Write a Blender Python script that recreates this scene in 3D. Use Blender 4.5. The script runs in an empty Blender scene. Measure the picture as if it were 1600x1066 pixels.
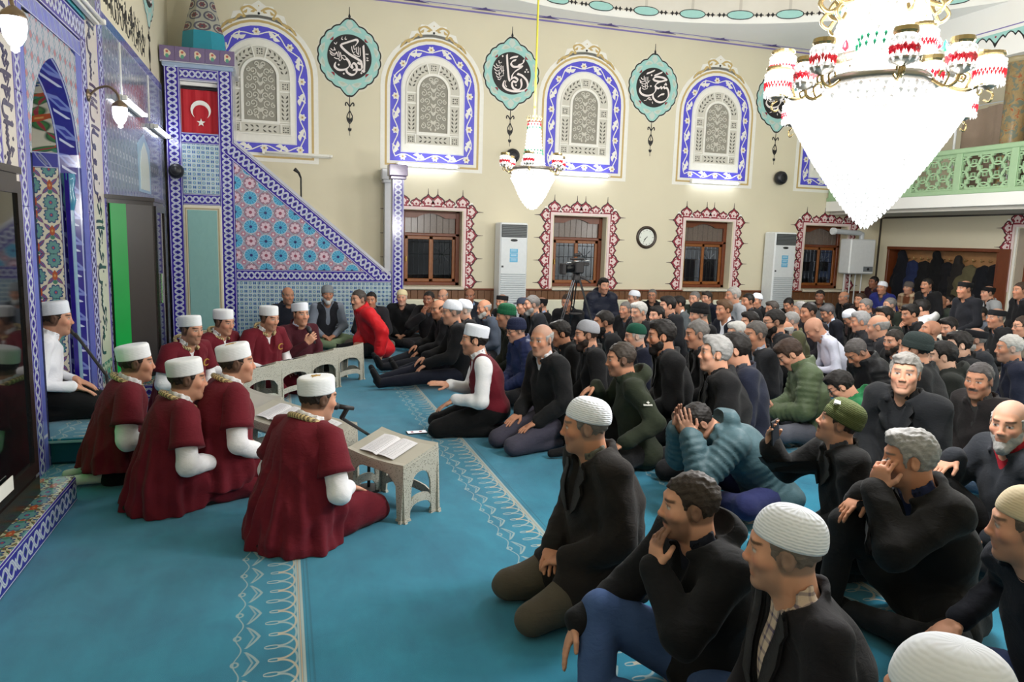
import bpy, bmesh, math, random
import numpy as np
from mathutils import Matrix, Vector
random.seed(7); np.random.seed(7)
S = bpy.context.scene
COL = S.collection
PI = math.pi

# ------------------------------------------------------------------ camera
CAM_M = np.array([[0.95383216, -0.29898796, 0.02846758],
                  [-0.01493606, -0.14188818, -0.98977],
                  [0.29996853, 0.94364927, -0.13980321]])
CAM_F = 1134.286
CAM_P = np.array([0, 0, 1.6])
cam = bpy.data.objects.new('camera', bpy.data.cameras.new('camera'))
COL.objects.link(cam)
cam.data.sensor_width = 36.0
cam.data.lens = CAM_F / 1600 * 36.0
cam.data.clip_start = 0.05
r_, d_, f_ = CAM_M
cam.matrix_world = Matrix(((r_[0], -d_[0], -f_[0], 0), (r_[1], -d_[1], -f_[1], 0), (r_[2], -d_[2], -f_[2], 1.6), (0, 0, 0, 1)))
S.camera = cam

def ray(x, y):
    return CAM_M.T @ np.array([(x - 800) / CAM_F, (y - 533) / CAM_F, 1.0])
def hit(x, y, axis, val):
    d = ray(x, y); t = (val - CAM_P[axis]) / d[axis]
    return CAM_P + t * d

# ------------------------------------------------------------------ world, exposure
w = bpy.data.worlds.new('world'); S.world = w; w.use_nodes = True
w.node_tree.nodes['Background'].inputs[0].default_value = (0.02, 0.025, 0.04, 1)
w.node_tree.nodes['Background'].inputs[1].default_value = 1.0
S.view_settings.view_transform = 'Standard'
S.view_settings.look = 'None'
S.view_settings.gamma = 1
S.view_settings.use_curve_mapping = False
S.view_settings.exposure = -0.22
try:
    S.cycles.use_denoising = True
    S.cycles.max_bounces = 6
    S.cycles.diffuse_bounces = 4
    S.cycles.glossy_bounces = 3
    S.cycles.transmission_bounces = 4
    S.cycles.caustics_reflective = False
    S.cycles.caustics_refractive = False
    S.cycles.sample_clamp_indirect = 6.0
except Exception:
    pass

# strength of the seen and the added lamps (W for points, radiance for glowing glass)
POW_BIG, POW_SMALL = 520.0, 190.0
EM_TUBE, EM_BIG, EM_SMALL, EM_SHADE = 7.0, 2.2, 2.4, 3.0

# ------------------------------------------------------------------ helpers
def lin(c):
    """sRGB 0-255 triple -> linear rgba"""
    return tuple(((v / 255) / 12.92 if v / 255 <= 0.04045 else ((v / 255 + 0.055) / 1.055) ** 2.4) for v in c) + (1.0,)

class X:
    """a shader value: thin wrapper so that patterns read as formulas"""
    def __init__(s, nt, sock): s.nt, s.s = nt, sock
    def _m(s, op, *a, clamp=False):
        n = s.nt.nodes.new('ShaderNodeMath'); n.operation = op; n.use_clamp = clamp
        for i, v in enumerate((s,) + a):
            if isinstance(v, X): s.nt.links.new(v.s, n.inputs[i])
            else: n.inputs[i].default_value = float(v)
        return X(s.nt, n.outputs[0])
    def __add__(s, o): return s._m('ADD', o)
    __radd__ = __add__
    def __sub__(s, o): return s._m('SUBTRACT', o)
    def __rsub__(s, o): return (s * -1) + o
    def __mul__(s, o): return s._m('MULTIPLY', o)
    __rmul__ = __mul__
    def __truediv__(s, o): return s._m('DIVIDE', o)
    def __neg__(s): return s * -1
    def sin(s): return s._m('SINE')
    def cos(s): return s._m('COSINE')
    def abs(s): return s._m('ABSOLUTE')
    def floor(s): return s._m('FLOOR')
    def frac(s): return s._m('FRACT')
    def sqrt(s): return s._m('SQRT')
    def pow(s, o): return s._m('POWER', o)
    def min(s, o): return s._m('MINIMUM', o)
    def max(s, o): return s._m('MAXIMUM', o)
    def lt(s, o): return s._m('LESS_THAN', o)
    def gt(s, o): return s._m('GREATER_THAN', o)
    def atan2(s, o): return s._m('ARCTAN2', o)
    def pp(s, o): return s._m('PINGPONG', o)
    def sat(s): return s._m('ADD', 0.0, clamp=True)
    def below(s, t, w):
        """1 where s < t, soft edge w"""
        return ((s * -1 + t) / w + 0.5).sat()

def hyp(a, b): return (a * a + b * b).sqrt()

class Mat:
    def __init__(s, name):
        s.m = bpy.data.materials.new(name); s.m.use_nodes = True
        s.nt = s.m.node_tree
        s.b = s.nt.nodes['Principled BSDF']
    def coords(s, kind='Object'):
        n = s.nt.nodes.new('ShaderNodeTexCoord'); sp = s.nt.nodes.new('ShaderNodeSeparateXYZ')
        s.nt.links.new(n.outputs[kind], sp.inputs[0]); s.tc = n.outputs[kind]
        return [X(s.nt, o) for o in sp.outputs]
    def world(s):
        n = s.nt.nodes.new('ShaderNodeNewGeometry'); sp = s.nt.nodes.new('ShaderNodeSeparateXYZ')
        s.nt.links.new(n.outputs['Position'], sp.inputs[0]); s.tc = n.outputs['Position']
        return [X(s.nt, o) for o in sp.outputs]
    def rgb(s, c):
        n = s.nt.nodes.new('ShaderNodeRGB'); n.outputs[0].default_value = c if len(c) == 4 else lin(c); return n.outputs[0]
    def mix(s, a, b, f):
        """colour a -> b by factor f"""
        n = s.nt.nodes.new('ShaderNodeMix'); n.data_type = 'RGBA'
        for i, v in ((6, a), (7, b)):
            if isinstance(v, tuple): n.inputs[i].default_value = v if len(v) == 4 else lin(v)
            else: s.nt.links.new(v, n.inputs[i])
        if isinstance(f, X): s.nt.links.new(f.s, n.inputs[0])
        else: n.inputs[0].default_value = f
        return n.outputs[2]
    def noise(s, scale, detail=2, rough=0.5, vec=None, dist=0.0):
        n = s.nt.nodes.new('ShaderNodeTexNoise'); n.inputs['Scale'].default_value = scale
        n.inputs['Detail'].default_value = detail; n.inputs['Roughness'].default_value = rough
        n.inputs['Distortion'].default_value = dist
        v = vec if vec is not None else getattr(s, 'tc', None)
        if v is not None: s.nt.links.new(v, n.inputs['Vector'])
        return X(s.nt, n.outputs[0])
    def scaled(s, sx, sy, sz):
        n = s.nt.nodes.new('ShaderNodeMapping'); n.inputs['Scale'].default_value = (sx, sy, sz)
        s.nt.links.new(s.tc, n.inputs[0]); return n.outputs[0]
    def color(s, c):
        if isinstance(c, tuple): s.b.inputs['Base Color'].default_value = c if len(c) == 4 else lin(c)
        else: s.nt.links.new(c, s.b.inputs['Base Color'])
    def set(s, rough=0.5, spec=0.5, metal=0.0, **k):
        s.b.inputs['Roughness'].default_value = rough
        s.b.inputs['Specular IOR Level'].default_value = spec
        s.b.inputs['Metallic'].default_value = metal
        for a, v in k.items(): s.b.inputs[a.replace('_', ' ')].default_value = v
    def bump(s, h, strength=0.3, dist=0.01):
        n = s.nt.nodes.new('ShaderNodeBump'); n.inputs['Strength'].default_value = strength; n.inputs['Distance'].default_value = dist
        s.nt.links.new(h.s, n.inputs['Height']); s.nt.links.new(n.outputs[0], s.b.inputs['Normal'])

_plain = {}
def plain(c, rough=0.5, metal=0.0, spec=0.5, var=0.06, scale=18.0, bump=0.0):
    """a material of one colour with a little noise in tone"""
    key = (c, rough, metal, spec, var, scale, bump)
    if key in _plain: return _plain[key]
    M = Mat('finish_%02x%02x%02x' % tuple(int(v) for v in c[:3])); M.coords()
    n = M.noise(scale, 3)
    a = lin(c)
    M.color(M.mix(tuple(v * (1 - var) for v in a[:3]) + (1,), tuple(min(1, v * (1 + var)) for v in a[:3]) + (1,), n))
    M.set(rough, spec, metal)
    if bump: M.bump(n, bump, 0.01)
    _plain[key] = M.m
    return M.m

_glow = {}
def glow(c, strength):
    k = (c, strength)
    if k not in _glow:
        M = Mat('glow'); M.coords(); n = M.noise(6.0)
        M.color((250, 250, 250)); M.set(0.4)
        M.nt.links.new(M.mix(tuple(v * 0.95 for v in lin(c)[:3]) + (1,), lin(c), n), M.b.inputs['Emission Color'])
        M.b.inputs['Emission Strength'].default_value = strength
        _glow[k] = M.m
    return _glow[k]

class MB:
    """collects faces of one mesh; every face may carry a material index"""
    def __init__(s): s.v, s.f, s.mi, s.sm = [], [], [], []; s.cur = 0; s.smooth = False
    def mat(s, i): s.cur = i; return s
    def add(s, vs, fs):
        o = len(s.v); s.v.extend([tuple(float(c) for c in p) for p in vs])
        for f in fs:
            s.f.append([i + o for i in f]); s.mi.append(s.cur); s.sm.append(s.smooth)
        return s
    def box(s, lo, hi):
        (a, b, c), (d, e, f) = lo, hi
        return s.add([(a, b, c), (d, b, c), (d, e, c), (a, e, c), (a, b, f), (d, b, f), (d, e, f), (a, e, f)],
                     [(0, 3, 2, 1), (4, 5, 6, 7), (0, 1, 5, 4), (1, 2, 6, 5), (2, 3, 7, 6), (3, 0, 4, 7)])
    def bbox(s, lo, hi, b=0.01):
        """box with chamfered edges"""
        lo, hi = np.array(lo, float), np.array(hi, float); b = min(b, (hi - lo).min() * 0.45)
        vs, idx = [], {}
        for sx in (0, 1):
            for sy in (0, 1):
                for sz in (0, 1):
                    c = np.where(np.array([sx, sy, sz]) == 1, hi, lo); sg = np.where(np.array([sx, sy, sz]) == 1, -1, 1) * b
                    for ax in range(3):
                        p = c + sg; p[ax] = c[ax]; idx[(sx, sy, sz, ax)] = len(vs); vs.append(p)
        fs = []
        for ax in range(3):
            o = [i for i in range(3) if i != ax]
            for sd in (0, 1):
                loop = []
                for (p, q) in ((0, 0), (1, 0), (1, 1), (0, 1)):
                    k = [0, 0, 0]; k[ax] = sd; k[o[0]] = p; k[o[1]] = q; loop.append(idx[(*k, ax)])
                fs.append(loop)
            for p in (0, 1):
                for q in (0, 1):
                    k0 = [0, 0, 0]; k1 = [0, 0, 0]; k0[o[0]] = k1[o[0]] = p; k0[o[1]] = k1[o[1]] = q; k1[ax] = 1
                    fs.append([idx[(*k0, o[0])], idx[(*k1, o[0])], idx[(*k1, o[1])], idx[(*k0, o[1])]])
        for k in [(x, y, z) for x in (0, 1) for y in (0, 1) for z in (0, 1)]:
            fs.append([idx[(*k, 0)], idx[(*k, 1)], idx[(*k, 2)]])
        cen = (lo + hi) / 2; out = []
        for f in fs:
            P = [vs[i] for i in f]; n = np.cross(P[1] - P[0], P[2] - P[0])
            out.append(f if np.dot(n, sum(P) / len(P) - cen) > 0 else f[::-1])
        return s.add(vs, out)
    def prism(s, poly, z0, z1, cap0=True):
        """2-D outline (local xy, counter-clockwise) extruded along z"""
        n = len(poly)
        if sum(poly[i][0] * poly[(i + 1) % n][1] - poly[(i + 1) % n][0] * poly[i][1] for i in range(n)) < 0: poly = poly[::-1]
        vs = [(x, y, z0) for x, y in poly] + [(x, y, z1) for x, y in poly]
        fs = [list(range(n, 2 * n))] + ([list(range(n))[::-1]] if cap0 else [])
        fs += [(i, (i + 1) % n, n + (i + 1) % n, n + i) for i in range(n)]
        return s.add(vs, fs)
    def band(s, inner, outer, z0, z1, closed=True):
        """ring between two outlines with the same point count, extruded"""
        n = len(inner); vs = [(x, y, z1) for x, y in inner] + [(x, y, z1) for x, y in outer] + [(x, y, z0) for x, y in inner] + [(x, y, z0) for x, y in outer]
        fs = []
        for i in range(n if closed else n - 1):
            j = (i + 1) % n
            fs += [(i, n + i, n + j, j), (n + i, 3 * n + i, 3 * n + j, n + j), (2 * n + i, i, j, 2 * n + j), (2 * n + i, 2 * n + j, 3 * n + j, 3 * n + i)]
        if not closed: fs += [(0, 2 * n, 3 * n, n), (n - 1, 2 * n - 1, 4 * n - 1, 3 * n - 1)]
        return s.add(vs, fs)
    def tube(s, path, r, n=8, caps=True, closed=False):
        P = [np.array(p, float) for p in path]; m = len(P)
        R = r if hasattr(r, '__len__') else [r] * m
        vs = []; up = None
        for i in range(m):
            t = (P[(i + 1) % m] - P[i - 1]) if closed else (P[min(i + 1, m - 1)] - P[max(i - 1, 0)])
            t = t / (np.linalg.norm(t) + 1e-9)
            if up is None:
                up = np.array([0, 0, 1.0]) if abs(t[2]) < 0.9 else np.array([1.0, 0, 0])
            a = np.cross(t, up); a /= np.linalg.norm(a) + 1e-9; b = np.cross(a, t); up = b
            for k in range(n):
                q = 2 * PI * k / n; vs.append(P[i] + R[i] * (math.cos(q) * a + math.sin(q) * b))
        fs = []
        for i in range(m if closed else m - 1):
            j = (i + 1) % m
            for k in range(n):
                l = (k + 1) % n; fs.append((i * n + k, i * n + l, j * n + l, j * n + k))
        if caps and not closed: fs += [list(range(n))[::-1], [(m - 1) * n + k for k in range(n)]]
        return s.add(vs, fs)
    def lathe(s, prof, n=24, c=(0, 0, 0), a0=0.0, a1=2 * PI, axis=2):
        full = abs(a1 - a0 - 2 * PI) < 1e-6; m = n if full else n + 1; vs = []
        for r, z in prof:
            for k in range(m):
                q = a0 + (a1 - a0) * k / n; p = (r * math.cos(q), r * math.sin(q), z)
                if axis == 1: p = (p[0], p[2], -p[1])
                if axis == 0: p = (p[2], p[0], p[1])
                vs.append((c[0] + p[0], c[1] + p[1], c[2] + p[2]))
        fs = []
        for i in range(len(prof) - 1):
            for k in range(n):
                l = (k + 1) % m if full else k + 1; fs.append((i * m + k, i * m + l, (i + 1) * m + l, (i + 1) * m + k))
        return s.add(vs, fs)
    def strokes(s, pts, w, z0, z1, closed=False):
        """flat ribbon along a 2-D path; w a width or list of widths"""
        P = [np.array(p, float) for p in pts]; n = len(P); W = w if hasattr(w, '__len__') else [w] * n
        L, Rr = [], []
        for i in range(n):
            t = (P[(i + 1) % n] - P[i - 1]) if closed else (P[min(i + 1, n - 1)] - P[max(i - 1, 0)])
            t /= np.linalg.norm(t) + 1e-9; nn = np.array([-t[1], t[0]]) * W[i] / 2
            L.append(P[i] + nn); Rr.append(P[i] - nn)
        return s.band(L, Rr, z0, z1, closed)
    def nib(s, pts, w, z0, z1, ang=0.9):
        """broad-pen stroke: a nib of width w held at a fixed angle and swept along the path"""
        d = np.array([math.cos(ang), math.sin(ang)]) * w / 2; e = np.array([-math.sin(ang), math.cos(ang)]) * w * 0.17
        P = [np.array(p, float) for p in pts]
        s.k = getattr(s, 'k', 0)
        for a, b in zip(P[:-1], P[1:]):
            s.k = (s.k + 1) % 29; z1 = z1 - (z1 - z0) * 0.012 if s.k % 29 else z1 + (z1 - z0) * 0.34
            q = [a + d + e, a + d - e, a - d - e, a - d + e, b + d + e, b + d - e, b - d - e, b - d + e]
            s.prism(hull(q), z0, z1, cap0=False)
        return s
    def disc(s, c, r, z0, z1, n=20, k=None):
        return s.prism([(c[0] + (r if k is None else r * k(2 * PI * i / n)) * math.cos(2 * PI * i / n), c[1] + (r if k is None else r * k(2 * PI * i / n)) * math.sin(2 * PI * i / n)) for i in range(n)], z0, z1)
    def mesh(s, name, mats):
        me = bpy.data.meshes.new(name); me.from_pydata(s.v, [], s.f)
        for m in mats: me.materials.append(m)
        me.polygons.foreach_set('material_index', s.mi); me.polygons.foreach_set('use_smooth', s.sm); me.update()
        return me
    def build(s, name, mats, parent=None, M=None, **tags):
        return put(name, s.mesh(name, mats if isinstance(mats, (list, tuple)) else [mats]), parent, M, **tags)

def hull(pts):
    P = sorted({(round(float(a), 6), round(float(b), 6)) for a, b in pts})
    def half(Q):
        h = []
        for p in Q:
            while len(h) > 1 and (h[-1][0] - h[-2][0]) * (p[1] - h[-2][1]) - (h[-1][1] - h[-2][1]) * (p[0] - h[-2][0]) <= 0: h.pop()
            h.append(p)
        return h[:-1]
    return half(P) + half(P[::-1])

def put(name, me, parent=None, M=None, label=None, cat=None, group=None, kind=None):
    o = bpy.data.objects.new(name, me); COL.objects.link(o)
    if parent is not None: o.parent = parent
    if M is not None: o.matrix_basis = M
    tag(o, label, cat, group, kind)
    return o
def tag(o, label=None, cat=None, group=None, kind=None):
    if label: o['label'] = label
    if cat: o['category'] = cat
    if group: o['group'] = group
    if kind: o['kind'] = kind
    return o
def thing(name, label, cat, M=None, group=None, kind=None):
    return put(name, None, None, M, label, cat, group, kind)
def T(x, y, z): return Matrix.Translation((x, y, z))
def RZ(a): return Matrix.Rotation(a, 4, 'Z')
def frame(o, ax, ay, az):
    return Matrix(((ax[0], ay[0], az[0], o[0]), (ax[1], ay[1], az[1], o[1]), (ax[2], ay[2], az[2], o[2]), (0, 0, 0, 1)))
# frames lying on the walls: local x to the right, y up, z out into the room
def on_far(x, z, y=12.0): return frame((x, y, z), (1, 0, 0), (0, 0, 1), (0, -1, 0))
def on_qibla(y, z, x=-1.53): return frame((x, y, z), (0, 1, 0), (0, 0, 1), (1, 0, 0))
def on_rear(y, z, x=11.55): return frame((x, y, z), (0, -1, 0), (0, 0, 1), (-1, 0, 0))
def cr(pts, n=8, closed=False):
    """Catmull-Rom through 2-D or 3-D points"""
    P = [np.array(p, float) for p in pts]; m = len(P); out = []
    for i in range(m if closed else m - 1):
        g = (lambda k: P[k % m]) if closed else (lambda k: P[min(max(k, 0), m - 1)])
        a, b, c, d = g(i - 1), g(i), g(i + 1), g(i + 2)
        for k in range(n):
            t = k / n
            out.append(0.5 * (2 * b + (c - a) * t + (2 * a - 5 * b + 4 * c - d) * t * t + (3 * b - a - 3 * c + d) * t ** 3))
    if not closed: out.append(P[-1])
    return out
# ------------------------------------------------------------------ the room
XQ, XR, YF, YN, ZC = -1.53, 11.55, 12.0, -1.15, 5.25
def plaster(c):
    M = Mat('plaster'); M.coords()
    n = M.noise(1.3, 4, 0.6); n2 = M.noise(60.0, 2)
    a = lin(c)[:3]
    M.color(M.mix(tuple(v * 0.95 for v in a) + (1,), tuple(min(1, v * 1.04) for v in a) + (1,), n)); M.set(0.62, 0.35); M.bump(n2, 0.08, 0.004)
    return M.m
M_CREAM = plaster((219, 211, 186)); M_WHITE = plaster((238, 238, 234)); M_GREYC = plaster((196, 192, 182))
M_LEDGE = plain((205, 196, 178), 0.5)

def wood(c, c2, sx=3, sy=40, rough=0.4):
    M = Mat('wood'); M.coords(); n = M.noise(1.0, 4, 0.6, M.scaled(sx * 4, sy / 8, sx * 4), 1.2)
    M.color(M.mix(c, c2, n)); M.set(rough); M.bump(n, 0.1, 0.003); return M.m
M_WOOD = wood((150, 92, 44), (112, 62, 26)); M_WOODR = wood((120, 62, 32), (92, 42, 20)); M_WAIN = wood((128, 88, 58), (92, 60, 38))
M_DARKW = wood((44, 36, 34), (24, 20, 20), rough=0.25)

# carpet with a woven border along every prayer row (rows are 1.30 m apart)
def carpet():
    M = Mat('carpet'); x, y, z = M.world()
    n1 = M.noise(2.2, 5, 0.65, None, 0.6); n2 = M.noise(420.0, 2); n3 = M.noise(9.0, 3, 0.6, M.scaled(1.0, 0.35, 1.0))
    base = M.mix((8, 92, 121), (35, 136, 164), (n1 * 1.1 + n3 * 0.7 - 0.42).sat())
    q = ((x - 0.075) / 1.3); u = (1 - (q - q.floor())) * 1.3          # metres left of the row's edge line
    u = u - (u.gt(1.299)) * 1.3
    P = 0.185
    v = (y / P).frac() - 0.5; v2 = ((y / P) + 0.5).frac() - 0.5
    def ln(d, w): return d.abs().below(w, 0.0025)
    a = u / 1.0
    edge = ln(u - 0.018, 0.0055).max(ln(u - 0.036, 0.0035))
    tanline = ln(u - 0.028, 0.003)
    # interlaced loops next to the edge line
    def loop(vv): return ln(hyp((u - 0.105) / 0.062, vv * P / 0.088) * 0.062 - 0.062, 0.0042) * u.below(0.115, 0.002)
    loops = loop(v).max(loop(v2))
    # buds pointing away from the line
    def bud(vv, u0, l, wd):
        t = ((u - u0) / l); e = (1 - ((t - 0.5) * 2).pow(2.0)).max(0.0).sqrt() * wd
        ins = t.gt(0.0) * t.lt(1.0)
        return ln((vv * P).abs() - e, 0.0035) * ins
    buds = bud(v2, 0.105, 0.06, 0.012).max(bud(v, 0.10, 0.05, 0.010))
    # leaf pairs and the thin outer stem
    lf = (v.abs() * P)
    leaf = ln(u - 0.185 - lf * 0.75 + (lf * 26).sin() * 0.012, 0.006) * lf.lt(0.08)
    leaf2 = ln(u - 0.205 - lf * 0.35, 0.004) * lf.lt(0.075)
    stem = ln(u - 0.262 + (y * (2 * PI / P)).cos() * 0.012, 0.0025)
    knob = hyp(u - 0.268, v * P * 0.8).below(0.016, 0.004) * (1 - hyp(u - 0.268, v * P * 0.8).below(0.009, 0.003))
    cream = (edge.max(loops * 0.8).max(buds).max(leaf * 0.75).max(leaf2 * 0.6).max(stem * 0.8).max(knob * 0.8)) * u.gt(0.0) * u.lt(0.31)
    col = M.mix(base, (184, 188, 176), cream * 0.62)
    col = M.mix(col, (196, 164, 120), (tanline + loop(v2) * 0.6).sat() * 0.7)
    seam = (u - 1.285).abs().below(0.004, 0.004).max(u.below(0.003, 0.003))
    col = M.mix(col, (14, 86, 108), seam * 0.6)
    M.color(col); M.set(0.95, 0.15, Sheen_Weight=0.25); M.bump(n2 + n1 * 0.3, 0.35, 0.004)
    return M.m
M_CARPET = carpet()
MB().box((XQ - 0.9, YN - 0.3, -0.2), (XR + 0.5, YF + 0.3, 0)).build('floor', M_CARPET, kind='structure', label='turquoise carpet with woven row borders')

# far wall with four window openings
WINX = [2.38, 5.02, 7.62, 10.28]; WZ0, WZ1, WH = 0.775, 2.02, 0.50
b = MB(); xs = [XQ - 0.3]
for c in WINX: xs += [c - WH, c + WH]
xs.append(XR + 0.3)
for i in range(len(xs) - 1):
    if i % 2 == 0: b.box((xs[i], YF, 0), (xs[i + 1], YF + 0.34, ZC))
    else:
        b.box((xs[i], YF, 0), (xs[i + 1], YF + 0.34, WZ0)); b.box((xs[i], YF, WZ1), (xs[i + 1], YF + 0.34, ZC))
wall_far = b.build('wall_far', M_CREAM, kind='structure', label='cream plaster wall with arched stucco panels and windows')
MB().box((XQ - 0.3, YN - 0.3, 0), (XR + 0.3, YN, ZC)).build('wall_near', M_CREAM, kind='structure')

# qibla wall, open where the prayer niche stands
NY0, NY1, NZ = 5.36, 6.60, 2.75
b = MB()
b.box((XQ - 0.3, YN, 0), (XQ, NY0 - 0.1, ZC)); b.box((XQ - 0.3, NY1 + 0.1, 0), (XQ, YF, ZC)); b.box((XQ - 0.3, NY0 - 0.1, NZ + 0.1), (XQ, NY1 + 0.1, ZC))
b.build('wall_qibla', M_CREAM, kind='structure')

# rear wall with the coat recess and the doorway
RY0, RY1, RZ1 = 9.30, 11.72, 1.66
DY0, DY1, DZ1 = 8.05, 9.06, 2.0
b = MB()
b.box((XR, RY1, 0), (XR + 0.35, YF, ZC)); b.box((XR, RY0, RZ1), (XR + 0.35, RY1, ZC)); b.box((XR + 0.3, RY0, 0), (XR + 0.35, RY1, RZ1))
b.box((XR, DY1, 0), (XR + 0.35, RY0, ZC)); b.box((XR, DY0, DZ1), (XR + 0.35, DY1, ZC)); b.box((XR, YN, 0), (XR + 0.35, DY0, ZC))
b.build('wall_rear', M_CREAM, kind='structure')

# ceiling: flat, with the round opening of the dome
DCX, DCY, DR = 5.0, 5.43, 6.05
b = MB(); n = 96; ring, sq = [], []
for i in range(n):
    a = 2 * PI * i / n; c, s = math.cos(a), math.sin(a); ring.append((DCX + DR * c, DCY + DR * s))
    k = min(((XR - DCX + 0.3) if c > 0 else (DCX - XQ + 0.3)) / max(abs(c), 1e-6), ((YF - DCY + 0.3) if s > 0 else (DCY - YN + 0.3)) / max(abs(s), 1e-6))
    sq.append((DCX + k * c, DCY + k * s))
b.band(ring, sq, ZC, ZC + 0.15)
ceiling = b.build('ceiling', M_WHITE, kind='structure')
def domemat():
    M = Mat('dome_paint'); x, y, z = M.world()
    a = (y - DCY).atan2(x - DCX) * (48 / (2 * PI)); u = a.frac() - 0.5; v = (z - 5.75) / 0.12
    ring_ = (hyp(u * 1.6, v).abs() - 0.45).abs().below(0.09, 0.05) * v.abs().lt(1.0)
    line = u.abs().gt(0.47)
    M.color(M.mix(M.mix((206, 200, 188), (226, 222, 212), M.noise(3.0, 3)), (150, 142, 132), (ring_ * 0.6 + line * 0.35).sat())); M.set(0.7)
    return M.m
b = MB(); b.smooth = True
prof = [(DR, ZC), (DR - 0.02, ZC + 0.75)] + [((DR - 0.02) * math.cos(t * PI / 24), ZC + 0.75 + 3.6 * math.sin(t * PI / 24)) for t in range(1, 13)]
b.lathe(prof, 96, (DCX, DCY, 0)); b.build('ceiling_dome', domemat(), kind='structure')
# painted cartouches round the dome's rim and the violet line along the wall head
M_TURQ = plain((158, 206, 200), 0.6); M_BLACK = plain((26, 24, 26), 0.6); M_VIOLET = plain((128, 116, 178), 0.6); M_VDARK = plain((88, 76, 140), 0.6)
b = MB(); b.smooth = True; b.lathe([(DR - 0.002, ZC - 0.004), (DR - 0.004, ZC + 0.27)], 96, (DCX, DCY, 0)); rim = b.build('painted_rim', M_WHITE, ceiling)
ncart = 48
def cart():
    O = {}; L = []
    for k in range(28):
        q = 2 * PI * k / 28; c, s_ = math.cos(q), math.sin(q); L.append((0.20 * c * (1 + 0.03 * math.cos(6 * q)), 0.062 * s_ * (abs(s_) ** -0.25 if abs(s_) > 0.05 else 1)))
    b = MB(); b.mat(1).prism([(u * 1.08, v * 1.2) for u, v in L], 0, 0.004); b.mat(0).prism(L, 0, 0.007)
    for sg in (-1, 1):
        b.mat(1).prism([(sg * 0.2, -0.006), (sg * 0.39, -0.006), (sg * 0.39, 0.006), (sg * 0.2, 0.006)], 0, 0.004)
        for cx in (0.27, 0.34): b.mat(1).prism([(sg * (cx - 0.03), 0), (sg * cx, 0.04), (sg * (cx + 0.012), 0.015), (sg * (cx + 0.03), 0), (sg * (cx + 0.012), -0.015), (sg * cx, -0.04)], 0, 0.005)
    return b.mesh('cartouche', [M_TURQ, M_BLACK])
cm = cart()
for i in range(ncart):
    a0 = 2 * PI * i / ncart; c, s_ = math.cos(a0), math.sin(a0)
    put('cartouche', cm, ceiling, frame((DCX + (DR - 0.012) * c, DCY + (DR - 0.012) * s_, ZC + 0.13), (s_, -c, 0), (0, 0, 1), (-c, -s_, 0)))
b = MB()
b.box((XQ, YF - 0.006, ZC - 0.055), (XR, YF + 0.01, ZC - 0.03)); b.box((XQ, YF - 0.10, ZC - 0.006), (XR, YF - 0.085, ZC + 0.01))
for k in range(12):
    x0 = XQ + 0.3 + k * 1.1
    b.mat(1).prism([(x0 - 0.2, YF - 0.02), (x0 + 0.2, YF - 0.02), (x0 + 0.06, YF - 0.07), (x0, YF - 0.16), (x0 - 0.06, YF - 0.07)], ZC - 0.008, ZC + 0.01).mat(0)
b.build('painted_violet_line', [M_VIOLET, M_VDARK], ceiling)

# ---- wainscot: boards along the far wall, ledge on top
wains = MB().box((XQ, YF - 0.03, 0), (XR, YF + 0.01, 0.70)).build('trim_1', M_WAIN, kind='structure', label='brown wooden wainscot below the windows')
pm = MB().bbox((0.003, 0, 0), (0.112, 0.018, 0.715), 0.004).mesh('board', [M_WAIN])
nb = int((XR - 1.9) / 0.115)
for i in range(nb): put('board', pm, wains, T(1.9 + i * 0.115, YF - 0.048, 0))
MB().bbox((1.88, YF - 0.075, 0.715), (XR, YF + 0.0, 0.742), 0.006).build('ledge', M_WOODR, wains)

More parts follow.
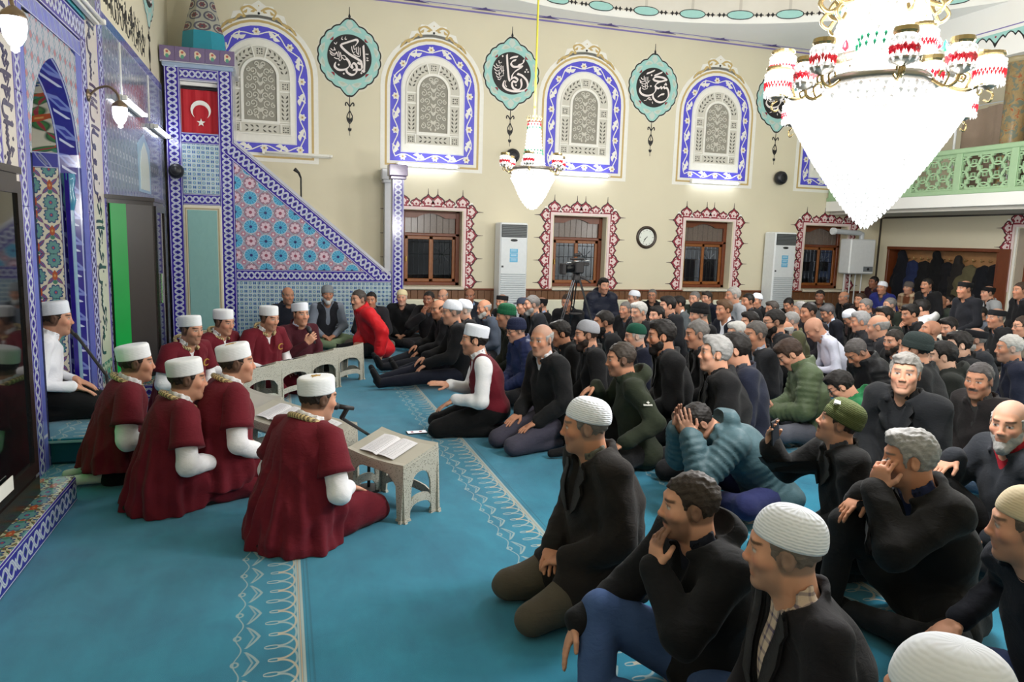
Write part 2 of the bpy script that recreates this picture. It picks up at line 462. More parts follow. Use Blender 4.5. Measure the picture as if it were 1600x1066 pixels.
# ---- windows in the far wall
def glassmat():
    M = Mat('window_glass'); M.coords(); n = M.noise(2.0)
    M.color(M.mix((225, 232, 238), (240, 244, 248), n)); M.set(0.03, 0.5, Transmission_Weight=1.0, IOR=1.05); return M.m
M_GLASS = glassmat(); M_IRON = plain((186, 190, 196), 0.5, 0.2); M_REVEAL = M_LEDGE; M_PANEL = wood((120, 108, 100), (88, 76, 70), 8, 30, 0.25)
M_FROST = plain((150, 156, 176), 0.4); M_PAPERW = plain((214, 220, 232), 0.6); M_NIGHT = plain((120, 124, 132), 0.8, var=0.4, scale=2.0)
for i, cx in enumerate(WINX):
    o = put('window_%d' % (i + 1), None, None, T(cx, YF, 0), kind='structure', label='wooden double window in a plastered reveal, number %s from the stepped pulpit' % ('one', 'two', 'three', 'four')[i])
    yb = 0.17
    MB().box((-WH, 0.0, WZ0 - 0.05), (WH, 0.34, WZ0 - 0.001)).bbox((-WH - 0.03, -0.1, WZ0 - 0.055), (WH + 0.03, 0.0, WZ0 - 0.005), 0.008).build('window_sill', M_LEDGE, o)
    b = MB()
    for x0, x1 in ((-WH + 0.001, -WH + 0.07), (WH - 0.07, WH - 0.001)): b.bbox((x0, yb, WZ0), (x1, yb + 0.07, WZ1 - 0.001), 0.008)
    b.bbox((-WH, yb, WZ0), (WH, yb + 0.07, WZ0 + 0.06), 0.008).bbox((-WH, yb, 1.60), (WH, yb + 0.06, 1.65), 0.008).bbox((-WH, yb, WZ1 - 0.03), (WH, yb + 0.07, WZ1 - 0.001), 0.008)
    b.build('window_frame', M_WOODR, o)
    # curved valance board over the transom
    poly = [(-0.43, 1.99)] + [(-0.43 + 0.86 * t / 24, 1.90 if (t < 5 or t > 19) else 1.90 + 0.075 * math.sin(PI * (t - 5) / 14)) for t in range(25)] + [(0.43, 1.99)]
    MB().prism(poly, 0, 0.03).build('valance', M_WOODR, o, frame((0, yb + 0.03, 0), (1, 0, 0), (0, 0, 1), (0, -1, 0)))
    for k in range(8):
        MB().bbox((-0.43 + k * 0.1075 + 0.002, yb + 0.04, 1.65), (-0.43 + (k + 1) * 0.1075 - 0.002, yb + 0.055, 1.99), 0.003).build('transom_slat', M_PANEL, o)
    for k, (x0, x1) in enumerate(((-0.435, 0.03), (0.0, 0.435))):
        y0 = yb + (0.0 if k == 0 else 0.035)
        s_ = MB(); t_ = 0.055
        s_.bbox((x0, y0, WZ0 + 0.06), (x0 + t_, y0 + 0.04, 1.60), 0.006).bbox((x1 - t_, y0, WZ0 + 0.06), (x1, y0 + 0.04, 1.60), 0.006)
        s_.bbox((x0, y0, WZ0 + 0.06), (x1, y0 + 0.04, WZ0 + 0.115), 0.006).bbox((x0, y0, 1.545), (x1, y0 + 0.04, 1.60), 0.006)
        sash = s_.build('sash', M_WOOD, o)
        MB().box((x0 + t_, y0 + 0.018, WZ0 + 0.115), (x1 - t_, y0 + 0.024, 1.545)).build('pane', M_GLASS, sash)
        if k == 0: MB().bbox((x0 + 0.012, y0 - 0.035, 1.17), (x0 + 0.03, y0 + 0.002, 1.26), 0.006).build('window_handle', plain((222, 190, 96), 0.25, 0.9), sash)
    # iron grille and what stands outside
    b = MB(); yg = 0.30
    for k in range(11):
        x = -0.45 + k * 0.09
        b.tube([(x, yg, 0.80), (x, yg, 1.62)], 0.006, 6)
    for zz in (0.95, 1.30, 1.5): b.tube([(-0.48, yg, zz), (0.48, yg, zz)], 0.007, 6)
    for k in range(8):
        a = PI * k / 4; b.tube([(0.22, yg, 1.30), (0.22 + 0.16 * math.cos(a), yg, 1.30 + 0.16 * math.sin(a))], 0.007, 6)
    b.build('grille', M_IRON, o)
    if i == 0: MB().box((-0.46, 0.31, 0.80), (0.46, 0.32, 0.95)).build('paper_strip', M_PAPERW, o)
    if i == 2:
        for x0 in (-0.42, 0.03): MB().box((x0, 0.315, 0.82), (x0 + 0.36, 0.325, 1.32)).build('frosted_sheet', M_FROST, o)
    if i == 3:
        for x0 in (-0.40, 0.04):
            for z0 in (0.80, 1.12): MB().box((x0, 0.315, z0), (x0 + 0.34, 0.325, z0 + 0.2)).build('paper_strip', M_PAPERW, o)
MB().box((0.5, YF + 1.6, 0), (XR, YF + 1.7, 3.2)).build('wall_outside', M_NIGHT, kind='structure', label='dark yard wall seen through the windows')
yl = bpy.data.lights.new('added_yard_lamp', 'POINT'); yl.energy = 260; yl.shadow_soft_size = 0.1; yo = bpy.data.objects.new('added_yard_lamp', yl); yo.location = (6.3, YF + 1.2, 2.9); COL.objects.link(yo)  # unseen lamp added outside to brighten grilles and yard wall
# ------------------------------------------------------------------ ornaments of the far wall
M_COBALT = plain((84, 80, 206), 0.45); M_OFFW = plain((236, 234, 226), 0.55); M_TAN = plain((196, 170, 112), 0.55); M_STUCCO = plain((206, 203, 192), 0.7, bump=0.1)
M_STDARK = plain((92, 90, 82), 0.8); M_GREYL = plain((214, 216, 222), 0.6); M_PETAL = plain((228, 222, 202), 0.55); M_EYE = plain((176, 140, 82), 0.5)
M_MAROON = plain((142, 34, 52), 0.55); M_INK = plain((52, 22, 32), 0.55); M_PINKW = plain((228, 208, 206), 0.55); M_LILAC = plain((196, 190, 220), 0.6)

def arch(hw, z0, spring, n=18, x=0.0):
    """outline of a round-headed panel, counter-clockwise from the lower left"""
    return [(x - hw, z0), (x + hw, z0)] + [(x + hw * math.cos(PI * k / n), spring + hw * math.sin(PI * k / n)) for k in range(n + 1)]
def resample(poly, n):
    P = [np.array(p, float) for p in poly] + [np.array(poly[0], float)]
    d = np.r_[0, np.cumsum([np.linalg.norm(b - a) for a, b in zip(P[:-1], P[1:])])]
    out = []
    for t in np.linspace(0, d[-1], n, endpoint=False):
        k = min(np.searchsorted(d, t, side='right') - 1, len(P) - 2); out.append(P[k] + (P[k + 1] - P[k]) * (t - d[k]) / max(d[k + 1] - d[k], 1e-9))
    return out, d[-1]
def leafpoly(p, q, w, bend=0.0, n=6):
    p, q = np.array(p, float), np.array(q, float); d = q - p; nrm = np.array([-d[1], d[0]])
    A = [p + d * t + nrm * (w * math.sin(PI * t) + bend * math.sin(PI * t)) for t in np.linspace(0, 1, n)]
    B = [p + d * t + nrm * (-w * math.sin(PI * t) + bend * math.sin(PI * t)) for t in np.linspace(0, 1, n)]
    return A + B[::-1][1:-1]

def panel_meshes():
    z0, sp = 0.0, 1.15                                                # z measured from the blue border's foot
    O = {}
    b = MB(); b.band(arch(0.80, -0.085, sp), arch(0.845, -0.13, sp), 0, 0.004); O['outer_line'] = (b, [M_OFFW])
    b = MB(); b.band(arch(0.69, z0, sp), arch(0.81, -0.095, sp), 0, 0.003); O['white_margin'] = (b, [M_OFFW])
    b = MB(); b.band(arch(0.74, -0.045, sp), arch(0.775, -0.075, sp), 0, 0.005); O['tan_line'] = (b, [M_TAN])
    b = MB(); b.band(arch(0.52, 0.14, sp + 0.0), arch(0.69, z0, sp), 0, 0.006); O['blue_border'] = (b, [M_COBALT])
    # vine, leaves and flowers on the border
    b = MB(); path, L = resample(arch(0.605, 0.07, sp, 40), 220)
    nf = 20; pts = []
    for i, p in enumerate(path):
        t = path[(i + 1) % len(path)] - path[i - 1]; t = t / np.linalg.norm(t); nn = np.array([-t[1], t[0]])
        pts.append(p + nn * 0.042 * math.sin(2 * PI * nf * i / len(path) / 2))
    b.strokes(pts, 0.016, 0.006, 0.009, closed=True)
    for k in range(nf):
        i = int((k + 0.5) * len(path) / nf) % len(path); p = path[i]; t = path[(i + 1) % len(path)] - path[i - 1]; t = t / np.linalg.norm(t); nn = np.array([-t[1], t[0]])
        sg = 1 if k % 2 else -1
        if k % 2 == 0:
            b.mat(0).disc(p, 0.058, 0.006, 0.010, 30, lambda a: 0.84 + 0.16 * math.cos(6 * a)); b.mat(1).disc(p, 0.040, 0.006, 0.0115, 24, lambda a: 0.86 + 0.14 * math.cos(6 * a)); b.mat(2).disc(p, 0.015, 0.006, 0.013, 10)
        else:
            for s2 in (-1, 1):
                q = p + t * 0.10 * s2 - nn * 0.035 * s2
                b.mat(0).prism(leafpoly(p - t * 0.03 * s2, q, 0.22, 0.18 * s2), 0.006, 0.010)
                b.mat(0).prism(leafpoly(p, p + nn * 0.055 * s2 + t * 0.05 * s2, 0.2), 0.006, 0.0095)
    O['vine_ornament'] = (b, [M_OFFW, M_PETAL, M_EYE])
    # white board and grey line
    b = MB(); b.prism(arch(0.52, 0.14, sp), 0, 0.012); b.mat(1).band(arch(0.50, 0.155, sp), arch(0.515, 0.145, sp), 0.012, 0.014); O['white_board'] = (b, [M_OFFW, M_GREYL])
    # stucco grille, sunk slots
    hw, zb, s2 = 0.43, 0.28, 1.12
    b = MB(); b.prism(arch(hw, zb, s2, 24), 0.012, 0.020); b.mat(1).band(arch(hw - 0.005, zb + 0.005, s2, 24), arch(hw + 0.012, zb - 0.012, s2, 24), 0.012, 0.034); O['stucco_plate'] = (b, [M_STUCCO, M_OFFW])
    b = MB(); b.band(arch(0.235, 0.47, 1.115, 20), arch(0.275, 0.435, 1.115, 20), 0.02, 0.044)
    for zz in (0.425, 0.455): b.box((-hw, zz, 0.02), (hw, zz + 0.014, 0.036))
    for sx in (-1, 1):
        b.box((sx * 0.29 - 0.008, 0.30, 0.02), (sx * 0.29 + 0.008, 0.44, 0.036))
        for zz in (0.90, 1.06): b.box((min(sx * 0.28, sx * 0.43), zz, 0.02), (max(sx * 0.28, sx * 0.43), zz + 0.022, 0.036))
        for a in (70, ):
            ca, sa = math.cos(math.radians(90 - sx * 15)), math.sin(math.radians(90 - sx * 15))
            b.strokes([(0.275 * ca, 1.115 + 0.275 * sa), (0.43 * ca, 1.115 + 0.43 * sa)], 0.02, 0.02, 0.036)
    O['stucco_ribs'] = (b, [M_OFFW])
    b = MB()
    def slotpair(cx, cy, ang, l=0.05, w=0.014):
        c, s_ = math.cos(ang), math.sin(ang)
        for sg in (-1, 1):
            p = (cx + sg * 0.010 * -s_, cy + sg * 0.010 * c); q = (cx + l * c + sg * 0.045 * -s_, cy + l * s_ + sg * 0.045 * c)
            b.prism(leafpoly(p, q, 0.2, 0.14 * sg), 0.019, 0.0225)
    for sx in (-1, 1):
        for k in range(6): slotpair(sx * 0.352, 0.50 + 0.063 * k, PI / 2)
        for k in range(6): slotpair(0.352 * math.cos(PI / 2 - sx * (PI / 2 - 0.12 - k * 0.2)), 1.13 + 0.352 * math.sin(PI / 2 - sx * (PI / 2 - 0.12 - k * 0.2)), PI / 2 - sx * (PI / 2 - 0.12 - k * 0.2) + sx * PI / 2)
        for k in range(3): slotpair(sx * (0.03 + k * 0.075), 0.355, 0 if sx > 0 else PI)
    for cx, cy in ((-0.36, 0.35), (0.36, 0.35), (-0.36, 0.99), (0.36, 0.99), (0, 1.475)):
        for i in range(3):
            for j in range(3):
                if i == 1 and j == 1: continue
                b.disc((cx - 0.032 + 0.032 * i, cy - 0.032 + 0.032 * j), 0.012, 0.019, 0.0225, 6)
    O['stucco_slots'] = (b, [M_STDARK])
    # scrollwork in the middle field
    b = MB()
    def scroll(p, a, r, turns, sg, w):
        pts = []
        for k in range(14):
            t = k / 13; q = a + sg * turns * 2 * PI * t; rr = r * (1 - 0.85 * t); pts.append((p[0] + rr * math.cos(q), p[1] + rr * math.sin(q)))
        b.strokes(pts, w, 0.02, 0.034)
    for sx in (-1, 1):
        for k, (x, z, r) in enumerate(((0.07, 0.60, 0.055), (0.165, 0.57, 0.05), (0.10, 0.72, 0.06), (0.185, 0.70, 0.04), (0.075, 0.84, 0.055), (0.165, 0.83, 0.055), (0.11, 0.96, 0.055), (0.19, 0.96, 0.04), (0.07, 1.07, 0.05), (0.16, 1.08, 0.055), (0.10, 1.19, 0.055), (0.17, 1.20, 0.035), (0.05, 1.29, 0.045))):
            scroll((sx * x, z), (PI / 2 if k % 2 else -PI / 2), r, 1.25, sx * (1 if k % 2 else -1), 0.014)
        for z in (0.64, 0.78, 0.90, 1.02, 1.14, 1.26): b.prism(leafpoly((sx * 0.005, z - 0.05), (sx * 0.05, z + 0.03), 0.2, 0.12 * sx), 0.02, 0.032)
        for k in range(4): b.prism(leafpoly((sx * (0.03 + 0.04 * k), 0.49 + 0.03 * k), (sx * (0.05 + 0.045 * k), 0.55 + 0.02 * k), 0.25), 0.02, 0.030)
    O['stucco_scrolls'] = (b, [M_STUCCO])
    b = MB(); b.prism(arch(0.237, 0.468, 1.115, 20), 0.019, 0.0215); O['stucco_ground'] = (b, [M_STDARK2])
    # crown of tan scrolls over the arch
    b = MB()
    top = sp + 0.69
    b.mat(0).prism([(-0.55, sp + 0.58), (-0.5, sp + 0.70), (-0.40, sp + 0.74), (-0.36, sp + 0.86), (-0.26, sp + 0.88), (-0.2, sp + 0.98), (-0.1, sp + 0.98), (0, sp + 1.05), (0.1, sp + 0.98), (0.2, sp + 0.98), (0.26, sp + 0.88), (0.36, sp + 0.86), (0.40, sp + 0.74), (0.5, sp + 0.70), (0.55, sp + 0.58), (0.3, sp + 0.74), (0, sp + 0.80), (-0.3, sp + 0.74)], 0, 0.004)
    for sx in (-1, 1):
        b.mat(1).strokes(cr([(sx * 0.53, sp + 0.60), (sx * 0.44, sp + 0.71), (sx * 0.34, sp + 0.74), (sx * 0.27, sp + 0.82), (sx * 0.20, sp + 0.80), (sx * 0.24, sp + 0.90), (sx * 0.14, sp + 0.95), (sx * 0.03, sp + 0.90)], 5), [0.018 + 0.018 * abs(math.sin(k * 0.55)) for k in range(36)], 0.004, 0.008)
        for k, (x, z) in enumerate(((0.44, 0.69), (0.33, 0.78), (0.23, 0.86), (0.12, 0.88))):
            b.mat(1).prism(leafpoly((sx * x, sp + z), (sx * (x - 0.07), sp + z + 0.05), 0.22, 0.2 * sx), 0.004, 0.008)
    b.mat(2).disc((0, sp + 0.865), 0.018, 0.004, 0.010, 10); b.mat(0).disc((0, sp + 0.97), 0.03, 0.004, 0.010, 10); b.mat(1).disc((0, sp + 0.97), 0.01, 0.004, 0.012, 8)
    O['crown_ornament'] = (b, [M_OFFW, M_TAN, M_BLACK])
    return {k: b.mesh(k, m) for k, (b, m) in O.items()}
M_STDARK2 = plain((150, 147, 136), 0.8)
pmz = panel_meshes()
PANX = [-0.28, 2.36, 5.0, 7.62, 10.25]
for i, x in enumerate(PANX):
    t = thing('arched_wall_panel', ('arched stucco panel with cobalt floral border right of the turquoise spire, partly behind the pulpit', 'arched stucco panel with cobalt floral border between the first and second black roundels', 'arched stucco panel with cobalt floral border behind and right of the small chandelier', 'arched stucco panel with cobalt floral border above the window right of the wall clock', 'arched stucco panel with cobalt floral border half hidden by the large chandelier and balcony')[i], 'wall panel', on_far(x, 2.79, YF - 0.0005), 'arched stucco panels on the far wall')
    for k, me in pmz.items(): put(k, me, t)

# ---- black roundels with white script
def med_base():
    O = {}
    def outline(s, n=20):
        pts = []
        for k in range(200):
            a = PI / 2 + 2 * PI * k / 200; c, sn = math.cos(a), math.sin(a)
            r = 0.475 + 0.018 * abs(math.sin(n / 2 * (a - PI / 2)))
            tip = math.exp(-((abs((a - PI / 2 + PI) % (2 * PI) - PI)) / 0.22) ** 2) * 0.085 + math.exp(-((abs((a + PI / 2 + PI) % (2 * PI) - PI)) / 0.22) ** 2) * 0.10
            pts.append((s * r * c * 0.97, s * (r + tip) * sn))
        return pts
    b = MB(); b.mat(0).prism(outline(1.09), 0, 0.003); b.mat(1).prism(outline(1.03), 0, 0.005); b.mat(2).prism(outline(0.985), 0, 0.007); O['scalloped_field'] = (b, [M_CREAMP, M_BLACK, M_TURQ])
    b = MB()
    for k in range(12):
        a = 2 * PI * k / 12 + PI / 12; p = np.array([math.cos(a), math.sin(a)]) * 0.405; t = np.array([-p[1], p[0]]) / 0.405
        b.mat(0).prism(leafpoly(p - t * 0.085, p + t * 0.085, 0.22, -0.12), 0.007, 0.0085); b.mat(1).prism(leafpoly(p - t * 0.05, p + t * 0.05, 0.2, -0.1), 0.007, 0.0095)
        if k % 3 == 1: b.mat(2).prism(leafpoly(p - t * 0.03 - p * 0.08, p + t * 0.05 - p * 0.08, 0.2, 0.2), 0.007, 0.010)
    for sg in (-1, 1): b.mat(0).prism([(x * 0.06, sg * (0.47 + 0.07 * y)) for x, y in ((-1, 0), (-0.6, 0.8), (0, 1.2), (0.6, 0.8), (1, 0), (0, -1))][::sg], 0.007, 0.0085)
    O['petal_ornament'] = (b, [M_GREYT, M_BEIGET, M_MAROON])
    b = MB(); b.disc((0, 0), 0.337, 0.007, 0.011, 64); O['black_disc'] = (b, [M_BLACK])
    b = MB()
    for sg, base in ((1, 0.555), (-1, -0.57)):
        pass
    # finial above and drop below
    b2 = MB(); b2.prism([(-0.006, 0.55), (0.006, 0.55), (0.02, 0.60), (0.006, 0.64), (0.004, 0.74), (-0.004, 0.74), (-0.006, 0.64), (-0.02, 0.60)], 0, 0.005)
    O['finial'] = (b2, [M_BLACK])
    b.strokes([(0, -0.56), (0, -1.18)], [0.012, 0.006], 0, 0.005)
    for sx in (-1, 1):
        b.strokes(cr([(0, -0.74), (sx * 0.045, -0.68), (sx * 0.065, -0.70), (sx * 0.06, -0.73)], 4), 0.018, 0, 0.005)
        b.strokes(cr([(0, -0.80), (sx * 0.04, -0.88), (sx * 0.035, -0.95), (0, -1.0)], 4), 0.014, 0, 0.005)
        b.prism(leafpoly((0, -0.98), (sx * 0.03, -0.90), 0.2), 0, 0.006); b.prism(leafpoly((0, -1.12), (sx * 0.022, -1.06), 0.25), 0, 0.006)
    O['drop_ornament'] = (b, [M_BLACK])
    return {k: b.mesh(k, m) for k, (b, m) in O.items()}
M_CREAMP = plain((220, 214, 194), 0.6); M_GREYT = plain((196, 208, 200), 0.6); M_BEIGET = plain((186, 198, 182), 0.6); M_SCRIPT = plain((238, 228, 226), 0.5)
medz = med_base()
def squiggle(b, pts, wd, z0, z1): b.nib(cr(pts, 5), wd, z0, z1)
SCR = []
# each: (disc centre px, rx, ry, broad strokes, dots, small strokes)
SCR.append(((323, 427), 168, 170,
  [[(428, 332), (433, 400), (436, 470), (433, 528)], [(366, 335), (386, 306), (372, 292), (320, 312), (258, 338)], [(256, 340), (268, 362), (318, 402), (372, 430), (410, 452), (404, 470), (385, 462)],
   [(298, 440), (318, 462), (322, 492), (290, 522), (240, 530), (210, 508), (214, 480)], [(345, 508), (338, 486), (352, 470), (372, 482), (376, 512), (352, 520)], [(376, 512), (372, 542), (340, 560), (306, 545), (296, 520)], [(372, 512), (402, 516), (418, 500), (412, 462)], [(418, 520), (436, 528)]],
  [(333, 500), (278, 556), (240, 492), (412, 540)],
  [[(268, 282), (262, 296), (272, 300)], [(292, 278), (288, 294), (300, 296)], [(206, 330), (220, 340), (226, 326)], [(172, 392), (200, 412), (228, 404)], [(180, 376), (196, 388), (214, 380)], [(176, 408), (190, 424), (214, 420), (224, 398), (236, 432)], [(240, 392), (246, 440), (226, 448), (206, 440)], [(252, 398), (262, 440), (250, 462), (240, 448)], [(266, 420), (284, 420), (298, 440), (282, 450), (268, 436)], [(206, 366), (214, 388)],
   [(338, 346), (342, 372), (352, 390), (366, 380)], [(352, 338), (360, 366), (376, 352)], [(372, 350), (378, 388), (392, 402)], [(388, 344), (392, 396)], [(402, 350), (404, 408), (380, 414), (352, 400)], [(446, 392), (466, 392)], [(452, 420), (464, 424), (454, 440), (468, 440)]]))
SCR.append(((312, 405), 157, 175,
  [[(270, 256), (276, 330), (284, 400), (292, 452), (300, 468)], [(300, 280), (328, 268), (356, 262)], [(408, 284), (406, 304), (384, 324), (366, 330)], [(342, 292), (316, 304), (306, 328), (326, 348), (366, 344), (398, 340), (370, 362), (338, 388), (318, 420), (312, 452)],
   [(312, 452), (336, 436), (362, 452), (352, 474), (322, 470), (318, 500), (332, 528), (362, 540)], [(388, 448), (396, 490), (384, 528), (352, 544)], [(360, 404), (398, 416), (436, 452), (446, 496), (424, 530), (380, 548), (320, 552), (268, 538), (246, 510), (252, 476)]],
  [(422, 382), (446, 380), (434, 362), (350, 500), (236, 270)],
  [[(268, 470), (262, 500), (274, 520)], [(206, 310), (212, 330), (228, 322)], [(166, 352), (190, 372), (220, 360)], [(186, 338), (200, 356), (216, 344)], [(170, 378), (190, 396), (214, 388), (220, 372)], [(226, 350), (230, 392), (250, 386)], [(180, 408), (196, 424), (222, 412), (232, 396)], [(240, 352), (246, 420)], [(190, 436), (206, 450), (230, 436), (246, 430)], [(202, 462), (220, 466), (228, 446)], [(210, 400), (214, 436)]]))
SCR.append(((312, 438), 165, 195,
  [[(242, 306), (276, 290), (310, 270)], [(316, 318), (350, 300), (386, 280)], [(436, 352), (404, 332), (340, 328), (306, 346), (318, 366), (372, 372), (434, 350)], [(372, 372), (340, 396), (326, 420), (342, 436), (364, 440), (380, 424), (392, 440), (408, 420), (420, 434), (440, 428), (458, 462), (460, 508), (434, 552), (390, 576), (346, 570), (314, 540), (308, 508)],
   [(332, 432), (332, 468), (300, 508), (250, 524), (204, 514), (180, 484), (184, 452)], [(362, 522), (388, 500), (414, 494)]],
  [(284, 426), (286, 318), (420, 398), (434, 398), (428, 386)],
  [[(172, 376), (196, 392), (224, 384)], [(186, 352), (204, 370), (222, 350)], [(214, 334), (218, 378)], [(232, 344), (236, 396), (262, 390)], [(250, 340), (254, 384), (272, 372)], [(186, 400), (208, 412), (238, 404)], [(196, 424), (216, 440), (242, 424)], [(202, 452), (222, 464), (252, 452)], [(228, 410), (232, 450)], [(248, 400), (250, 440), (262, 430)], [(178, 392), (184, 404)], [(226, 576), (250, 566), (260, 546), (276, 560), (300, 560)], [(268, 540), (290, 546)], [(306, 580), (310, 596)]]))
def script_mesh(k):
    c, rx, ry, broad, dots, small = SCR[k]; b = MB(); R = 0.335
    def cv(p): return ((p[0] - c[0]) / rx * R, (c[1] - p[1]) / ry * R)
    for s_ in broad: b.nib(cr([cv(p) for p in s_], 6), 0.034, 0.011, 0.0145)
    for p in dots:
        x, y = cv(p); b.prism([(x - 0.017, y), (x, y - 0.017), (x + 0.017, y), (x, y + 0.017)], 0.011, 0.0145)
    for s_ in small: b.nib(cr([cv(p) for p in s_], 5), 0.013, 0.011, 0.014)
    return b.mesh('white_script', [M_SCRIPT])
scr = [script_mesh(k) for k in range(3)]
for i, x in enumerate([1.04, 3.67, 6.30, 8.92]):
    t = thing('script_roundel', ('black roundel with white script on a turquoise scalloped field, leftmost on the far wall', 'black roundel with white script above the small chandelier', 'black roundel with white script above and right of the wall clock, in clear view', 'black roundel with white script half hidden by a lamp of the large chandelier')[i], 'wall roundel', on_far(x, 4.31, YF - 0.0005), 'painted script roundels')
    for k, me in medz.items(): put(k, me, t)
    put('white_script', scr[min(i, 2)], t, kind='stuff')
t = thing('script_roundel', 'turquoise roundel tip at the top of the tiled qibla wall, cut by the picture edge', 'wall roundel', on_qibla(10.3, 4.62, XQ + 0.003), 'painted script roundels')
for k, me in medz.items(): put(k, me, t)
put('white_script', scr[2], t, kind='stuff')

# ---- maroon palmettes round the windows
def palmette(tall):
    b = MB(); h = 0.165 if tall else 0.115; w_ = 0.098 if tall else 0.082
    def half(s, hh):
        L = [(1.0, 0.0), (1.0, 0.12), (0.72, 0.22), (0.98, 0.40), (0.93, 0.56), (0.60, 0.74), (0.26, 0.84), (0.10, 0.97), (0.0, 1.0)]
        P = [(x * w_ * s, y * hh) for x, y in L]; return P + [(-x, y) for x, y in P[::-1][1:]]
    b.mat(1).prism(half(1.0, h), 0.002, 0.004)
    b.mat(0).prism([(x, y + 0.0) for x, y in half(0.86, h * 0.90)], 0.002, 0.0055)
    b.mat(2).prism([(0.0, h * 0.72), (-0.35 * w_, h * 0.56), (-0.52 * w_, h * 0.40), (-0.30 * w_, h * 0.26), (-0.42 * w_, 0.02), (0, h * 0.14), (0.42 * w_, 0.02), (0.30 * w_, h * 0.26), (0.52 * w_, h * 0.40), (0.35 * w_, h * 0.56)], 0.002, 0.007)
    b.mat(0).disc((0, h * 0.30), 0.014, 0.002, 0.008, 8)
    for sx in (-1, 1): b.mat(2).disc((sx * 0.70 * w_, h * 0.13), 0.013, 0.002, 0.008, 8); b.mat(2).prism(leafpoly((sx * 0.5 * w_, h * 0.56), (sx * 0.75 * w_, h * 0.44), 0.25), 0.002, 0.0075)
    if tall: b.mat(1).strokes([(0, h * 0.96), (0, h * 1.42)], [0.012, 0.004], 0.002, 0.004)
    b.v = [(x * 1.28, y * 1.28, z) for x, y, z in b.v]
    return b.mesh('palmette', [M_MAROON, M_INK, M_PINKW])
pal = [palmette(False), palmette(True)]
def window_border(t, x0, x1, z0, z1):
    """white strip and palmettes standing on it round a rectangle (local coordinates)"""
    b = MB(); b.band([(x0, z0), (x0, z1), (x1, z1), (x1, z0)], [(x0 - 0.045, z0), (x0 - 0.045, z1 + 0.045), (x1 + 0.045, z1 + 0.045), (x1 + 0.045, z0)], 0, 0.012, closed=False)
    b.build('white_surround', M_PINKW, t)
    W = x1 - x0 + 0.09; H = z1 - z0 + 0.045
    xs_ = [(0.055, 1), (0.255, 0), (0.43, 1), (0.57, 1), (0.745, 0), (0.945, 1)]
    b = MB(); b.box((x0 - 0.16, z0 - 0.02, 0.0), (x0 - 0.04, z1 + 0.10, 0.002)); b.box((x1 + 0.04, z0 - 0.02, 0.0), (x1 + 0.16, z1 + 0.10, 0.002)); b.box((x0 - 0.16, z1 + 0.04, 0.0), (x1 + 0.16, z1 + 0.14, 0.002))
    b.build('pale_ground', M_OFFW, t)
    for u, k in xs_: put('palmette', pal[k], t, T(x0 - 0.045 + W * u, z1 + 0.045, 0))
    for sx in (-1, 1):
        xx = x0 - 0.045 if sx < 0 else x1 + 0.045
        for k in range(7):
            zz = z1 - 0.01 - k * (H - 0.09) / 6.4
            put('palmette', pal[1 if k % 2 == 0 else 0], t, T(xx, zz, 0) @ RZ(sx * -PI / 2))
for i, x in enumerate(WINX):
    t = thing('window_border_ornament', ('maroon palmette border round the window beside the stepped pulpit', 'maroon palmette border round the window behind the video camera', 'maroon palmette border round the window right of the wall clock', 'maroon palmette border round the window behind the boiler flue')[i], 'wall ornament', on_far(x, 0, YF - 0.0005), 'maroon window borders')
    window_border(t, -0.52, 0.52, 0.74, 2.03)
t = thing('door_border_ornament', 'maroon palmette border round the door at the far right', 'wall ornament', on_rear((DY0 + DY1) / 2, 0, XR - 0.0005))
window_border(t, -(DY1 - DY0) / 2 - 0.02, (DY1 - DY0) / 2 + 0.02, 0.95, 2.02)

# ---- fluorescent tubes under the panels
def tube_lamp(M, L, label, lit=True, grp='fluorescent battens'):
    t = thing('fluorescent_lamp', label, 'lamp', M, grp)
    MB().bbox((-L / 2, -0.03, 0), (L / 2, 0.03, 0.05), 0.008).build('housing', M_OFFW, t)
    for sx in (-1, 1): MB().bbox((sx * L / 2 - 0.02, -0.022, 0.045), (sx * L / 2 + 0.02, 0.022, 0.095), 0.006).build('lamp_holder', M_OFFW, t)
    b = MB(); b.smooth = True; b.tube([(-L / 2 + 0.02, 0, 0.07), (L / 2 - 0.02, 0, 0.07)], 0.016, 10); b.build('tube', glow((240, 246, 255), EM_TUBE * 4) if lit else M_OFFW, t)
    return t
for i, x in enumerate([2.28, 4.99, 7.64]):
    tube_lamp(on_far(x, 2.735, YF), 1.0, ('lit fluorescent batten under the panel beside the pulpit post', 'lit fluorescent batten behind the small chandelier', 'lit fluorescent batten above the window right of the clock')[i])
tube_lamp(on_far(0.25, 2.785, YF), 1.0, 'unlit white fluorescent batten behind the pulpit stairs', False)
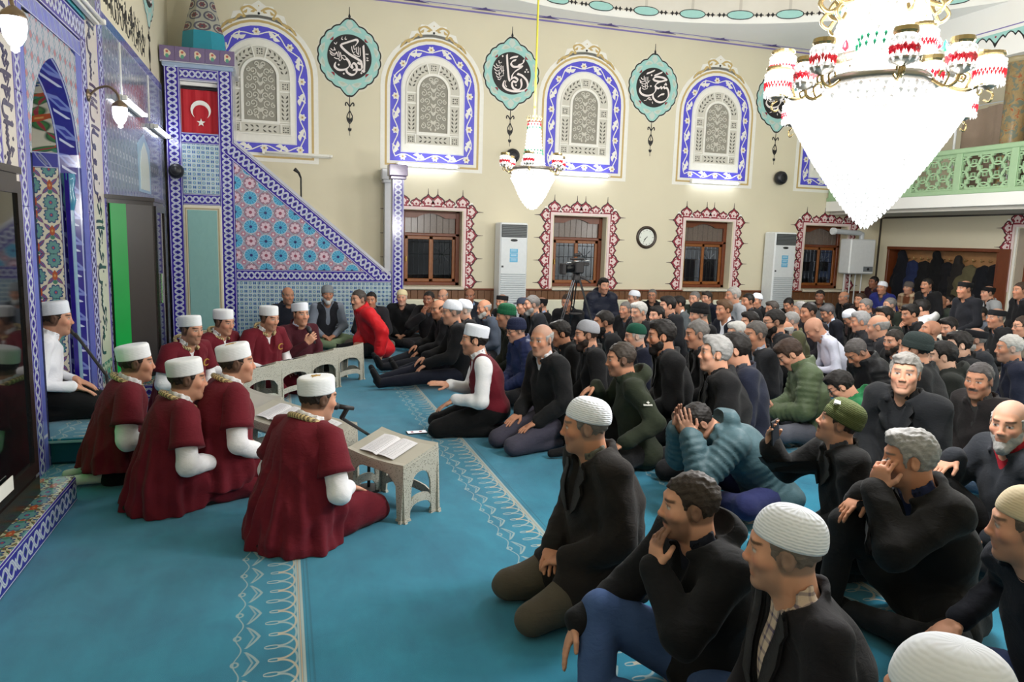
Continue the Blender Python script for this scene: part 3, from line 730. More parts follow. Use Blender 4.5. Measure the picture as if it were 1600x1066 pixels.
# ------------------------------------------------------------------ glazed tiles (patterns in metres, object space)
def glaze(M, rough=0.12): M.set(rough, 0.5)
def braid_mat(w, p, along='x', bg=(40, 24, 132), name='braid_tile'):
    M = Mat(name); x, y, z = M.coords()
    u, v = (x, y) if along == 'x' else (y, x)
    v = v / w
    th = u * (2 * PI / p)
    A, B = v - th.sin() * 0.25, v + th.sin() * 0.25
    sl = (th.cos().abs() * 0.9 + 0.55)
    dA, dB = A.abs() / sl, B.abs() / sl
    strand = dA.min(dB).below(0.085, 0.03)
    core = dA.min(dB).below(0.02, 0.015)
    kn = hyp(((u / p * 2).frac() - 0.5) * (p / 2 / w), v).below(0.055, 0.03)
    e = v.abs()
    line = (e - 0.435).abs().below(0.018, 0.015)
    n = M.noise(25.0)
    c = M.mix(bg, (62, 46, 160), n)
    c = M.mix(c, (206, 210, 222), strand)
    c = M.mix(c, (120, 132, 176), core * 0.7)
    c = M.mix(c, (26, 40, 70), kn)
    c = M.mix(c, (214, 216, 228), line)
    M.color(c); glaze(M); return M.m
def rosette_mat():
    M = Mat('rosette_tile'); x, y, z = M.coords(); P = 0.40
    def cell(ox, oy): return ((x / P + ox).frac() - 0.5) * P, ((y / P + oy).frac() - 0.5) * P
    base = M.mix((170, 160, 178), (148, 150, 172), M.noise(20.0))
    c = base
    # grey strapwork between the wheels
    u, v = cell(0, 0); st = ((x / P * 4).frac() - 0.5).abs().max(((y / P * 4).frac() - 0.5).abs())
    dg = (((x + y) / P * 2).frac() - 0.5).abs().min((((x - y) / P * 2).frac() - 0.5).abs())
    c = M.mix(c, (116, 128, 140), dg.below(0.10, 0.03)); c = M.mix(c, (206, 206, 214), dg.below(0.03, 0.02))
    for ox, oy in ((0, 0), (0.5, 0.5)):
        u, v = cell(ox, oy); r = hyp(u, v); a = v.atan2(u)
        sp = ((a * (12 / (2 * PI))).frac() - 0.5).abs()
        c = M.mix(c, (198, 202, 214), r.below(0.098, 0.003)); c = M.mix(c, (88, 172, 208), r.below(0.090, 0.003))
        c = M.mix(c, (36, 96, 150), (sp.gt(0.41) * r.below(0.090, 0.003))); c = M.mix(c, (34, 40, 110), r.below(0.020, 0.004))
    for ox, oy in ((0.5, 0), (0, 0.5)):
        u, v = cell(ox, oy); r = hyp(u, v); a = v.atan2(u)
        pe = (a * 4).cos().abs() * 0.02 + 0.05
        c = M.mix(c, (152, 114, 134), r.below(0.085, 0.004)); c = M.mix(c, (214, 190, 204), (r - pe).below(0.0, 0.004)); c = M.mix(c, (150, 70, 96), r.below(0.022, 0.004))
    for ox, oy in ((0.25, 0.25), (0.75, 0.25), (0.25, 0.75), (0.75, 0.75)):
        u, v = cell(ox, oy); r = hyp(u, v); a = v.atan2(u)
        c = M.mix(c, (176, 122, 142), (r - (a * 3).cos().abs() * 0.012).below(0.026, 0.004)); c = M.mix(c, (222, 210, 216), r.below(0.013, 0.004))
    M.color(c); glaze(M); return M.m
def small_mat():
    M = Mat('small_motif_tile'); x, y, z = M.coords(); P = 0.0588
    u, v = (x / P).frac() - 0.5, (y / P).frac() - 0.5
    par = ((x / P).floor() + (y / P).floor()) / 2; par = (par.frac()).gt(0.25)
    c = M.mix((176, 196, 200), (160, 182, 192), M.noise(30.0))
    bar = (u.abs() - 0.2).abs().below(0.09, 0.04) * v.abs().lt(0.30)
    cross = (v.abs() - 0.12).abs().below(0.06, 0.04) * u.abs().lt(0.34)
    c = M.mix(c, (44, 84, 150), (bar.max(cross)) * par)
    r = hyp(u, v)
    c = M.mix(c, (70, 130, 170), (r - 0.26).abs().below(0.06, 0.04) * (1 - par)); c = M.mix(c, (196, 170, 90), r.below(0.10, 0.04) * (1 - par))
    c = M.mix(c, (206, 214, 216), (u.abs().max(v.abs())).gt(0.465))
    M.color(c); glaze(M, 0.15); return M.m
def floral_mat(ground=(226, 220, 202), P=0.105, Q=0.25, green=False):
    M = Mat('floral_tile'); x, y, z = M.coords()
    a, b_ = x / (2 * P), y / Q
    s, t = (a + b_).frac() - 0.5, (a - b_).frac() - 0.5
    c = M.mix(ground, tuple(int(v * 0.94) for v in ground), M.noise(14.0))
    def leaf(s, t, col, col2):
        nonlocal c
        tt = (t * 2 * PI).sin().abs()
        d = s.abs() - tt * 0.085
        c = M.mix(c, (60, 90, 66) if green else (58, 52, 118), d.below(0.0, 0.03)); c = M.mix(c, col, d.below(-0.03, 0.02)); c = M.mix(c, col2, (s.abs() - tt * 0.02).below(0.0, 0.01))
    leaf(s, t, (70, 120, 70) if green else (108, 112, 176), (150, 60, 70)); leaf(t, s, (70, 120, 70) if green else (96, 104, 170), (150, 60, 70))
    # green rosettes and red tulips in the fields
    def cell(ox, oy): return ((a + ox).frac() - 0.5) * 2 * P, ((b_ + oy).frac() - 0.5) * Q
    for k, (ox, oy) in enumerate(((0.0, 0.0), (0.5, 0.5))):
        u, v = cell(ox, oy); r = hyp(u, v * 0.8); g = v.atan2(u)
        c = M.mix(c, (40, 66, 120), (r - (g * 5).cos().abs() * 0.012).below(0.040, 0.004)); c = M.mix(c, (98, 150, 150), (r - (g * 5).cos().abs() * 0.010).below(0.033, 0.004)); c = M.mix(c, (60, 80, 140), r.below(0.013, 0.003)); c = M.mix(c, (190, 80, 70), r.below(0.006, 0.003))
    for k, (ox, oy) in enumerate(((0.5, 0.0), (0.0, 0.5))):
        u, v = cell(ox, oy)
        pet = (u.abs() - 0.004).max(0.0) / 0.5; d = u.abs() * 1.2 + (v - 0.005).abs() * 0.75
        c = M.mix(c, (176, 84, 54), d.below(0.034, 0.004) * ((u.abs() * 220).sin() * 0.5 + 0.6).gt(0.35)); c = M.mix(c, (206, 150, 90), d.below(0.010, 0.004))
        c = M.mix(c, (70, 130, 110), hyp(u, v + 0.045).below(0.016, 0.004))
    M.color(c); glaze(M, 0.1); return M.m
def wallpat_mat(tint=(118, 124, 142)):
    M = Mat('tiled_wall'); x, y, z = M.coords(); P, Q = 0.155, 0.22
    row = (y / Q).floor(); u = (x / P + row * 0.5).frac() - 0.5; v = (y / Q).frac() - 0.5
    c = M.mix(tint, (136, 140, 154), M.noise(8.0))
    w1 = (u - (v * 2 * PI).sin() * 0.20); w2 = (u + (v * 2 * PI).sin() * 0.20)
    c = M.mix(c, (70, 80, 120), w1.abs().below(0.07, 0.04)); c = M.mix(c, (104, 124, 122), w2.abs().below(0.06, 0.04))
    r = hyp(u, v * 1.3); c = M.mix(c, (172, 172, 180), (r - (v.atan2(u) * 4).cos().abs() * 0.05).below(0.17, 0.04)); c = M.mix(c, (96, 88, 130), r.below(0.08, 0.03))
    c = M.mix(c, (110, 128, 136), hyp((u.abs() - 0.5), v * 1.2).below(0.10, 0.04))
    gx = ((x / 0.62).frac() - 0.5).abs().gt(0.496); gy = ((y / 0.44).frac() - 0.5).abs().gt(0.494)
    c = M.mix(c, (160, 160, 168), (gx + gy).sat() * 0.6)
    M.color(c); glaze(M, 0.13); return M.m
def leafband_mat(w, p, bg=(58, 62, 150), fg=(150, 160, 206)):
    M = Mat('leaf_band_tile'); x, y, z = M.coords(); u = (x / p).frac() - 0.5; v = y / w
    c = M.mix(bg, tuple(int(k * 1.15) for k in bg), M.noise(20.0))
    s = u + v * 0.55
    d = hyp(s * 2.2, v * 0.55); c = M.mix(c, fg, (d - 0.30).abs().below(0.06, 0.04)); c = M.mix(c, tuple(int(k * 0.8) for k in fg), (s).abs().below(0.06, 0.04) * v.abs().lt(0.3))
    c = M.mix(c, (206, 210, 226), (v.abs() - 0.45).abs().below(0.02, 0.02))
    M.color(c); glaze(M); return M.m
def lining_mat():
    M = Mat('arch_lining_tile'); x, y, z = M.coords(); v = (z + 0.035) / 0.13; u = (y / 0.2).frac() - 0.5
    c = M.mix((40, 36, 122), (52, 46, 138), M.noise(20.0)); s = u + v * 0.45; d = hyp(s * 1.8, v * 0.9)
    c = M.mix(c, (116, 128, 194), (s.abs() * 1.6 + v.abs() * 0.55).below(0.34, 0.05)); c = M.mix(c, (62, 62, 150), (s.abs() * 1.6 + v.abs() * 0.55).below(0.16, 0.05)); c = M.mix(c, (170, 178, 214), (v.abs() - 0.44).abs().below(0.03, 0.02)); c = M.mix(c, (196, 202, 226), (s + 0.38).abs().below(0.05, 0.03) * v.abs().lt(0.32))
    M.color(c); glaze(M); return M.m
def spandrel_mat():
    M = Mat('spandrel_tile'); x, y, z = M.coords(); P = 0.13
    u, v = (x / P).frac() - 0.5, (y / P).frac() - 0.5; r = hyp(u, v)
    c = M.mix((168, 176, 188), (184, 176, 186), M.noise(9.0)); c = M.mix(c, (176, 120, 128), (r - (v.atan2(u) * 3).cos().abs() * 0.12).below(0.16, 0.05)); c = M.mix(c, (110, 140, 160), ((u + v).abs() - 0.3).abs().below(0.05, 0.03)); c = M.mix(c, (120, 150, 165), ((u - v).abs() - 0.3).abs().below(0.05, 0.03))
    M.color(c); glaze(M, 0.15); return M.m
def urn_mat():
    M = Mat('cornice_tile'); x, y, z = M.coords(); P = 0.17
    u = x / P; v = y / 0.16
    c = M.mix((104, 90, 128), (122, 104, 140), M.noise(20.0))
    d = hyp(u * 2.6, v * 2.0); c = M.mix(c, (222, 206, 176), (d - (v.atan2(u) * 3).cos() * 0.08).below(0.62, 0.06)); c = M.mix(c, (88, 150, 130), hyp(u * 4, (v + 0.22) * 3).below(0.5, 0.08)); c = M.mix(c, (176, 90, 80), hyp(u * 4, (v - 0.12) * 4).below(0.4, 0.08))
    M.color(c); glaze(M); return M.m
def conemat():
    M = Mat('spire_tile'); x, y, z = M.coords(); P = 0.15
    a = y.atan2(x) * (0.9 / PI) * 1.0; row = (z / P).floor(); u = ((a / P * 0.5 + row * 0.5).frac() - 0.5); v = (z / P).frac() - 0.5; r = hyp(u, v)
    c = M.mix((176, 172, 158), (150, 152, 140), M.noise(15.0)); c = M.mix(c, (84, 84, 98), (r - 0.38).abs().below(0.06, 0.04)); c = M.mix(c, (110, 66, 74), (r - (v.atan2(u) * 3).cos().abs() * 0.08).below(0.17, 0.04)); c = M.mix(c, (60, 80, 90), r.below(0.07, 0.03))
    M.color(c); glaze(M, 0.18); return M.m
M_BR = braid_mat(0.19, 0.16); M_BRH = braid_mat(0.145, 0.16, name='braid_tile_narrow'); M_BRD = braid_mat(0.20, 0.16, name='braid_tile_slope')
M_ROS, M_SMALL, M_FLOR, M_WALLT = rosette_mat(), small_mat(), floral_mat(), wallpat_mat()
M_TURQT = plain((30, 140, 164), 0.12); M_INDIGO = plain((42, 26, 140), 0.12); M_DOORT = wood((142, 186, 180), (128, 172, 168), 3, 60, 0.5); M_CREAMW = plain((222, 214, 192), 0.4); M_WTILE = plain((206, 208, 214), 0.15)

# tiles that share a mesh
_tm = {}
def tile_mesh(w, h, m, name, d=0.012):
    k = (round(w, 4), round(h, 4), m.name)
    if k not in _tm: _tm[k] = MB().bbox((-w / 2 + 0.001, -h / 2 + 0.001, 0), (w / 2 - 0.001, h / 2 - 0.001, d), 0.002).mesh(name, [m])
    return _tm[k]
def tile_run(parent, p, q, w, m, z=0.0, step=0.32, name='border_tile'):
    """a run of border tiles from p to q (local xy), w wide"""
    p, q = np.array(p, float), np.array(q, float); L = np.linalg.norm(q - p); n = max(1, round(L / step)); d = (q - p) / L; a = math.atan2(d[1], d[0])
    me = tile_mesh(L / n, w, m, name)
    for i in range(n):
        c = p + d * L * (i + 0.5) / n; put(name, me, parent, T(c[0], c[1], z) @ RZ(a))
def clip_tile(poly, half):
    """clip a convex polygon by half-planes (a,b,c): ax+by<=c"""
    for a, b_, c in half:
        out = []
        for i in range(len(poly)):
            P, Q = poly[i], poly[(i + 1) % len(poly)]; f, g = a * P[0] + b_ * P[1] - c, a * Q[0] + b_ * Q[1] - c
            if f <= 0: out.append(P)
            if f * g < 0: t = f / (f - g); out.append((P[0] + (Q[0] - P[0]) * t, P[1] + (Q[1] - P[1]) * t))
        poly = out
        if len(poly) < 3: return []
    return poly
def tile_field(parent, x0, x1, y0, y1, s, m, z=0.0, half=(), name='tile'):
    nx, ny = math.ceil((x1 - x0) / s - 1e-6), math.ceil((y1 - y0) / s - 1e-6)
    for i in range(nx):
        for j in range(ny):
            cx, cy = x0 + (i + 0.5) * s, y0 + (j + 0.5) * s; h = s / 2 - 0.001
            pl = clip_tile([(cx - h, cy - h), (cx + h, cy - h), (cx + h, cy + h), (cx - h, cy + h)], list(half) + [(1, 0, x1), (0, 1, y1)])
            if not pl: continue
            if len(pl) == 4 and abs(pl[2][0] - pl[0][0] - 2 * h) < 1e-6 and abs(pl[2][1] - pl[0][1] - 2 * h) < 1e-6: me = tile_mesh(s, s, m, name)
            else:
                me = MB().prism([(a - cx, b_ - cy) for a, b_ in pl], 0, 0.012).mesh(name, [m])
            put(name, me, parent, T(cx, cy, z))

# ------------------------------------------------------------------ the pulpit (minbar)
YM = 11.0
minbar = thing('stepped_pulpit', 'tall tiled pulpit with sloping stair side, flag opening and turquoise spire', 'pulpit', on_far(0, 0, YM))
DPT = YF - YM - 0.005
b = MB()
b.box((-1.47, 0, -DPT), (-0.63, 2.90, -0.012)); b.box((-1.47, 3.58, -DPT), (-0.63, 3.98, -0.012)); b.box((-1.47, 2.90, -DPT), (-1.28, 3.58, -0.012)); b.box((-0.79, 2.90, -DPT), (-0.63, 3.58, -0.012)); b.box((-1.28, 2.90, -DPT), (-0.79, 3.58, -0.42))
b.build('tower_body', M_WTILE, minbar)
b = MB(); b.prism([(-0.63, 0), (1.56, 0), (1.56, 1.02), (-0.63, 2.86)], -0.14, -0.012); b.prism([(-0.63, 0), (1.56, 0), (1.56, 1.02), (-0.63, 2.86)], -DPT, -DPT + 0.14); b.build('stair_side', M_WTILE, minbar)
for k in range(9):
    MB().box((-0.63 + 0.24 * k, 0, -DPT + 0.14), (-0.63 + 0.24 * (k + 1), 2.05 - 0.22 * k, -0.14)).build('step', plain((176, 170, 160), 0.6), minbar)
# posts of the entrance
for z0 in (-0.17, -DPT):
    MB().box((1.57, 0, z0), (1.745, 2.42, z0 + 0.158)).build('post', M_WTILE, minbar)
    MB().bbox((1.54, 2.42, z0 - 0.02), (1.775, 2.47, z0 + 0.19), 0.01).bbox((1.52, 2.47, z0 - 0.03), (1.795, 2.64, z0 + 0.2), 0.01).build('post_capital', urn_mat() if z0 > -0.5 else M_WTILE, minbar)
tile_run(minbar, (1.657, 0), (1.657, 2.42), 0.172, braid_mat(0.172, 0.16, name='braid_tile_post'), -0.012)
# tower front: border tiles, panels
tile_run(minbar, (-1.375, 0), (-1.375, 3.74), 0.19, M_BR, -0.012); tile_run(minbar, (-0.715, 0), (-0.715, 3.74), 0.19, M_BR, -0.012)
tile_run(minbar, (-1.28, 3.665), (-0.81, 3.665), 0.145, M_BRH, -0.012, 0.24); tile_run(minbar, (-1.28, 2.825), (-0.81, 2.825), 0.145, M_BRH, -0.012, 0.24); tile_run(minbar, (-1.28, 2.01), (-0.81, 2.01), 0.145, M_BRH, -0.012, 0.24)
tile_field(minbar, -1.28, -0.81, 2.085, 2.75, 0.2352, M_SMALL, -0.012)
MB().bbox((-1.49, 3.74, -0.3), (-0.60, 3.80, 0.02), 0.01).build('cornice_ledge', plain((150, 168, 196), 0.15), minbar)
for k in range(5): put('cornice_tile', tile_mesh(0.186, 0.19, urn_mat() if k == 0 else _cm, 'cornice_tile', 0.02), minbar, T(-1.51 + 0.186 * (k + 0.5), 3.905, 0.016)) if k == 0 and not globals().update(_cm=urn_mat()) else put('cornice_tile', tile_mesh(0.186, 0.19, _cm, 'cornice_tile', 0.02), minbar, T(-1.51 + 0.186 * (k + 0.5), 3.905, 0.016))
MB().box((-1.51, 3.80, -DPT), (-0.58, 4.0, 0.016)).build('cornice_body', M_WTILE, minbar)
# door panel in the tower
d = MB().bbox((-1.29, 0.12, -0.012), (-0.80, 1.93, 0.012), 0.01).build('door_frame', M_CREAMW, minbar)
MB().bbox((-1.235, 0.2, 0.012), (-0.855, 1.865, 0.022), 0.006).build('door_panel', M_DOORT, d)
MB().band([(-1.25, 0.18), (-0.84, 0.18), (-0.84, 1.88), (-1.25, 1.88)], [(-1.262, 0.168), (-0.828, 0.168), (-0.828, 1.892), (-1.262, 1.892)], 0.012, 0.02).build('door_moulding', plain((176, 160, 120), 0.4), d)
# stair side: lower tiles, band, rosette field, sloping border
tile_field(minbar, -0.62, 1.56, 0.10, 0.89, 0.294, M_SMALL, -0.012)
tile_run(minbar, (-0.62, 0.05), (1.56, 0.05), 0.10, braid_mat(0.10, 0.12, name='braid_tile_foot'), -0.012)
tile_run(minbar, (-0.62, 0.975), (1.56, 0.975), 0.165, braid_mat(0.165, 0.16, name='braid_tile_band'), -0.012)
p, q = np.array((-0.62, 2.80)), np.array((1.56, 0.97)); dd = (q - p) / np.linalg.norm(q - p); nn_ = np.array((-dd[1], dd[0])); nn_ = nn_ if nn_[1] < 0 else -nn_
e0 = p + nn_ * 0.2
A_, B_ = -nn_[0], -nn_[1]; tile_field(minbar, -0.62, 1.56, 1.06, 2.9, 0.40, M_ROS, -0.012, [(A_, B_, A_ * e0[0] + B_ * e0[1])], 'rosette_tile')
tile_run(minbar, p + nn_ * 0.10 - dd * 0.0, q + nn_ * 0.10 - dd * 0.17, 0.2, M_BRD, -0.010)
b = MB(); b.prism([tuple(p + (0, 0.0)), tuple(q), tuple(q + (0, 0.05)), tuple(p + (0, 0.05))], -0.16, 0.006); b.build('handrail', plain((196, 198, 208), 0.15), minbar)
# flag in the opening
b = MB(); n = 16
vs, fs = [], []
for j in range(2):
    for i in range(n + 1): vs.append((-1.28 + 0.49 * i / n, 2.905 + 0.575 * (1 - j), -0.10 + 0.012 * math.sin(i * 1.3)))
flag = thing('flag', 'red flag with white crescent and star in the pulpit opening', 'flag', on_far(0, 0, YM))
b.add(vs, [(i, n + 1 + i, n + 2 + i, i + 1) for i in range(n)]); b.add([(x, y, z - 0.006) for x, y, z in vs], [(i, i + 1, n + 2 + i, n + 1 + i) for i in range(n)])
b.build('cloth', plain((178, 18, 34), 0.7), flag)
b = MB(); c0 = np.array((-1.035, 3.215)); pts = []
for k in range(25): a = math.radians(40 + 280 * k / 24) - PI / 2 + PI / 2; pts.append(c0 + 0.13 * np.array((math.cos(a + PI / 2 - PI / 2 + 0.0), math.sin(a))))
# crescent opening downwards, as the cloth hangs
a0, a1 = math.radians(-52), math.radians(232)
outer = [c0 + 0.128 * np.array((math.cos(a0 + (a1 - a0) * k / 24), math.sin(a0 + (a1 - a0) * k / 24))) for k in range(25)]
c1 = c0 + np.array((0, -0.032)); r1 = 0.102
i0 = math.atan2(*(outer[0] - c1)[::-1]); i1 = math.atan2(*(outer[-1] - c1)[::-1]) + 2 * PI
inner = [c1 + r1 * np.array((math.cos(i0 + (i1 - i0) * k / 24), math.sin(i0 + (i1 - i0) * k / 24))) for k in range(25)]
inner[0], inner[-1] = outer[0] * 0.999 + inner[0] * 0.001, outer[-1] * 0.999 + inner[-1] * 0.001
b.band(inner, outer, -0.105, -0.080, closed=False); b.build('crescent', M_OFFW, flag)
b = MB(); s0 = c0 + np.array((0.0, -0.165)); b.prism([s0 + (0.056 if k % 2 == 0 else 0.022) * np.array((math.cos(PI / 2 + PI * k / 5), math.sin(PI / 2 + PI * k / 5))) for k in range(10)], -0.105, -0.080); b.build('star', M_OFFW, flag)
MB().tube([(-1.28, 3.50, -0.1), (-0.79, 3.50, -0.1)], 0.016, 8).build('curtain_rod', M_BLACK, flag); MB().box((-1.28, 3.53, -0.13), (-0.79, 3.575, -0.07)).build('header_tape', M_OFFW, flag)
# spire
b = MB(); b.lathe([(0.30, 4.0), (0.31, 4.05), (0.285, 4.30), (0.27, 4.30)], 8, (-1.0, 0, -0.5), PI / 8, 2 * PI + PI / 8, 1); b.build('spire_base', M_TURQT, minbar)
b = MB(); b.lathe([(0.28, 0.0), (0.19, 0.32), (0.10, 0.66), (0.02, 0.95), (0.0, 0.96)], 8, (0, 0, 0), PI / 8, 2 * PI + PI / 8); b.build('spire', conemat(), minbar, Matrix(((1, 0, 0, -1.0), (0, 0, 1, 4.29), (0, -1, 0, -0.5), (0, 0, 0, 1))))
# microphone standing on the pulpit stairs
mic = thing('microphone_stand', 'thin black microphone on a stand rising behind the pulpit stair side', 'microphone', T(0.28, 11.45, 1.05))
MB().tube([(0, 0, 0), (0, 0, 1.35)], 0.012, 8).build('stem', M_BLACK, mic); MB().lathe([(0.0, 0.0), (0.09, 0.0), (0.09, 0.015), (0.0, 0.02)], 12).build('base', M_BLACK, mic)
MB().tube([(0, 0, 1.35), (-0.03, -0.03, 1.42), (-0.09, -0.05, 1.47)], [0.013, 0.018, 0.03], 8).build('microphone', M_BLACK, mic)

# ------------------------------------------------------------------ tiled qibla wall
qw = put('wall_qibla_tiles', MB().box((7.56, 0.0, 0), (11.0, 3.40, 0.03)).mesh('tiled_slab', [M_WALLT]), None, on_qibla(0, 0), kind='structure', label='glazed patterned tile facing of the qibla wall')
tile_run(qw, (7.56, 3.45), (11.0, 3.45), 0.10, leafband_mat(0.10, 0.08, (78, 78, 140), (140, 146, 180)), 0.018)
b = MB(); b.prism([(9.05, 2.0), (9.8, 2.0), (9.8, 2.52), (9.425, 2.66), (9.05, 2.52)], 0.03, 0.036); b.mat(1).prism([(9.15, 2.03), (9.7, 2.03), (9.7, 2.3), (9.62, 2.45), (9.425, 2.57), (9.23, 2.45), (9.15, 2.3)], 0.03, 0.040); b.build('painted_niche_panel', [plain((150, 176, 196), 0.2), plain((206, 210, 200), 0.2)], qw)
def script_run(b, x0, x1, y0, h, seed, w, z0, z1, vertical=False):
    """flowing letters along a strip: uprights, bowls, teeth and points"""
    rd = random.Random(seed); x = x0
    def add(pts, ww=w):
        P = cr(pts, 4); b.nib([(p[1], p[0]) if vertical else p for p in P], ww, z0, z1)
    while x < x1 - h * 0.4:
        k = rd.random()
        if k < 0.34: add([(x, y0 + h * rd.uniform(0.75, 0.95)), (x + h * 0.03, y0 + h * 0.45), (x + h * 0.02, y0 + h * 0.08)]); x += h * 0.17
        elif k < 0.6: add([(x, y0 + h * 0.42), (x + h * 0.05, y0 + h * 0.1), (x + h * 0.3, y0 + h * 0.02), (x + h * 0.5, y0 + h * 0.2), (x + h * 0.46, y0 + h * 0.42)]); x += h * 0.4
        elif k < 0.8:
            add([(x, y0 + h * 0.3), (x + h * 0.08, y0 + h * 0.22), (x + h * 0.12, y0 + h * 0.36), (x + h * 0.2, y0 + h * 0.24), (x + h * 0.26, y0 + h * 0.38), (x + h * 0.36, y0 + h * 0.2)]); x += h * 0.33
        else: add([(x, y0 + h * 0.62), (x + h * 0.14, y0 + h * 0.72), (x + h * 0.22, y0 + h * 0.58), (x + h * 0.08, y0 + h * 0.48), (x + h * 0.3, y0 + h * 0.3)]); x += h * 0.3
        if rd.random() < 0.55:
            px, py = x - h * 0.1, y0 + h * rd.choice((0.62, 0.8, -0.02)); s_ = w * 0.5
            q = [(px - s_, py), (px, py - s_), (px + s_, py), (px, py + s_)]
            b.prism([(p[1], p[0]) for p in q] if vertical else q, z0, z1)
b = MB(); b.smooth = False
for k in range(2): script_run(b, 7.75, 10.05, 3.60 + 0.02 * k + k * 0.12, 0.26, 5 + k, 0.022, 0.0, 0.003)
inscr = b.build('wall_inscription', M_BLACK, None, on_qibla(0, 0, XQ), label='black painted script on the cream wall above the blue tiles', cat='inscription', kind=None)

# ------------------------------------------------------------------ the prayer niche (mihrab)
mih = thing('prayer_niche', 'tall tiled prayer niche with pointed arch, braided borders and script strips', 'prayer niche', on_qibla(0, 0, XQ))
YC, SPR, APX = 5.985, 2.05, 2.75
def pointed(hw, n=10):
    """right half-to-left outline of the pointed head above the springing"""
    R = (hw * hw + (APX - SPR) ** 2) / (2 * hw); L = []
    a1 = math.asin((APX - SPR) / R)
    for k in range(n + 1): a = a1 * k / n; L.append((YC - (hw - R) * -1 + 0 if False else YC + (hw - R) + R * math.cos(a), SPR + R * math.sin(a)))
    return L + [(2 * YC - x, y) for x, y in L[::-1][1:]]
HW = 0.575
head = pointed(HW)
# spandrel slab round the arch
b = MB(); top = 2.92
outl = [(5.33, SPR)] + [(5.33, SPR)] * 0
left, right = YC - HW - 0.035, YC + HW + 0.035
half_n = len(head)
outer = []
for (x, y) in head:
    t = (x - YC) / HW
    outer.append((YC + (HW + 0.035) * (1 if t > 0.45 else (-1 if t < -0.45 else t / 0.45)), SPR + (top - SPR) * min(1.0, max(0.0, (1 - abs(t)) / 0.55)) if abs(t) > 0.45 else top))
b.band(head, outer, -0.28, 0.03, closed=False); b.build('spandrel', spandrel_mat(), mih)
# inner faces of the niche: sides, back, vault, and the thick blue arch lining
b = MB(); b.smooth = False
D0, D1 = -0.06, -0.62
prof = [(YC + HW, 0.0)] + head + [(YC - HW, 0.0)]
hin = 0.50
APX_, SPR_ = APX, SPR
prof2 = [(YC + (x - YC) * 0.87, y if y <= SPR else SPR + (y - SPR) * 0.86) for x, y in prof]
vs = [(x, y, 0.03) for x, y in prof] + [(x, y, -0.10) for x, y in prof2]
m = len(prof); b.add(vs, [(i, i + 1, m + i + 1, m + i) for i in range(m - 1)]); b.build('arch_lining', lining_mat(), mih)
b = MB(); back = [(YC + (x - YC) * 0.66, y if y <= SPR else SPR + (y - SPR) * 0.72) for x, y in prof2]
vs = [(x, y, -0.10) for x, y in prof2] + [(x, y, -0.75) for x, y in back]
b.add(vs, [(i, i + 1, m + i + 1, m + i) for i in range(1, m - 2)]); b.add([(x, y, -0.75) for x, y in back], [list(range(m))]); b.build('vault', floral_mat((206, 200, 184), 0.12, 0.34, True), mih)
for sg in (-1, 1):
    # floral side wall made of tiles; runs from the jamb into the niche
    p0, p1 = np.array((YC + sg * HW * 0.87, -0.10)), np.array((YC + sg * HW * 0.87 * 0.66, -0.75)); L = np.linalg.norm(p1 - p0); dx = (p1 - p0) / L
    ax = (dx[0], 0, dx[1]) if sg < 0 else (-dx[0], 0, -dx[1]); o = p1 if sg > 0 else p0
    nrm = np.cross(ax, (0, 1, 0))
    Fm = frame((o[0], 0, o[1]), ax, (0, 1, 0), nrm)
    s_ = L / 2
    for i in range(2):
        for j in range(6): put('floral_tile', tile_mesh(s_, 0.345, M_FLOR, 'floral_tile'), mih, Fm @ T((i + 0.5) * s_, (j + 0.5) * 0.345, -0.006))
    tile_run(mih, (0, 0), (0.01, 0), 0.01, M_INDIGO) if False else None
    put('frieze_tile', tile_mesh(L, 0.12, leafband_mat(0.12, 0.16), 'frieze_tile'), mih, Fm @ T(L / 2, 2.09, 0.0))
    # little engaged column
    cx = YC + sg * (HW - 0.045)
    b = MB(); b.smooth = True; b.lathe([(0.030, 0.0), (0.030, 1.72)], 14, (cx, 0, -0.045), 0, 2 * PI, 1); b.build('column', small_col := leafband_mat(0.12, 0.1, (120, 150, 170), (206, 216, 220)), mih)
    b = MB(); b.smooth = True; b.lathe([(0.031, 1.72), (0.048, 1.80), (0.036, 1.88), (0.050, 1.95), (0.050, 2.0), (0, 2.0)], 14, (cx, 0, -0.045), 0, 2 * PI, 1); b.build('capital', plain((64, 130, 160), 0.15), mih)
    for o_ in (-0.043, 0.043): MB().box((cx + o_ - 0.006, 0.0, -0.06), (cx + o_ + 0.006, 2.0, -0.03)).build('indigo_fillet', M_INDIGO, mih)
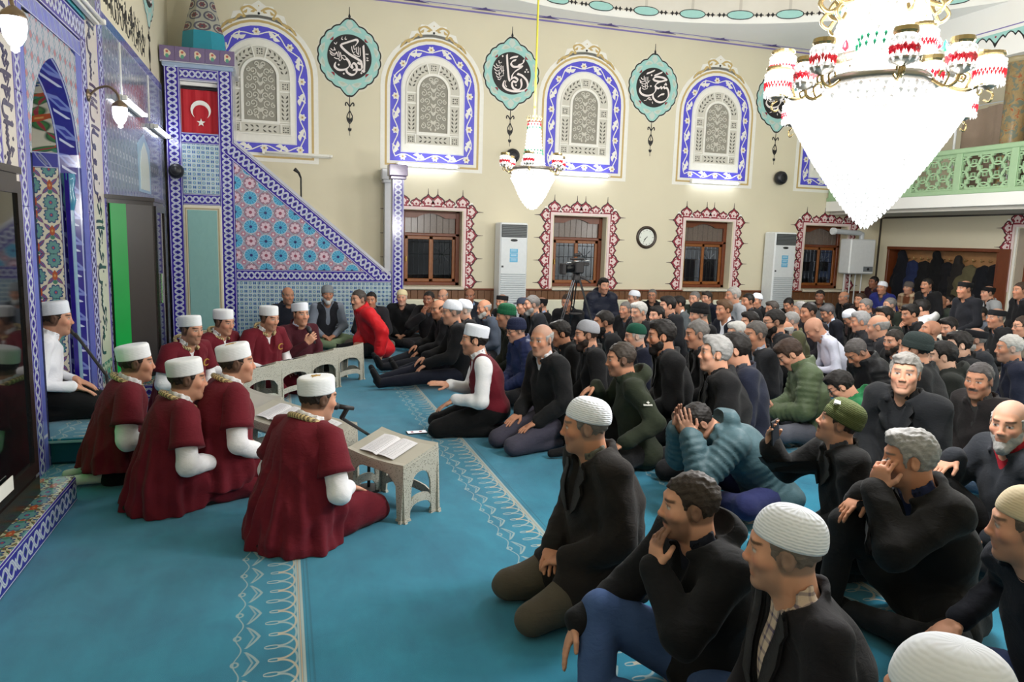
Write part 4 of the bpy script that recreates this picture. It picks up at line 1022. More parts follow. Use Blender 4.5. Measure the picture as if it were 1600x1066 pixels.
# jamb strips: blue, braid, script, braid
M_STRIP = plain((214, 206, 196), 0.15)
for sg, edges in ((1, (6.60, 6.75, 6.94, 7.36, 7.555)), (-1, (5.37, 5.29, 5.15, 4.90, 4.72))):
    e = edges
    MB().box((min(e[0], e[1]), 0, 0), (max(e[0], e[1]), 2.94, 0.03)).build('indigo_strip', leafband_mat(0.5, 0.3, (96, 104, 180), (130, 140, 200)), mih)
    w_ = abs(e[2] - e[1]); tile_run(mih, ((e[1] + e[2]) / 2, 0), ((e[1] + e[2]) / 2, 3.08), w_, braid_mat(w_, 0.17, bg=(74, 66, 150), name='braid_tile_jamb'), 0.02, 0.34)
    lo, hi = min(e[2], e[3]), max(e[2], e[3])
    MB().box((lo, 0.0, 0.005), (hi, 0.42, 0.03)).build('foot_panel', floral_mat((206, 204, 190), 0.1, 0.3), mih)
    sp_ = MB().box((lo, 0.42, 0.005), (hi, 3.6, 0.028)).build('script_strip', M_STRIP, mih)
    b = MB(); script_run(b, 0.5, 3.5, lo + (hi - lo) * 0.12, (hi - lo) * 0.74, 11 + sg, 0.026, 0.028, 0.031, True); b.build('script', plain((44, 38, 84), 0.2), sp_, kind='stuff')
    w_ = abs(e[4] - e[3]); tile_run(mih, ((e[3] + e[4]) / 2, 0), ((e[3] + e[4]) / 2, 3.6), w_, braid_mat(w_, 0.17, bg=(84, 76, 156), name='braid_tile_outer'), 0.02, 0.36)
# bands over the arch
tile_run(mih, (5.29, 2.985), (6.75, 2.985), 0.12, leafband_mat(0.12, 0.15, (110, 116, 184), (150, 160, 208)), 0.02, 0.3)
tile_run(mih, (5.15, 3.15), (6.94, 3.15), 0.19, braid_mat(0.19, 0.17, bg=(84, 76, 150), name='braid_tile_head'), 0.02, 0.34)
MB().box((4.9, 3.25, 0.0), (6.94, 3.34, 0.04)).build('turquoise_band', plain((80, 160, 170), 0.15), mih); MB().box((4.72, 3.34, 0.0), (7.36, 3.62, 0.03)).build('head_tiles', M_WALLT, mih)
tl = tube_lamp(on_qibla(6.5, 3.30, XQ + 0.05), 1.3, 'unlit white fluorescent batten over the prayer niche', False)
# platform the preacher sits on
pf = thing('niche_platform', 'low turquoise carpeted platform in front of the prayer niche', 'platform', T(0, 0, 0))
MB().bbox((-2.1, 5.42, 0.0), (-1.2, 6.52, 0.17), 0.02).build('platform_body', plain((18, 76, 98), 0.95, bump=0.2), pf); MB().bbox((-2.1, 5.40, 0.17), (-1.18, 6.54, 0.185), 0.005).build('platform_carpet', M_CARPET, pf)
MB().bbox((-2.1, 5.395, 0.155), (-1.17, 5.405, 0.172), 0.002).build('nosing', plain((150, 180, 190), 0.5), pf)
# ------------------------------------------------------------------ people: smooth-blended volumes meshed on a grid
def vec(*a): return np.array(a, float)
def unit(v): v = np.asarray(v, float); return v / (np.linalg.norm(v) + 1e-12)
def rot(yaw=0, pitch=0, roll=0):
    """columns right, forward, up; yaw turns to the person's left, pitch > 0 looks down"""
    cy, sy, cp, sp, cr_, sr = math.cos(yaw), math.sin(yaw), math.cos(pitch), math.sin(pitch), math.cos(roll), math.sin(roll)
    Rz = np.array([[cy, -sy, 0], [sy, cy, 0], [0, 0, 1]]); Rx = np.array([[1, 0, 0], [0, cp, sp], [0, -sp, cp]]); Ry = np.array([[cr_, 0, sr], [0, 1, 0], [-sr, 0, cr_]])
    return Rz @ Rx @ Ry

class Vol:
    """signed-distance volume on a rectilinear grid whose spacing may vary"""
    def __init__(s, boxes, coarse, pad=0.03):
        lo = np.min([b[0] for b in boxes], 0) - pad; hi = np.max([b[1] for b in boxes], 0) + pad
        s.ax = []
        for k in range(3):
            cuts = sorted({lo[k], hi[k], *[max(lo[k], b[0][k]) for b in boxes if b[2] < coarse], *[min(hi[k], b[1][k]) for b in boxes if b[2] < coarse]})
            pts = []
            for a, c in zip(cuts[:-1], cuts[1:]):
                if c - a < 1e-6: continue
                m = (a + c) / 2; st = min([coarse] + [b[2] for b in boxes if b[0][k] <= m <= b[1][k]]); n = max(1, math.ceil((c - a) / st)); pts.append(np.linspace(a, c, n, endpoint=False))
            s.ax.append(np.concatenate(pts + [[hi[k]]]).astype(np.float32))
        s.F = np.full([len(a) for a in s.ax], 0.12, np.float32); s.coarse = coarse
    def _sub(s, lo, hi, m):
        sl = []
        for k in range(3):
            i = max(0, np.searchsorted(s.ax[k], lo[k] - m) - 1); j = min(len(s.ax[k]), np.searchsorted(s.ax[k], hi[k] + m) + 1); sl.append(slice(i, max(i + 1, j)))
        return tuple(sl), s.ax[0][sl[0]][:, None, None], s.ax[1][sl[1]][None, :, None], s.ax[2][sl[2]][None, None, :]
    def _mix(s, sl, d, k, sub):
        A = s.F[sl]
        if sub: d = -d; h = np.maximum(k - np.abs(A - d), 0) / k; s.F[sl] = np.maximum(A, d) + h * h * k / 4
        else: h = np.maximum(k - np.abs(A - d), 0) / k; s.F[sl] = np.minimum(A, d) - h * h * k / 4
    def cap(s, a, b, ra, rb, k=0.02, sub=False, L=None, quilt=None):
        a, b = np.asarray(a, float), np.asarray(b, float); R = max(ra, rb) * (1.0 if L is None else 1.25)
        sl, X, Y, Z = s._sub(np.minimum(a, b) - R, np.maximum(a, b) + R, k + 2.2 * s.coarse)
        f = 1.0
        if L is not None:
            X, Y, Z = [np.float32(L[i][0]) * X + np.float32(L[i][1]) * Y + np.float32(L[i][2]) * Z for i in range(3)]; a, b = L @ a, L @ b; f = 1.0 / np.linalg.norm(L, 2)
        ba = (b - a).astype(np.float32); px, py, pz = X - np.float32(a[0]), Y - np.float32(a[1]), Z - np.float32(a[2])
        h = np.clip((px * ba[0] + py * ba[1] + pz * ba[2]) / np.float32(ba @ ba + 1e-12), 0, 1)
        r = np.float32(ra) + np.float32(rb - ra) * h
        if quilt: r = r + np.float32(quilt[0]) * np.abs(np.sin(h * np.float32(np.linalg.norm(ba) * PI / quilt[1])))
        d = (np.sqrt((px - ba[0] * h) ** 2 + (py - ba[1] * h) ** 2 + (pz - ba[2] * h) ** 2) - r) * np.float32(f)
        s._mix(sl, d, k, sub); return s
    def ell(s, c, R, r, k=0.02, sub=False, cut=None):
        c = np.asarray(c, float); r = np.asarray(r, float); m = np.abs(R) @ r
        sl, X, Y, Z = s._sub(c - m, c + m, k + 2.2 * s.coarse)
        px, py, pz = X - np.float32(c[0]), Y - np.float32(c[1]), Z - np.float32(c[2])
        q = [(px * np.float32(R[0, i]) + py * np.float32(R[1, i]) + pz * np.float32(R[2, i])) for i in range(3)]
        k0 = np.sqrt(sum((q[i] / np.float32(r[i])) ** 2 for i in range(3))); k1 = np.sqrt(sum((q[i] / np.float32(r[i] ** 2)) ** 2 for i in range(3))) + 1e-6
        d = k0 * (k0 - 1) / k1
        if cut is not None: d = np.maximum(d, cut(q[0], q[1], q[2]))
        s._mix(sl, d, k, sub); return s
    def plane(s, p, n):
        """keep only the side towards -n"""
        n = unit(n); X, Y, Z = s.ax[0][:, None, None], s.ax[1][None, :, None], s.ax[2][None, None, :]
        s.F = np.maximum(s.F, ((X - p[0]) * n[0] + (Y - p[1]) * n[1] + (Z - p[2]) * n[2]).astype(np.float32)); return s
    def mesh(s):
        F = s.F; F[0] = F[-1] = np.maximum(F[0], 0.01); F[:, 0] = np.maximum(F[:, 0], 0.01); F[:, -1] = np.maximum(F[:, -1], 0.01); F[:, :, 0] = np.maximum(F[:, :, 0], 0.01); F[:, :, -1] = np.maximum(F[:, :, -1], 0.01); F[0] = np.maximum(F[0], 0.01); F[-1] = np.maximum(F[-1], 0.01)
        I = F < 0; nx, ny, nz = F.shape
        cnt = np.zeros((nx - 1, ny - 1, nz - 1), np.uint8)
        for i in (0, 1):
            for j in (0, 1):
                for k in (0, 1): cnt += I[i:nx - 1 + i, j:ny - 1 + j, k:nz - 1 + k]
        act = (cnt > 0) & (cnt < 8); ci, cj, ck = np.nonzero(act)
        if len(ci) == 0: return np.zeros((0, 3)), np.zeros((0, 4), int)
        idx = np.full(act.shape, -1, np.int32); idx[ci, cj, ck] = np.arange(len(ci))
        acc = np.zeros((len(ci), 3), np.float32); num = np.zeros(len(ci), np.float32); ax = s.ax
        corner = {}
        for i in (0, 1):
            for j in (0, 1):
                for k in (0, 1): corner[i, j, k] = F[ci + i, cj + j, ck + k]
        for d in range(3):
            o = [x for x in range(3) if x != d]
            for p in (0, 1):
                for q in (0, 1):
                    a = [0, 0, 0]; a[o[0]] = p; a[o[1]] = q; b = list(a); b[d] = 1
                    fa, fb = corner[tuple(a)], corner[tuple(b)]; m = (fa < 0) != (fb < 0)
                    t = np.where(m, fa / np.where(m, fa - fb, 1), 0); base = (ci, cj, ck)
                    for e in range(3):
                        g = ax[e][base[e] + a[e]]
                        if e == d: g = g + t * (ax[e][base[e] + 1] - ax[e][base[e]])
                        acc[:, e] += np.where(m, g, 0)
                    num += m
        V = acc / num[:, None]
        Q = []
        for d in range(3):
            o = [(d + 1) % 3, (d + 2) % 3]
            sl0 = [slice(None)] * 3; sl1 = [slice(None)] * 3; sl0[d] = slice(0, -1); sl1[d] = slice(1, None)
            ch = I[tuple(sl0)] != I[tuple(sl1)]
            e = np.array(np.nonzero(ch)); ok = (e[o[0]] > 0) & (e[o[1]] > 0) & (e[o[0]] < F.shape[o[0]] - 1) & (e[o[1]] < F.shape[o[1]] - 1); e = e[:, ok]
            ins = I[tuple(sl0)][tuple(e)]
            def at(p, q):
                c = e.copy(); c[o[0]] -= p; c[o[1]] -= q; return idx[tuple(c)]
            f = np.stack([at(1, 1), at(0, 1), at(0, 0), at(1, 0)], 1); f[~ins] = f[~ins][:, ::-1]; Q.append(f)
        Q = np.concatenate(Q); Q = Q[(Q >= 0).all(1)]
        return V, Q

def soft(a, b, x): t = np.clip((x - a) / (b - a), 0, 1); return t * t * (3 - 2 * t)
def to_mesh(name, V, Q, mats, cols=None):
    me = bpy.data.meshes.new(name); n, m = len(V), len(Q)
    me.vertices.add(n); me.vertices.foreach_set('co', np.asarray(V, np.float32).ravel())
    me.loops.add(4 * m); me.loops.foreach_set('vertex_index', np.asarray(Q, np.int32).ravel())
    me.polygons.add(m); me.polygons.foreach_set('loop_start', np.arange(0, 4 * m, 4, dtype=np.int32))
    me.polygons.foreach_set('use_smooth', np.ones(m, bool))
    for t in mats: me.materials.append(t)
    me.update(calc_edges=True)
    if cols is not None:
        a = me.color_attributes.new('skin_tone', 'FLOAT_COLOR', 'POINT'); c = np.ones((n, 4), np.float32); c[:, :3] = cols; a.data.foreach_set('color', c.ravel())
    return me
def vnormals(V, Q):
    n = np.cross(V[Q[:, 2]] - V[Q[:, 0]], V[Q[:, 3]] - V[Q[:, 1]]); N = np.zeros_like(V)
    for k in range(4): np.add.at(N, Q[:, k], n)
    return N / (np.linalg.norm(N, axis=1, keepdims=True) + 1e-9)
def creases(V, Q, amp, seed, f=1.0):
    """soft folds pressed into cloth"""
    if amp <= 0 or len(V) == 0: return V
    r = np.random.RandomState(seed); ph = r.uniform(0, 6.28, 9); N = vnormals(V, Q); x, y, z = (V * f).T
    rg = lambda t: 1 - 2 * np.abs(np.sin(t)) ** 0.8
    w = 0.7 * rg(6 * x + 5 * z + 1.6 * np.sin(7 * y + ph[0]) + ph[1]) + 0.6 * rg(10 * z - 7 * y + 1.8 * np.sin(8 * x + ph[2]) + ph[3]) + 0.45 * rg(17 * y + 11 * x + 1.6 * np.sin(12 * z + ph[4]) + ph[5]) + 0.3 * np.sin(40 * z + 21 * x + ph[6])
    return V + N * (amp * w)[:, None]

def skinmat():
    M = Mat('skin'); M.coords(); n = M.nt.nodes.new('ShaderNodeAttribute'); n.attribute_name = 'skin_tone'
    k = M.noise(90.0, 3); k2 = M.noise(14.0, 2)
    mx = M.nt.nodes.new('ShaderNodeMix'); mx.data_type = 'RGBA'; mx.blend_type = 'MULTIPLY'; mx.inputs[0].default_value = 1.0
    M.nt.links.new(n.outputs['Color'], mx.inputs[6]); M.nt.links.new(M.mix((236, 224, 220), (255, 255, 255), k2), mx.inputs[7])
    M.color(mx.outputs[2]); M.set(0.6, 0.3); M.bump(k, 0.12, 0.002); return M.m
M_SKIN = skinmat()
_fab = {}
def fabric(c, rough=0.9, weave=0.25, check=None, sheen=0.04):
    key = (c, rough, weave, check)
    if key in _fab: return _fab[key]
    M = Mat('cloth_%02x%02x%02x' % c); x, y, z = M.coords(); n = M.noise(240.0, 2); n2 = M.noise(5.0, 4, 0.6, None, 0.8); n3 = M.noise(16.0, 3, 0.55, M.scaled(1.0, 1.0, 2.2), 1.5)
    a = lin(c)[:3]
    if max(c) < 66: a = tuple(v * 0.6 for v in a)
    col = M.mix(tuple(v * 0.82 for v in a) + (1,), tuple(min(1, v * 1.12 + 0.003) for v in a) + (1,), n2)
    if check:
        u, v, t = (x * check[1]).frac() - 0.5, (z * check[1]).frac() - 0.5, (y * check[1]).frac() - 0.5
        col = M.mix(col, check[0], (u.abs().below(0.14, 0.05) * 0.5 + v.abs().below(0.14, 0.05) * 0.5 + t.abs().below(0.10, 0.05) * 0.3).sat())
    M.color(col); M.set(rough, 0.25, Sheen_Weight=sheen); M.bump(n3 * 1.0 + n * 0.03 * (weave / 0.25), 0.30, 0.010)
    _fab[key] = M.m; return M.m
_hair = {}
def hairmat(c):
    if c not in _hair:
        M = Mat('hair_%02x%02x%02x' % c); M.coords(); n = M.noise(60.0, 3, 0.7, M.scaled(1.0, 0.3, 1.0), 0.5); a = lin(c)[:3]
        M.color(M.mix(tuple(v * 0.55 for v in a) + (1,), tuple(min(1, v * 1.35) for v in a) + (1,), n)); M.set(0.6, 0.3); M.bump(n, 0.6, 0.006); _hair[c] = M.m
    return _hair[c]
def knitmat(c, lace=False):
    M = Mat('knit_cap'); x, y, z = M.coords(); a = (y.atan2(x)) * (28 / PI); zz = z * (2 * PI / 0.0085)
    wv = (a * 2 + (zz * 0.5).sin() * 1.2).sin() * 0.5 + (zz).sin() * 0.5; n = M.noise(12.0)
    M.color(M.mix(tuple(int(v * 0.94) for v in c), c, n)); M.set(0.85, 0.2); M.bump(wv, 0.35 if lace else 0.12, 0.004); return M.m
_knit = {}
def knit(c, lace=False):
    if (c, lace) not in _knit: _knit[c, lace] = knitmat(c, lace)
    return _knit[c, lace]

LODS = [dict(head=0.0042, hand=0.0046, body=0.016, cloth=0.0105, hair=0.0062), dict(head=0.0062, hand=0.0066, body=0.020, cloth=0.0145, hair=0.009), dict(head=0.0088, hand=0.0105, body=0.026, cloth=0.021, hair=0.013)]
PS = 0.92                                                            # the congregation sits a little smaller than life-model size

def ik(S, W, l1, l2, pole):
    d = W - S; L = np.linalg.norm(d); L2 = min(L, (l1 + l2) * 0.999); u = d / L; W = S + u * L2
    a = (l1 * l1 - l2 * l2 + L2 * L2) / (2 * L2); h = math.sqrt(max(l1 * l1 - a * a, 1e-8)); p = pole - (pole @ u) * u
    return S + u * a + unit(p) * h, W

def skeleton(P):
    """joint positions in the person's own frame (x right, y forward, z up), life-model metres"""
    K = {}; pose = P.get('pose', 'cross'); lean = math.radians(P.get('lean', 6)); twist = math.radians(P.get('twist', 0)); side = math.radians(P.get('side', 0))
    pz = {'kneel': 0.215, 'cross': 0.125, 'knee_up': 0.13, 'legs_out': 0.13, 'side': 0.14, 'chair': 0.52, 'stand': 0.92, 'up_kneel': 0.50}[pose] + P.get('lift', 0)
    pel = vec(0, 0, pz); Rt = rot(twist, lean, side); up, fw, rt = Rt[:, 2], Rt[:, 1], Rt[:, 0]
    hunch = math.radians(P.get('hunch', 8)); R2 = rot(twist, lean + hunch, side); up2, fw2 = R2[:, 2], R2[:, 1]
    K['pel'], K['R1'], K['R2'] = pel, Rt, R2
    tk = P.get('torso', 1.0); K['chest'] = pel + up * 0.28 * tk; K['neck'] = K['chest'] + up2 * 0.215 * tk
    for sg, n in ((1, 'r'), (-1, 'l')): K['sh' + n] = K['neck'] + R2[:, 0] * sg * 0.176 - up2 * 0.052
    hy, hp, hr = [math.radians(v) for v in P.get('head', (0, 0, 0))]
    Rh = rot(twist + hy, hp, hr); K['Rh'] = Rh
    K['skull'] = K['neck'] + up2 * 0.034 + fw2 * 0.022 + Rh[:, 2] * 0.105 + Rh[:, 1] * 0.018
    K['jaw'] = K['neck'] + up2 * 0.06 + fw2 * 0.02
    for sg, n in ((1, 'r'), (-1, 'l')):
        hip = pel + vec(sg * 0.092, 0.02, -0.01); K['hip' + n] = hip
        if pose == 'kneel': kn, an, to = vec(sg * P.get('spread', 0.13), 0.43, 0.075), vec(sg * 0.115, 0.03 - P.get('feet', 0) * 0.6, 0.055), vec(sg * 0.075, -0.16 - P.get('feet', 0), 0.045)
        elif pose == 'cross': kn, an, to = vec(sg * 0.30, 0.27, 0.13), vec(-sg * 0.06, 0.36 + 0.04 * sg, 0.06), vec(-sg * 0.20, 0.35 + 0.05 * sg, 0.05)
        elif pose == 'knee_up':
            if sg == P.get('up_side', 1):
                kx, ky, kz = P.get('knee', (0.16, 0.36, 0.42)); kn, an, to = vec(sg * kx, ky, kz), vec(sg * P.get('ankle', (0.14, 0.42))[0], P.get('ankle', (0.14, 0.42))[1], 0.07), vec(sg * P.get('ankle', (0.14, 0.42))[0], P.get('ankle', (0.14, 0.42))[1] + 0.18, 0.04)
            else: kn, an, to = vec(sg * 0.36, 0.24, 0.12), vec(-sg * 0.04, 0.36, 0.06), vec(-sg * 0.2, 0.36, 0.05)
        elif pose == 'legs_out': kn, an, to = vec(sg * 0.10, 0.46, 0.17 if sg > 0 else 0.12), vec(sg * 0.09, 0.88, 0.065), vec(sg * 0.11, 0.95, 0.20)
        elif pose == 'side': kn, an, to = vec(sg * 0.12 + 0.12, 0.40, 0.09), vec(sg * 0.08 + 0.30, 0.05, 0.06), vec(sg * 0.06 + 0.42, -0.08, 0.045)
        elif pose == 'chair': kn, an, to = vec(sg * 0.12, 0.43, 0.50), vec(sg * 0.13, 0.40, 0.08), vec(sg * 0.14, 0.60, 0.04)
        elif pose == 'up_kneel': kn, an, to = vec(sg * 0.13, 0.06, 0.075), vec(sg * 0.115, -0.36, 0.06), vec(sg * 0.1, -0.52, 0.04)
        else: kn, an, to = vec(sg * 0.10, 0.02, 0.48), vec(sg * 0.10, -0.02, 0.08), vec(sg * 0.12, 0.16, 0.04)
        off = vec(0, 0, P.get('lift', 0) if pose in ('kneel', 'cross', 'side', 'knee_up', 'legs_out', 'up_kneel') else 0)
        kn, an, to = kn + off, an + off, to + off
        K['kn' + n], K['an' + n], K['to' + n] = kn, an, to
        # arms
        A = P.get('arm_' + n, P.get('arms', 'lap'))
        S = K['sh' + n]
        pole = vec(sg * 0.55, -0.35, -0.75); kind = A if isinstance(A, str) else A.get('kind', 'free')
        z0 = P.get('lift', 0)
        if kind == 'lap': W = vec(sg * 0.085, 0.235, pz + 0.065); fd, pn = vec(-sg * 0.75, 0.55, -0.25), vec(-sg * 0.2, 0.1, -0.97); cu = 0.55
        elif kind == 'thigh': W = (K['hip' + n] + (kn - K['hip' + n]) * 0.50) + vec(sg * 0.03, 0, 0.115); fd = unit(kn - K['hip' + n]) * 0.9 + vec(-sg * 0.25, 0, -0.12); pn = vec(0, 0.15, -1.0); cu = 0.25
        elif kind == 'knee': W = kn + vec(-sg * 0.02, -0.07, 0.14 if pose != 'chair' else 0.12); fd, pn = vec(0, 0.85, -0.5), vec(0, -0.3, -1); cu = 0.5
        elif kind == 'floor': W = vec(sg * 0.36, 0.10, 0.13); fd, pn = vec(sg * 0.2, 0.2, -0.95), vec(-sg * 0.9, 0.1, 0); cu = 0.35
        elif kind == 'hold': W = K['skull'] + Rh @ vec(sg * 0.085, 0.105, 0.012); fd, pn = Rh @ vec(-sg * 0.12, -0.48, 0.86), Rh @ vec(-sg * 0.9, -0.35, -0.1); cu = 0.38; pole = vec(sg * 0.35, 0.35, -0.95)
        elif kind == 'chin': W = K['skull'] + Rh @ vec(sg * 0.045, 0.125, -0.225); fd, pn = Rh @ vec(-sg * 0.25, -0.05, 0.95), Rh @ vec(-sg * 0.35, -0.9, 0); cu = 0.75; pole = vec(sg * 0.5, 0.5, -0.8)
        elif kind == 'cheek': W = K['skull'] + Rh @ vec(sg * 0.080, 0.140, -0.115); fd, pn = Rh @ vec(-sg * 0.10, -0.25, 0.95), Rh @ vec(-sg * 0.75, -0.6, 0.0); cu = 1.15; pole = vec(sg * 0.4, 0.4, -0.85)
        elif kind == 'phone': W = K['chest'] + vec(sg * 0.10, 0.40, 0.17); fd, pn = vec(-sg * 0.15, 0.15, 0.97), vec(-sg * 0.65, -0.6, 0.1); cu = 0.6
        elif kind == 'read': W = vec(sg * 0.075, 0.31, pz + 0.13); fd, pn = vec(-sg * 0.35, 0.75, 0.35), vec(-sg * 0.5, -0.2, 0.8); cu = 0.6
        elif kind == 'mic': W = K['neck'] + vec(sg * 0.06, 0.27, -0.16); fd, pn = vec(-sg * 0.5, 0.45, 0.7), vec(-sg * 0.75, -0.6, 0.1); cu = 1.15
        else:
            W = vec(*A['w']) + vec(0, 0, 0); fd, pn = vec(*A.get('fd', (0, 1, 0))), vec(*A.get('pn', (0, 0, -1))); cu = A.get('curl', 0.3)
        if isinstance(A, dict) and 'pole' in A: pole = vec(*A['pole'])
        E, W = ik(S, W, 0.285, 0.255, unit(pole))
        K['el' + n], K['wr' + n], K['hand' + n] = E, W, (unit(fd), unit(pn - (pn @ unit(fd)) * unit(fd)), cu)
    return K

def hand_prims(K, n, sg):
    W = K['wr' + n]; d, pn, cu = K['hand' + n]; lat = np.cross(pn, d) * sg * -1.0   # towards the thumb
    if P_THUMB.get(n, 0): lat = -lat
    out = [('cap', W - unit(W - K['el' + n]) * 0.0, W + d * 0.02, 0.027, 0.027, 0.02)]
    Rm = np.stack([lat, d, pn], 1); out.append(('ell', W + d * 0.055, Rm, (0.043, 0.053, 0.0165), 0.012))
    for k, (o, l, sp) in enumerate(((0.031, 0.074, 0.10), (0.0105, 0.084, 0.03), (-0.0105, 0.078, -0.04), (-0.030, 0.060, -0.12))):
        p = W + d * (0.094 - 0.003 * abs(k - 1.2)) + lat * o; dd = unit(d + lat * sp); r = 0.0092 - 0.0006 * (k == 3)
        a = cu * (0.55 + 0.12 * k)
        for sgm, fr in enumerate((0.45, 0.31, 0.24)):
            a2 = a * (1, 1.9, 2.6)[sgm] * 0.8; q = p + (dd * math.cos(a2) + pn * math.sin(a2)) * l * fr
            out.append(('cap', p, q, r, r * 0.93, 0.005)); p = q; r *= 0.93
    p = W + d * 0.028 + lat * 0.034; q = p + unit(d * 0.75 + lat * 0.62 + pn * 0.35) * 0.042; e = q + unit(d * 0.95 + lat * 0.12 + pn * (0.3 + cu * 0.35)) * 0.034
    out += [('cap', W + d * 0.015 + lat * 0.012, p, 0.019, 0.014, 0.012), ('cap', p, q, 0.0135, 0.0108, 0.008), ('cap', q, e, 0.0108, 0.0090, 0.004)]
    return out
P_THUMB = {}

def head_prims(V, K, P):
    H, R = K['skull'], K['Rh']; f = P.get('face', {})
    def w(x, y, z): return H + R @ vec(x, y, z)
    jw = f.get('jaw', 1.0); fat = f.get('fat', 0.0)
    V.ell(w(0, -0.012, 0.03), R, (0.0765, 0.097, 0.088), 0.02)
    V.ell(w(0, 0.022, -0.035), R, (0.061 * jw + fat, 0.068, 0.085), 0.03)
    V.ell(w(0, 0.008, -0.07), R, (0.054 * jw + fat, 0.062, 0.042), 0.025)
    V.ell(w(0, 0.066, -0.104), R, (0.030 * jw, 0.022, 0.021), 0.03)
    V.cap(w(-0.034, 0.076, 0.028), w(0.034, 0.076, 0.028), 0.0115, 0.0115, 0.018)
    for sg in (-1, 1):
        V.ell(w(sg * 0.044, 0.062, -0.022), R, (0.019 + fat * 0.6, 0.018, 0.02), 0.025)            # cheek bone
        V.ell(w(sg * 0.0315, 0.098, 0.004), R, (0.019, 0.012, 0.012), 0.012, sub=True)
        V.ell(w(sg * 0.0315, 0.0745, 0.004), R, (0.0145, 0.0130, 0.0115), 0.004)
        V.cap(w(sg * 0.016, 0.0835, 0.0135), w(sg * 0.046, 0.075, 0.0115), 0.0035, 0.003, 0.005)   # upper lid
        # ear
        V.ell(w(sg * 0.0765, -0.008, -0.004), R @ rot(sg * -0.35, 0, 0), (0.0085, 0.0205, 0.033), 0.008)
        V.ell(w(sg * 0.088, -0.002, 0.000), R @ rot(sg * -0.35, 0, 0), (0.007, 0.011, 0.017), 0.006, sub=True)
        V.ell(w(sg * 0.0125, 0.099, -0.034), R, (0.0082, 0.0095, 0.0072), 0.006)
    ns = f.get('nose', 0.72)
    V.cap(w(0, 0.084, 0.016), w(0, 0.083 + 0.024 * ns, -0.026), 0.0075, 0.0098, 0.012); V.ell(w(0, 0.086 + 0.024 * ns, -0.031), R, (0.0100, 0.0100, 0.0092), 0.008)
    V.ell(w(0, 0.081, -0.048), R, (0.030, 0.013, 0.017), 0.014)
    V.cap(w(-0.022, 0.0845, -0.063), w(0.022, 0.0845, -0.063), 0.0056, 0.0056, 0.008); V.cap(w(-0.019, 0.0835, -0.0745), w(0.019, 0.0835, -0.0745), 0.0066, 0.0066, 0.007)
    V.cap(w(-0.024, 0.0935, -0.0685), w(0.024, 0.0935, -0.0685), 0.0016, 0.0016, 0.004, sub=True)
    V.cap(w(0, -0.030, -0.055), K['neck'] - K['R2'][:, 2] * 0.05, 0.054 + fat, 0.060 + fat, 0.03)
    V.cap(w(0, 0.014, -0.075), K['neck'] - K['R2'][:, 2] * 0.03 + K['R2'][:, 1] * 0.02, 0.042 + fat, 0.048 + fat, 0.03)

TONES = {'light': (224, 184, 162), 'fair': (208, 158, 132), 'tan': (192, 140, 112), 'brown': (150, 104, 82)}
def head_colours(V, K, P):
    q = (V - K['skull']) @ K['Rh']; x, y, z = q.T; ax_ = np.abs(x)
    base = np.array(lin(TONES[P.get('tone', 'fair')])[:3]); C = np.tile(base, (len(V), 1))
    near = (np.abs(q) < (0.12, 0.16, 0.16)).all(1)
    def blend(m, col, s=1.0):
        m = np.clip(m * near * s, 0, 1)[:, None]; C[:] = C * (1 - m) + np.array(col) * m
    blend(np.exp(-((ax_ - 0.045) / 0.02) ** 2 - ((z + 0.03) / 0.022) ** 2) * (y > 0.03), base * (1.12, 0.80, 0.76), 0.65)   # cheeks
    blend(np.exp(-(x / 0.014) ** 2 - ((z + 0.028) / 0.016) ** 2) * (y > 0.09), base * (1.1, 0.78, 0.74), 0.6)
    blend(soft(0.086, 0.093, ax_) * (y < 0.03), base * (1.05, 0.74, 0.70), 0.6)
    hc = np.array(lin(P.get('hair_col', (40, 32, 28)))[:3])
    st = P.get('stubble', 0.25)
    if st: blend(soft(-0.02, -0.05, z - 0.35 * np.maximum(0, 0.04 - y)) * soft(-0.005, 0.02, y) * soft(-0.145, -0.125, z), hc * 0.7 + base * 0.3, st)
    if P.get('moustache'): blend(soft(0.0095, 0.0065, np.abs(z + 0.0505 + 0.12 * ax_)) * soft(0.036, 0.028, ax_) * (y > 0.06), hc, 0.95)
    blend(soft(0.031, 0.024, ax_) * soft(0.0105, 0.007, np.abs(z + 0.0690)) * (y > 0.075), base * (0.90, 0.66, 0.63), 0.5)
    ex = ax_ - 0.0315
    blend(soft(0.0165, 0.0135, np.abs(ex)) * soft(0.0072, 0.0048, np.abs(z - 0.0045)) * (y > 0.07), (0.55, 0.52, 0.50))
    blend(soft(0.0068, 0.0050, np.hypot(ex, z - 0.0045)) * (y > 0.07), (0.02, 0.013, 0.01))
    blend(soft(0.004, 0.002, np.abs(z - 0.0115 + 0.10 * np.abs(ex))) * soft(0.018, 0.014, np.abs(ex)) * (y > 0.068), base * 0.35, 0.8)
    bc = P.get('brow_col', P.get('hair_col', (40, 32, 28)))
    blend(soft(0.0065, 0.0035, np.abs(z - 0.0262 - 0.09 * np.minimum(ax_, 0.038) + 0.12 * np.maximum(0, ax_ - 0.04))) * soft(0.010, 0.014, ax_) * soft(0.056, 0.050, ax_) * (y > 0.05), np.array(lin(bc)[:3]) * 0.8, 0.85)
    if P.get('crop'):                                                # close-cropped hair is drawn on the scalp
        zc = -0.055 + 0.125 * soft(0.0, 0.062, y) + 0.02 * soft(0.05, 0.07, ax_) * 0; blend(soft(-0.008, 0.008, z - zc) * (y < 0.082), hc, P['crop'])
    return C

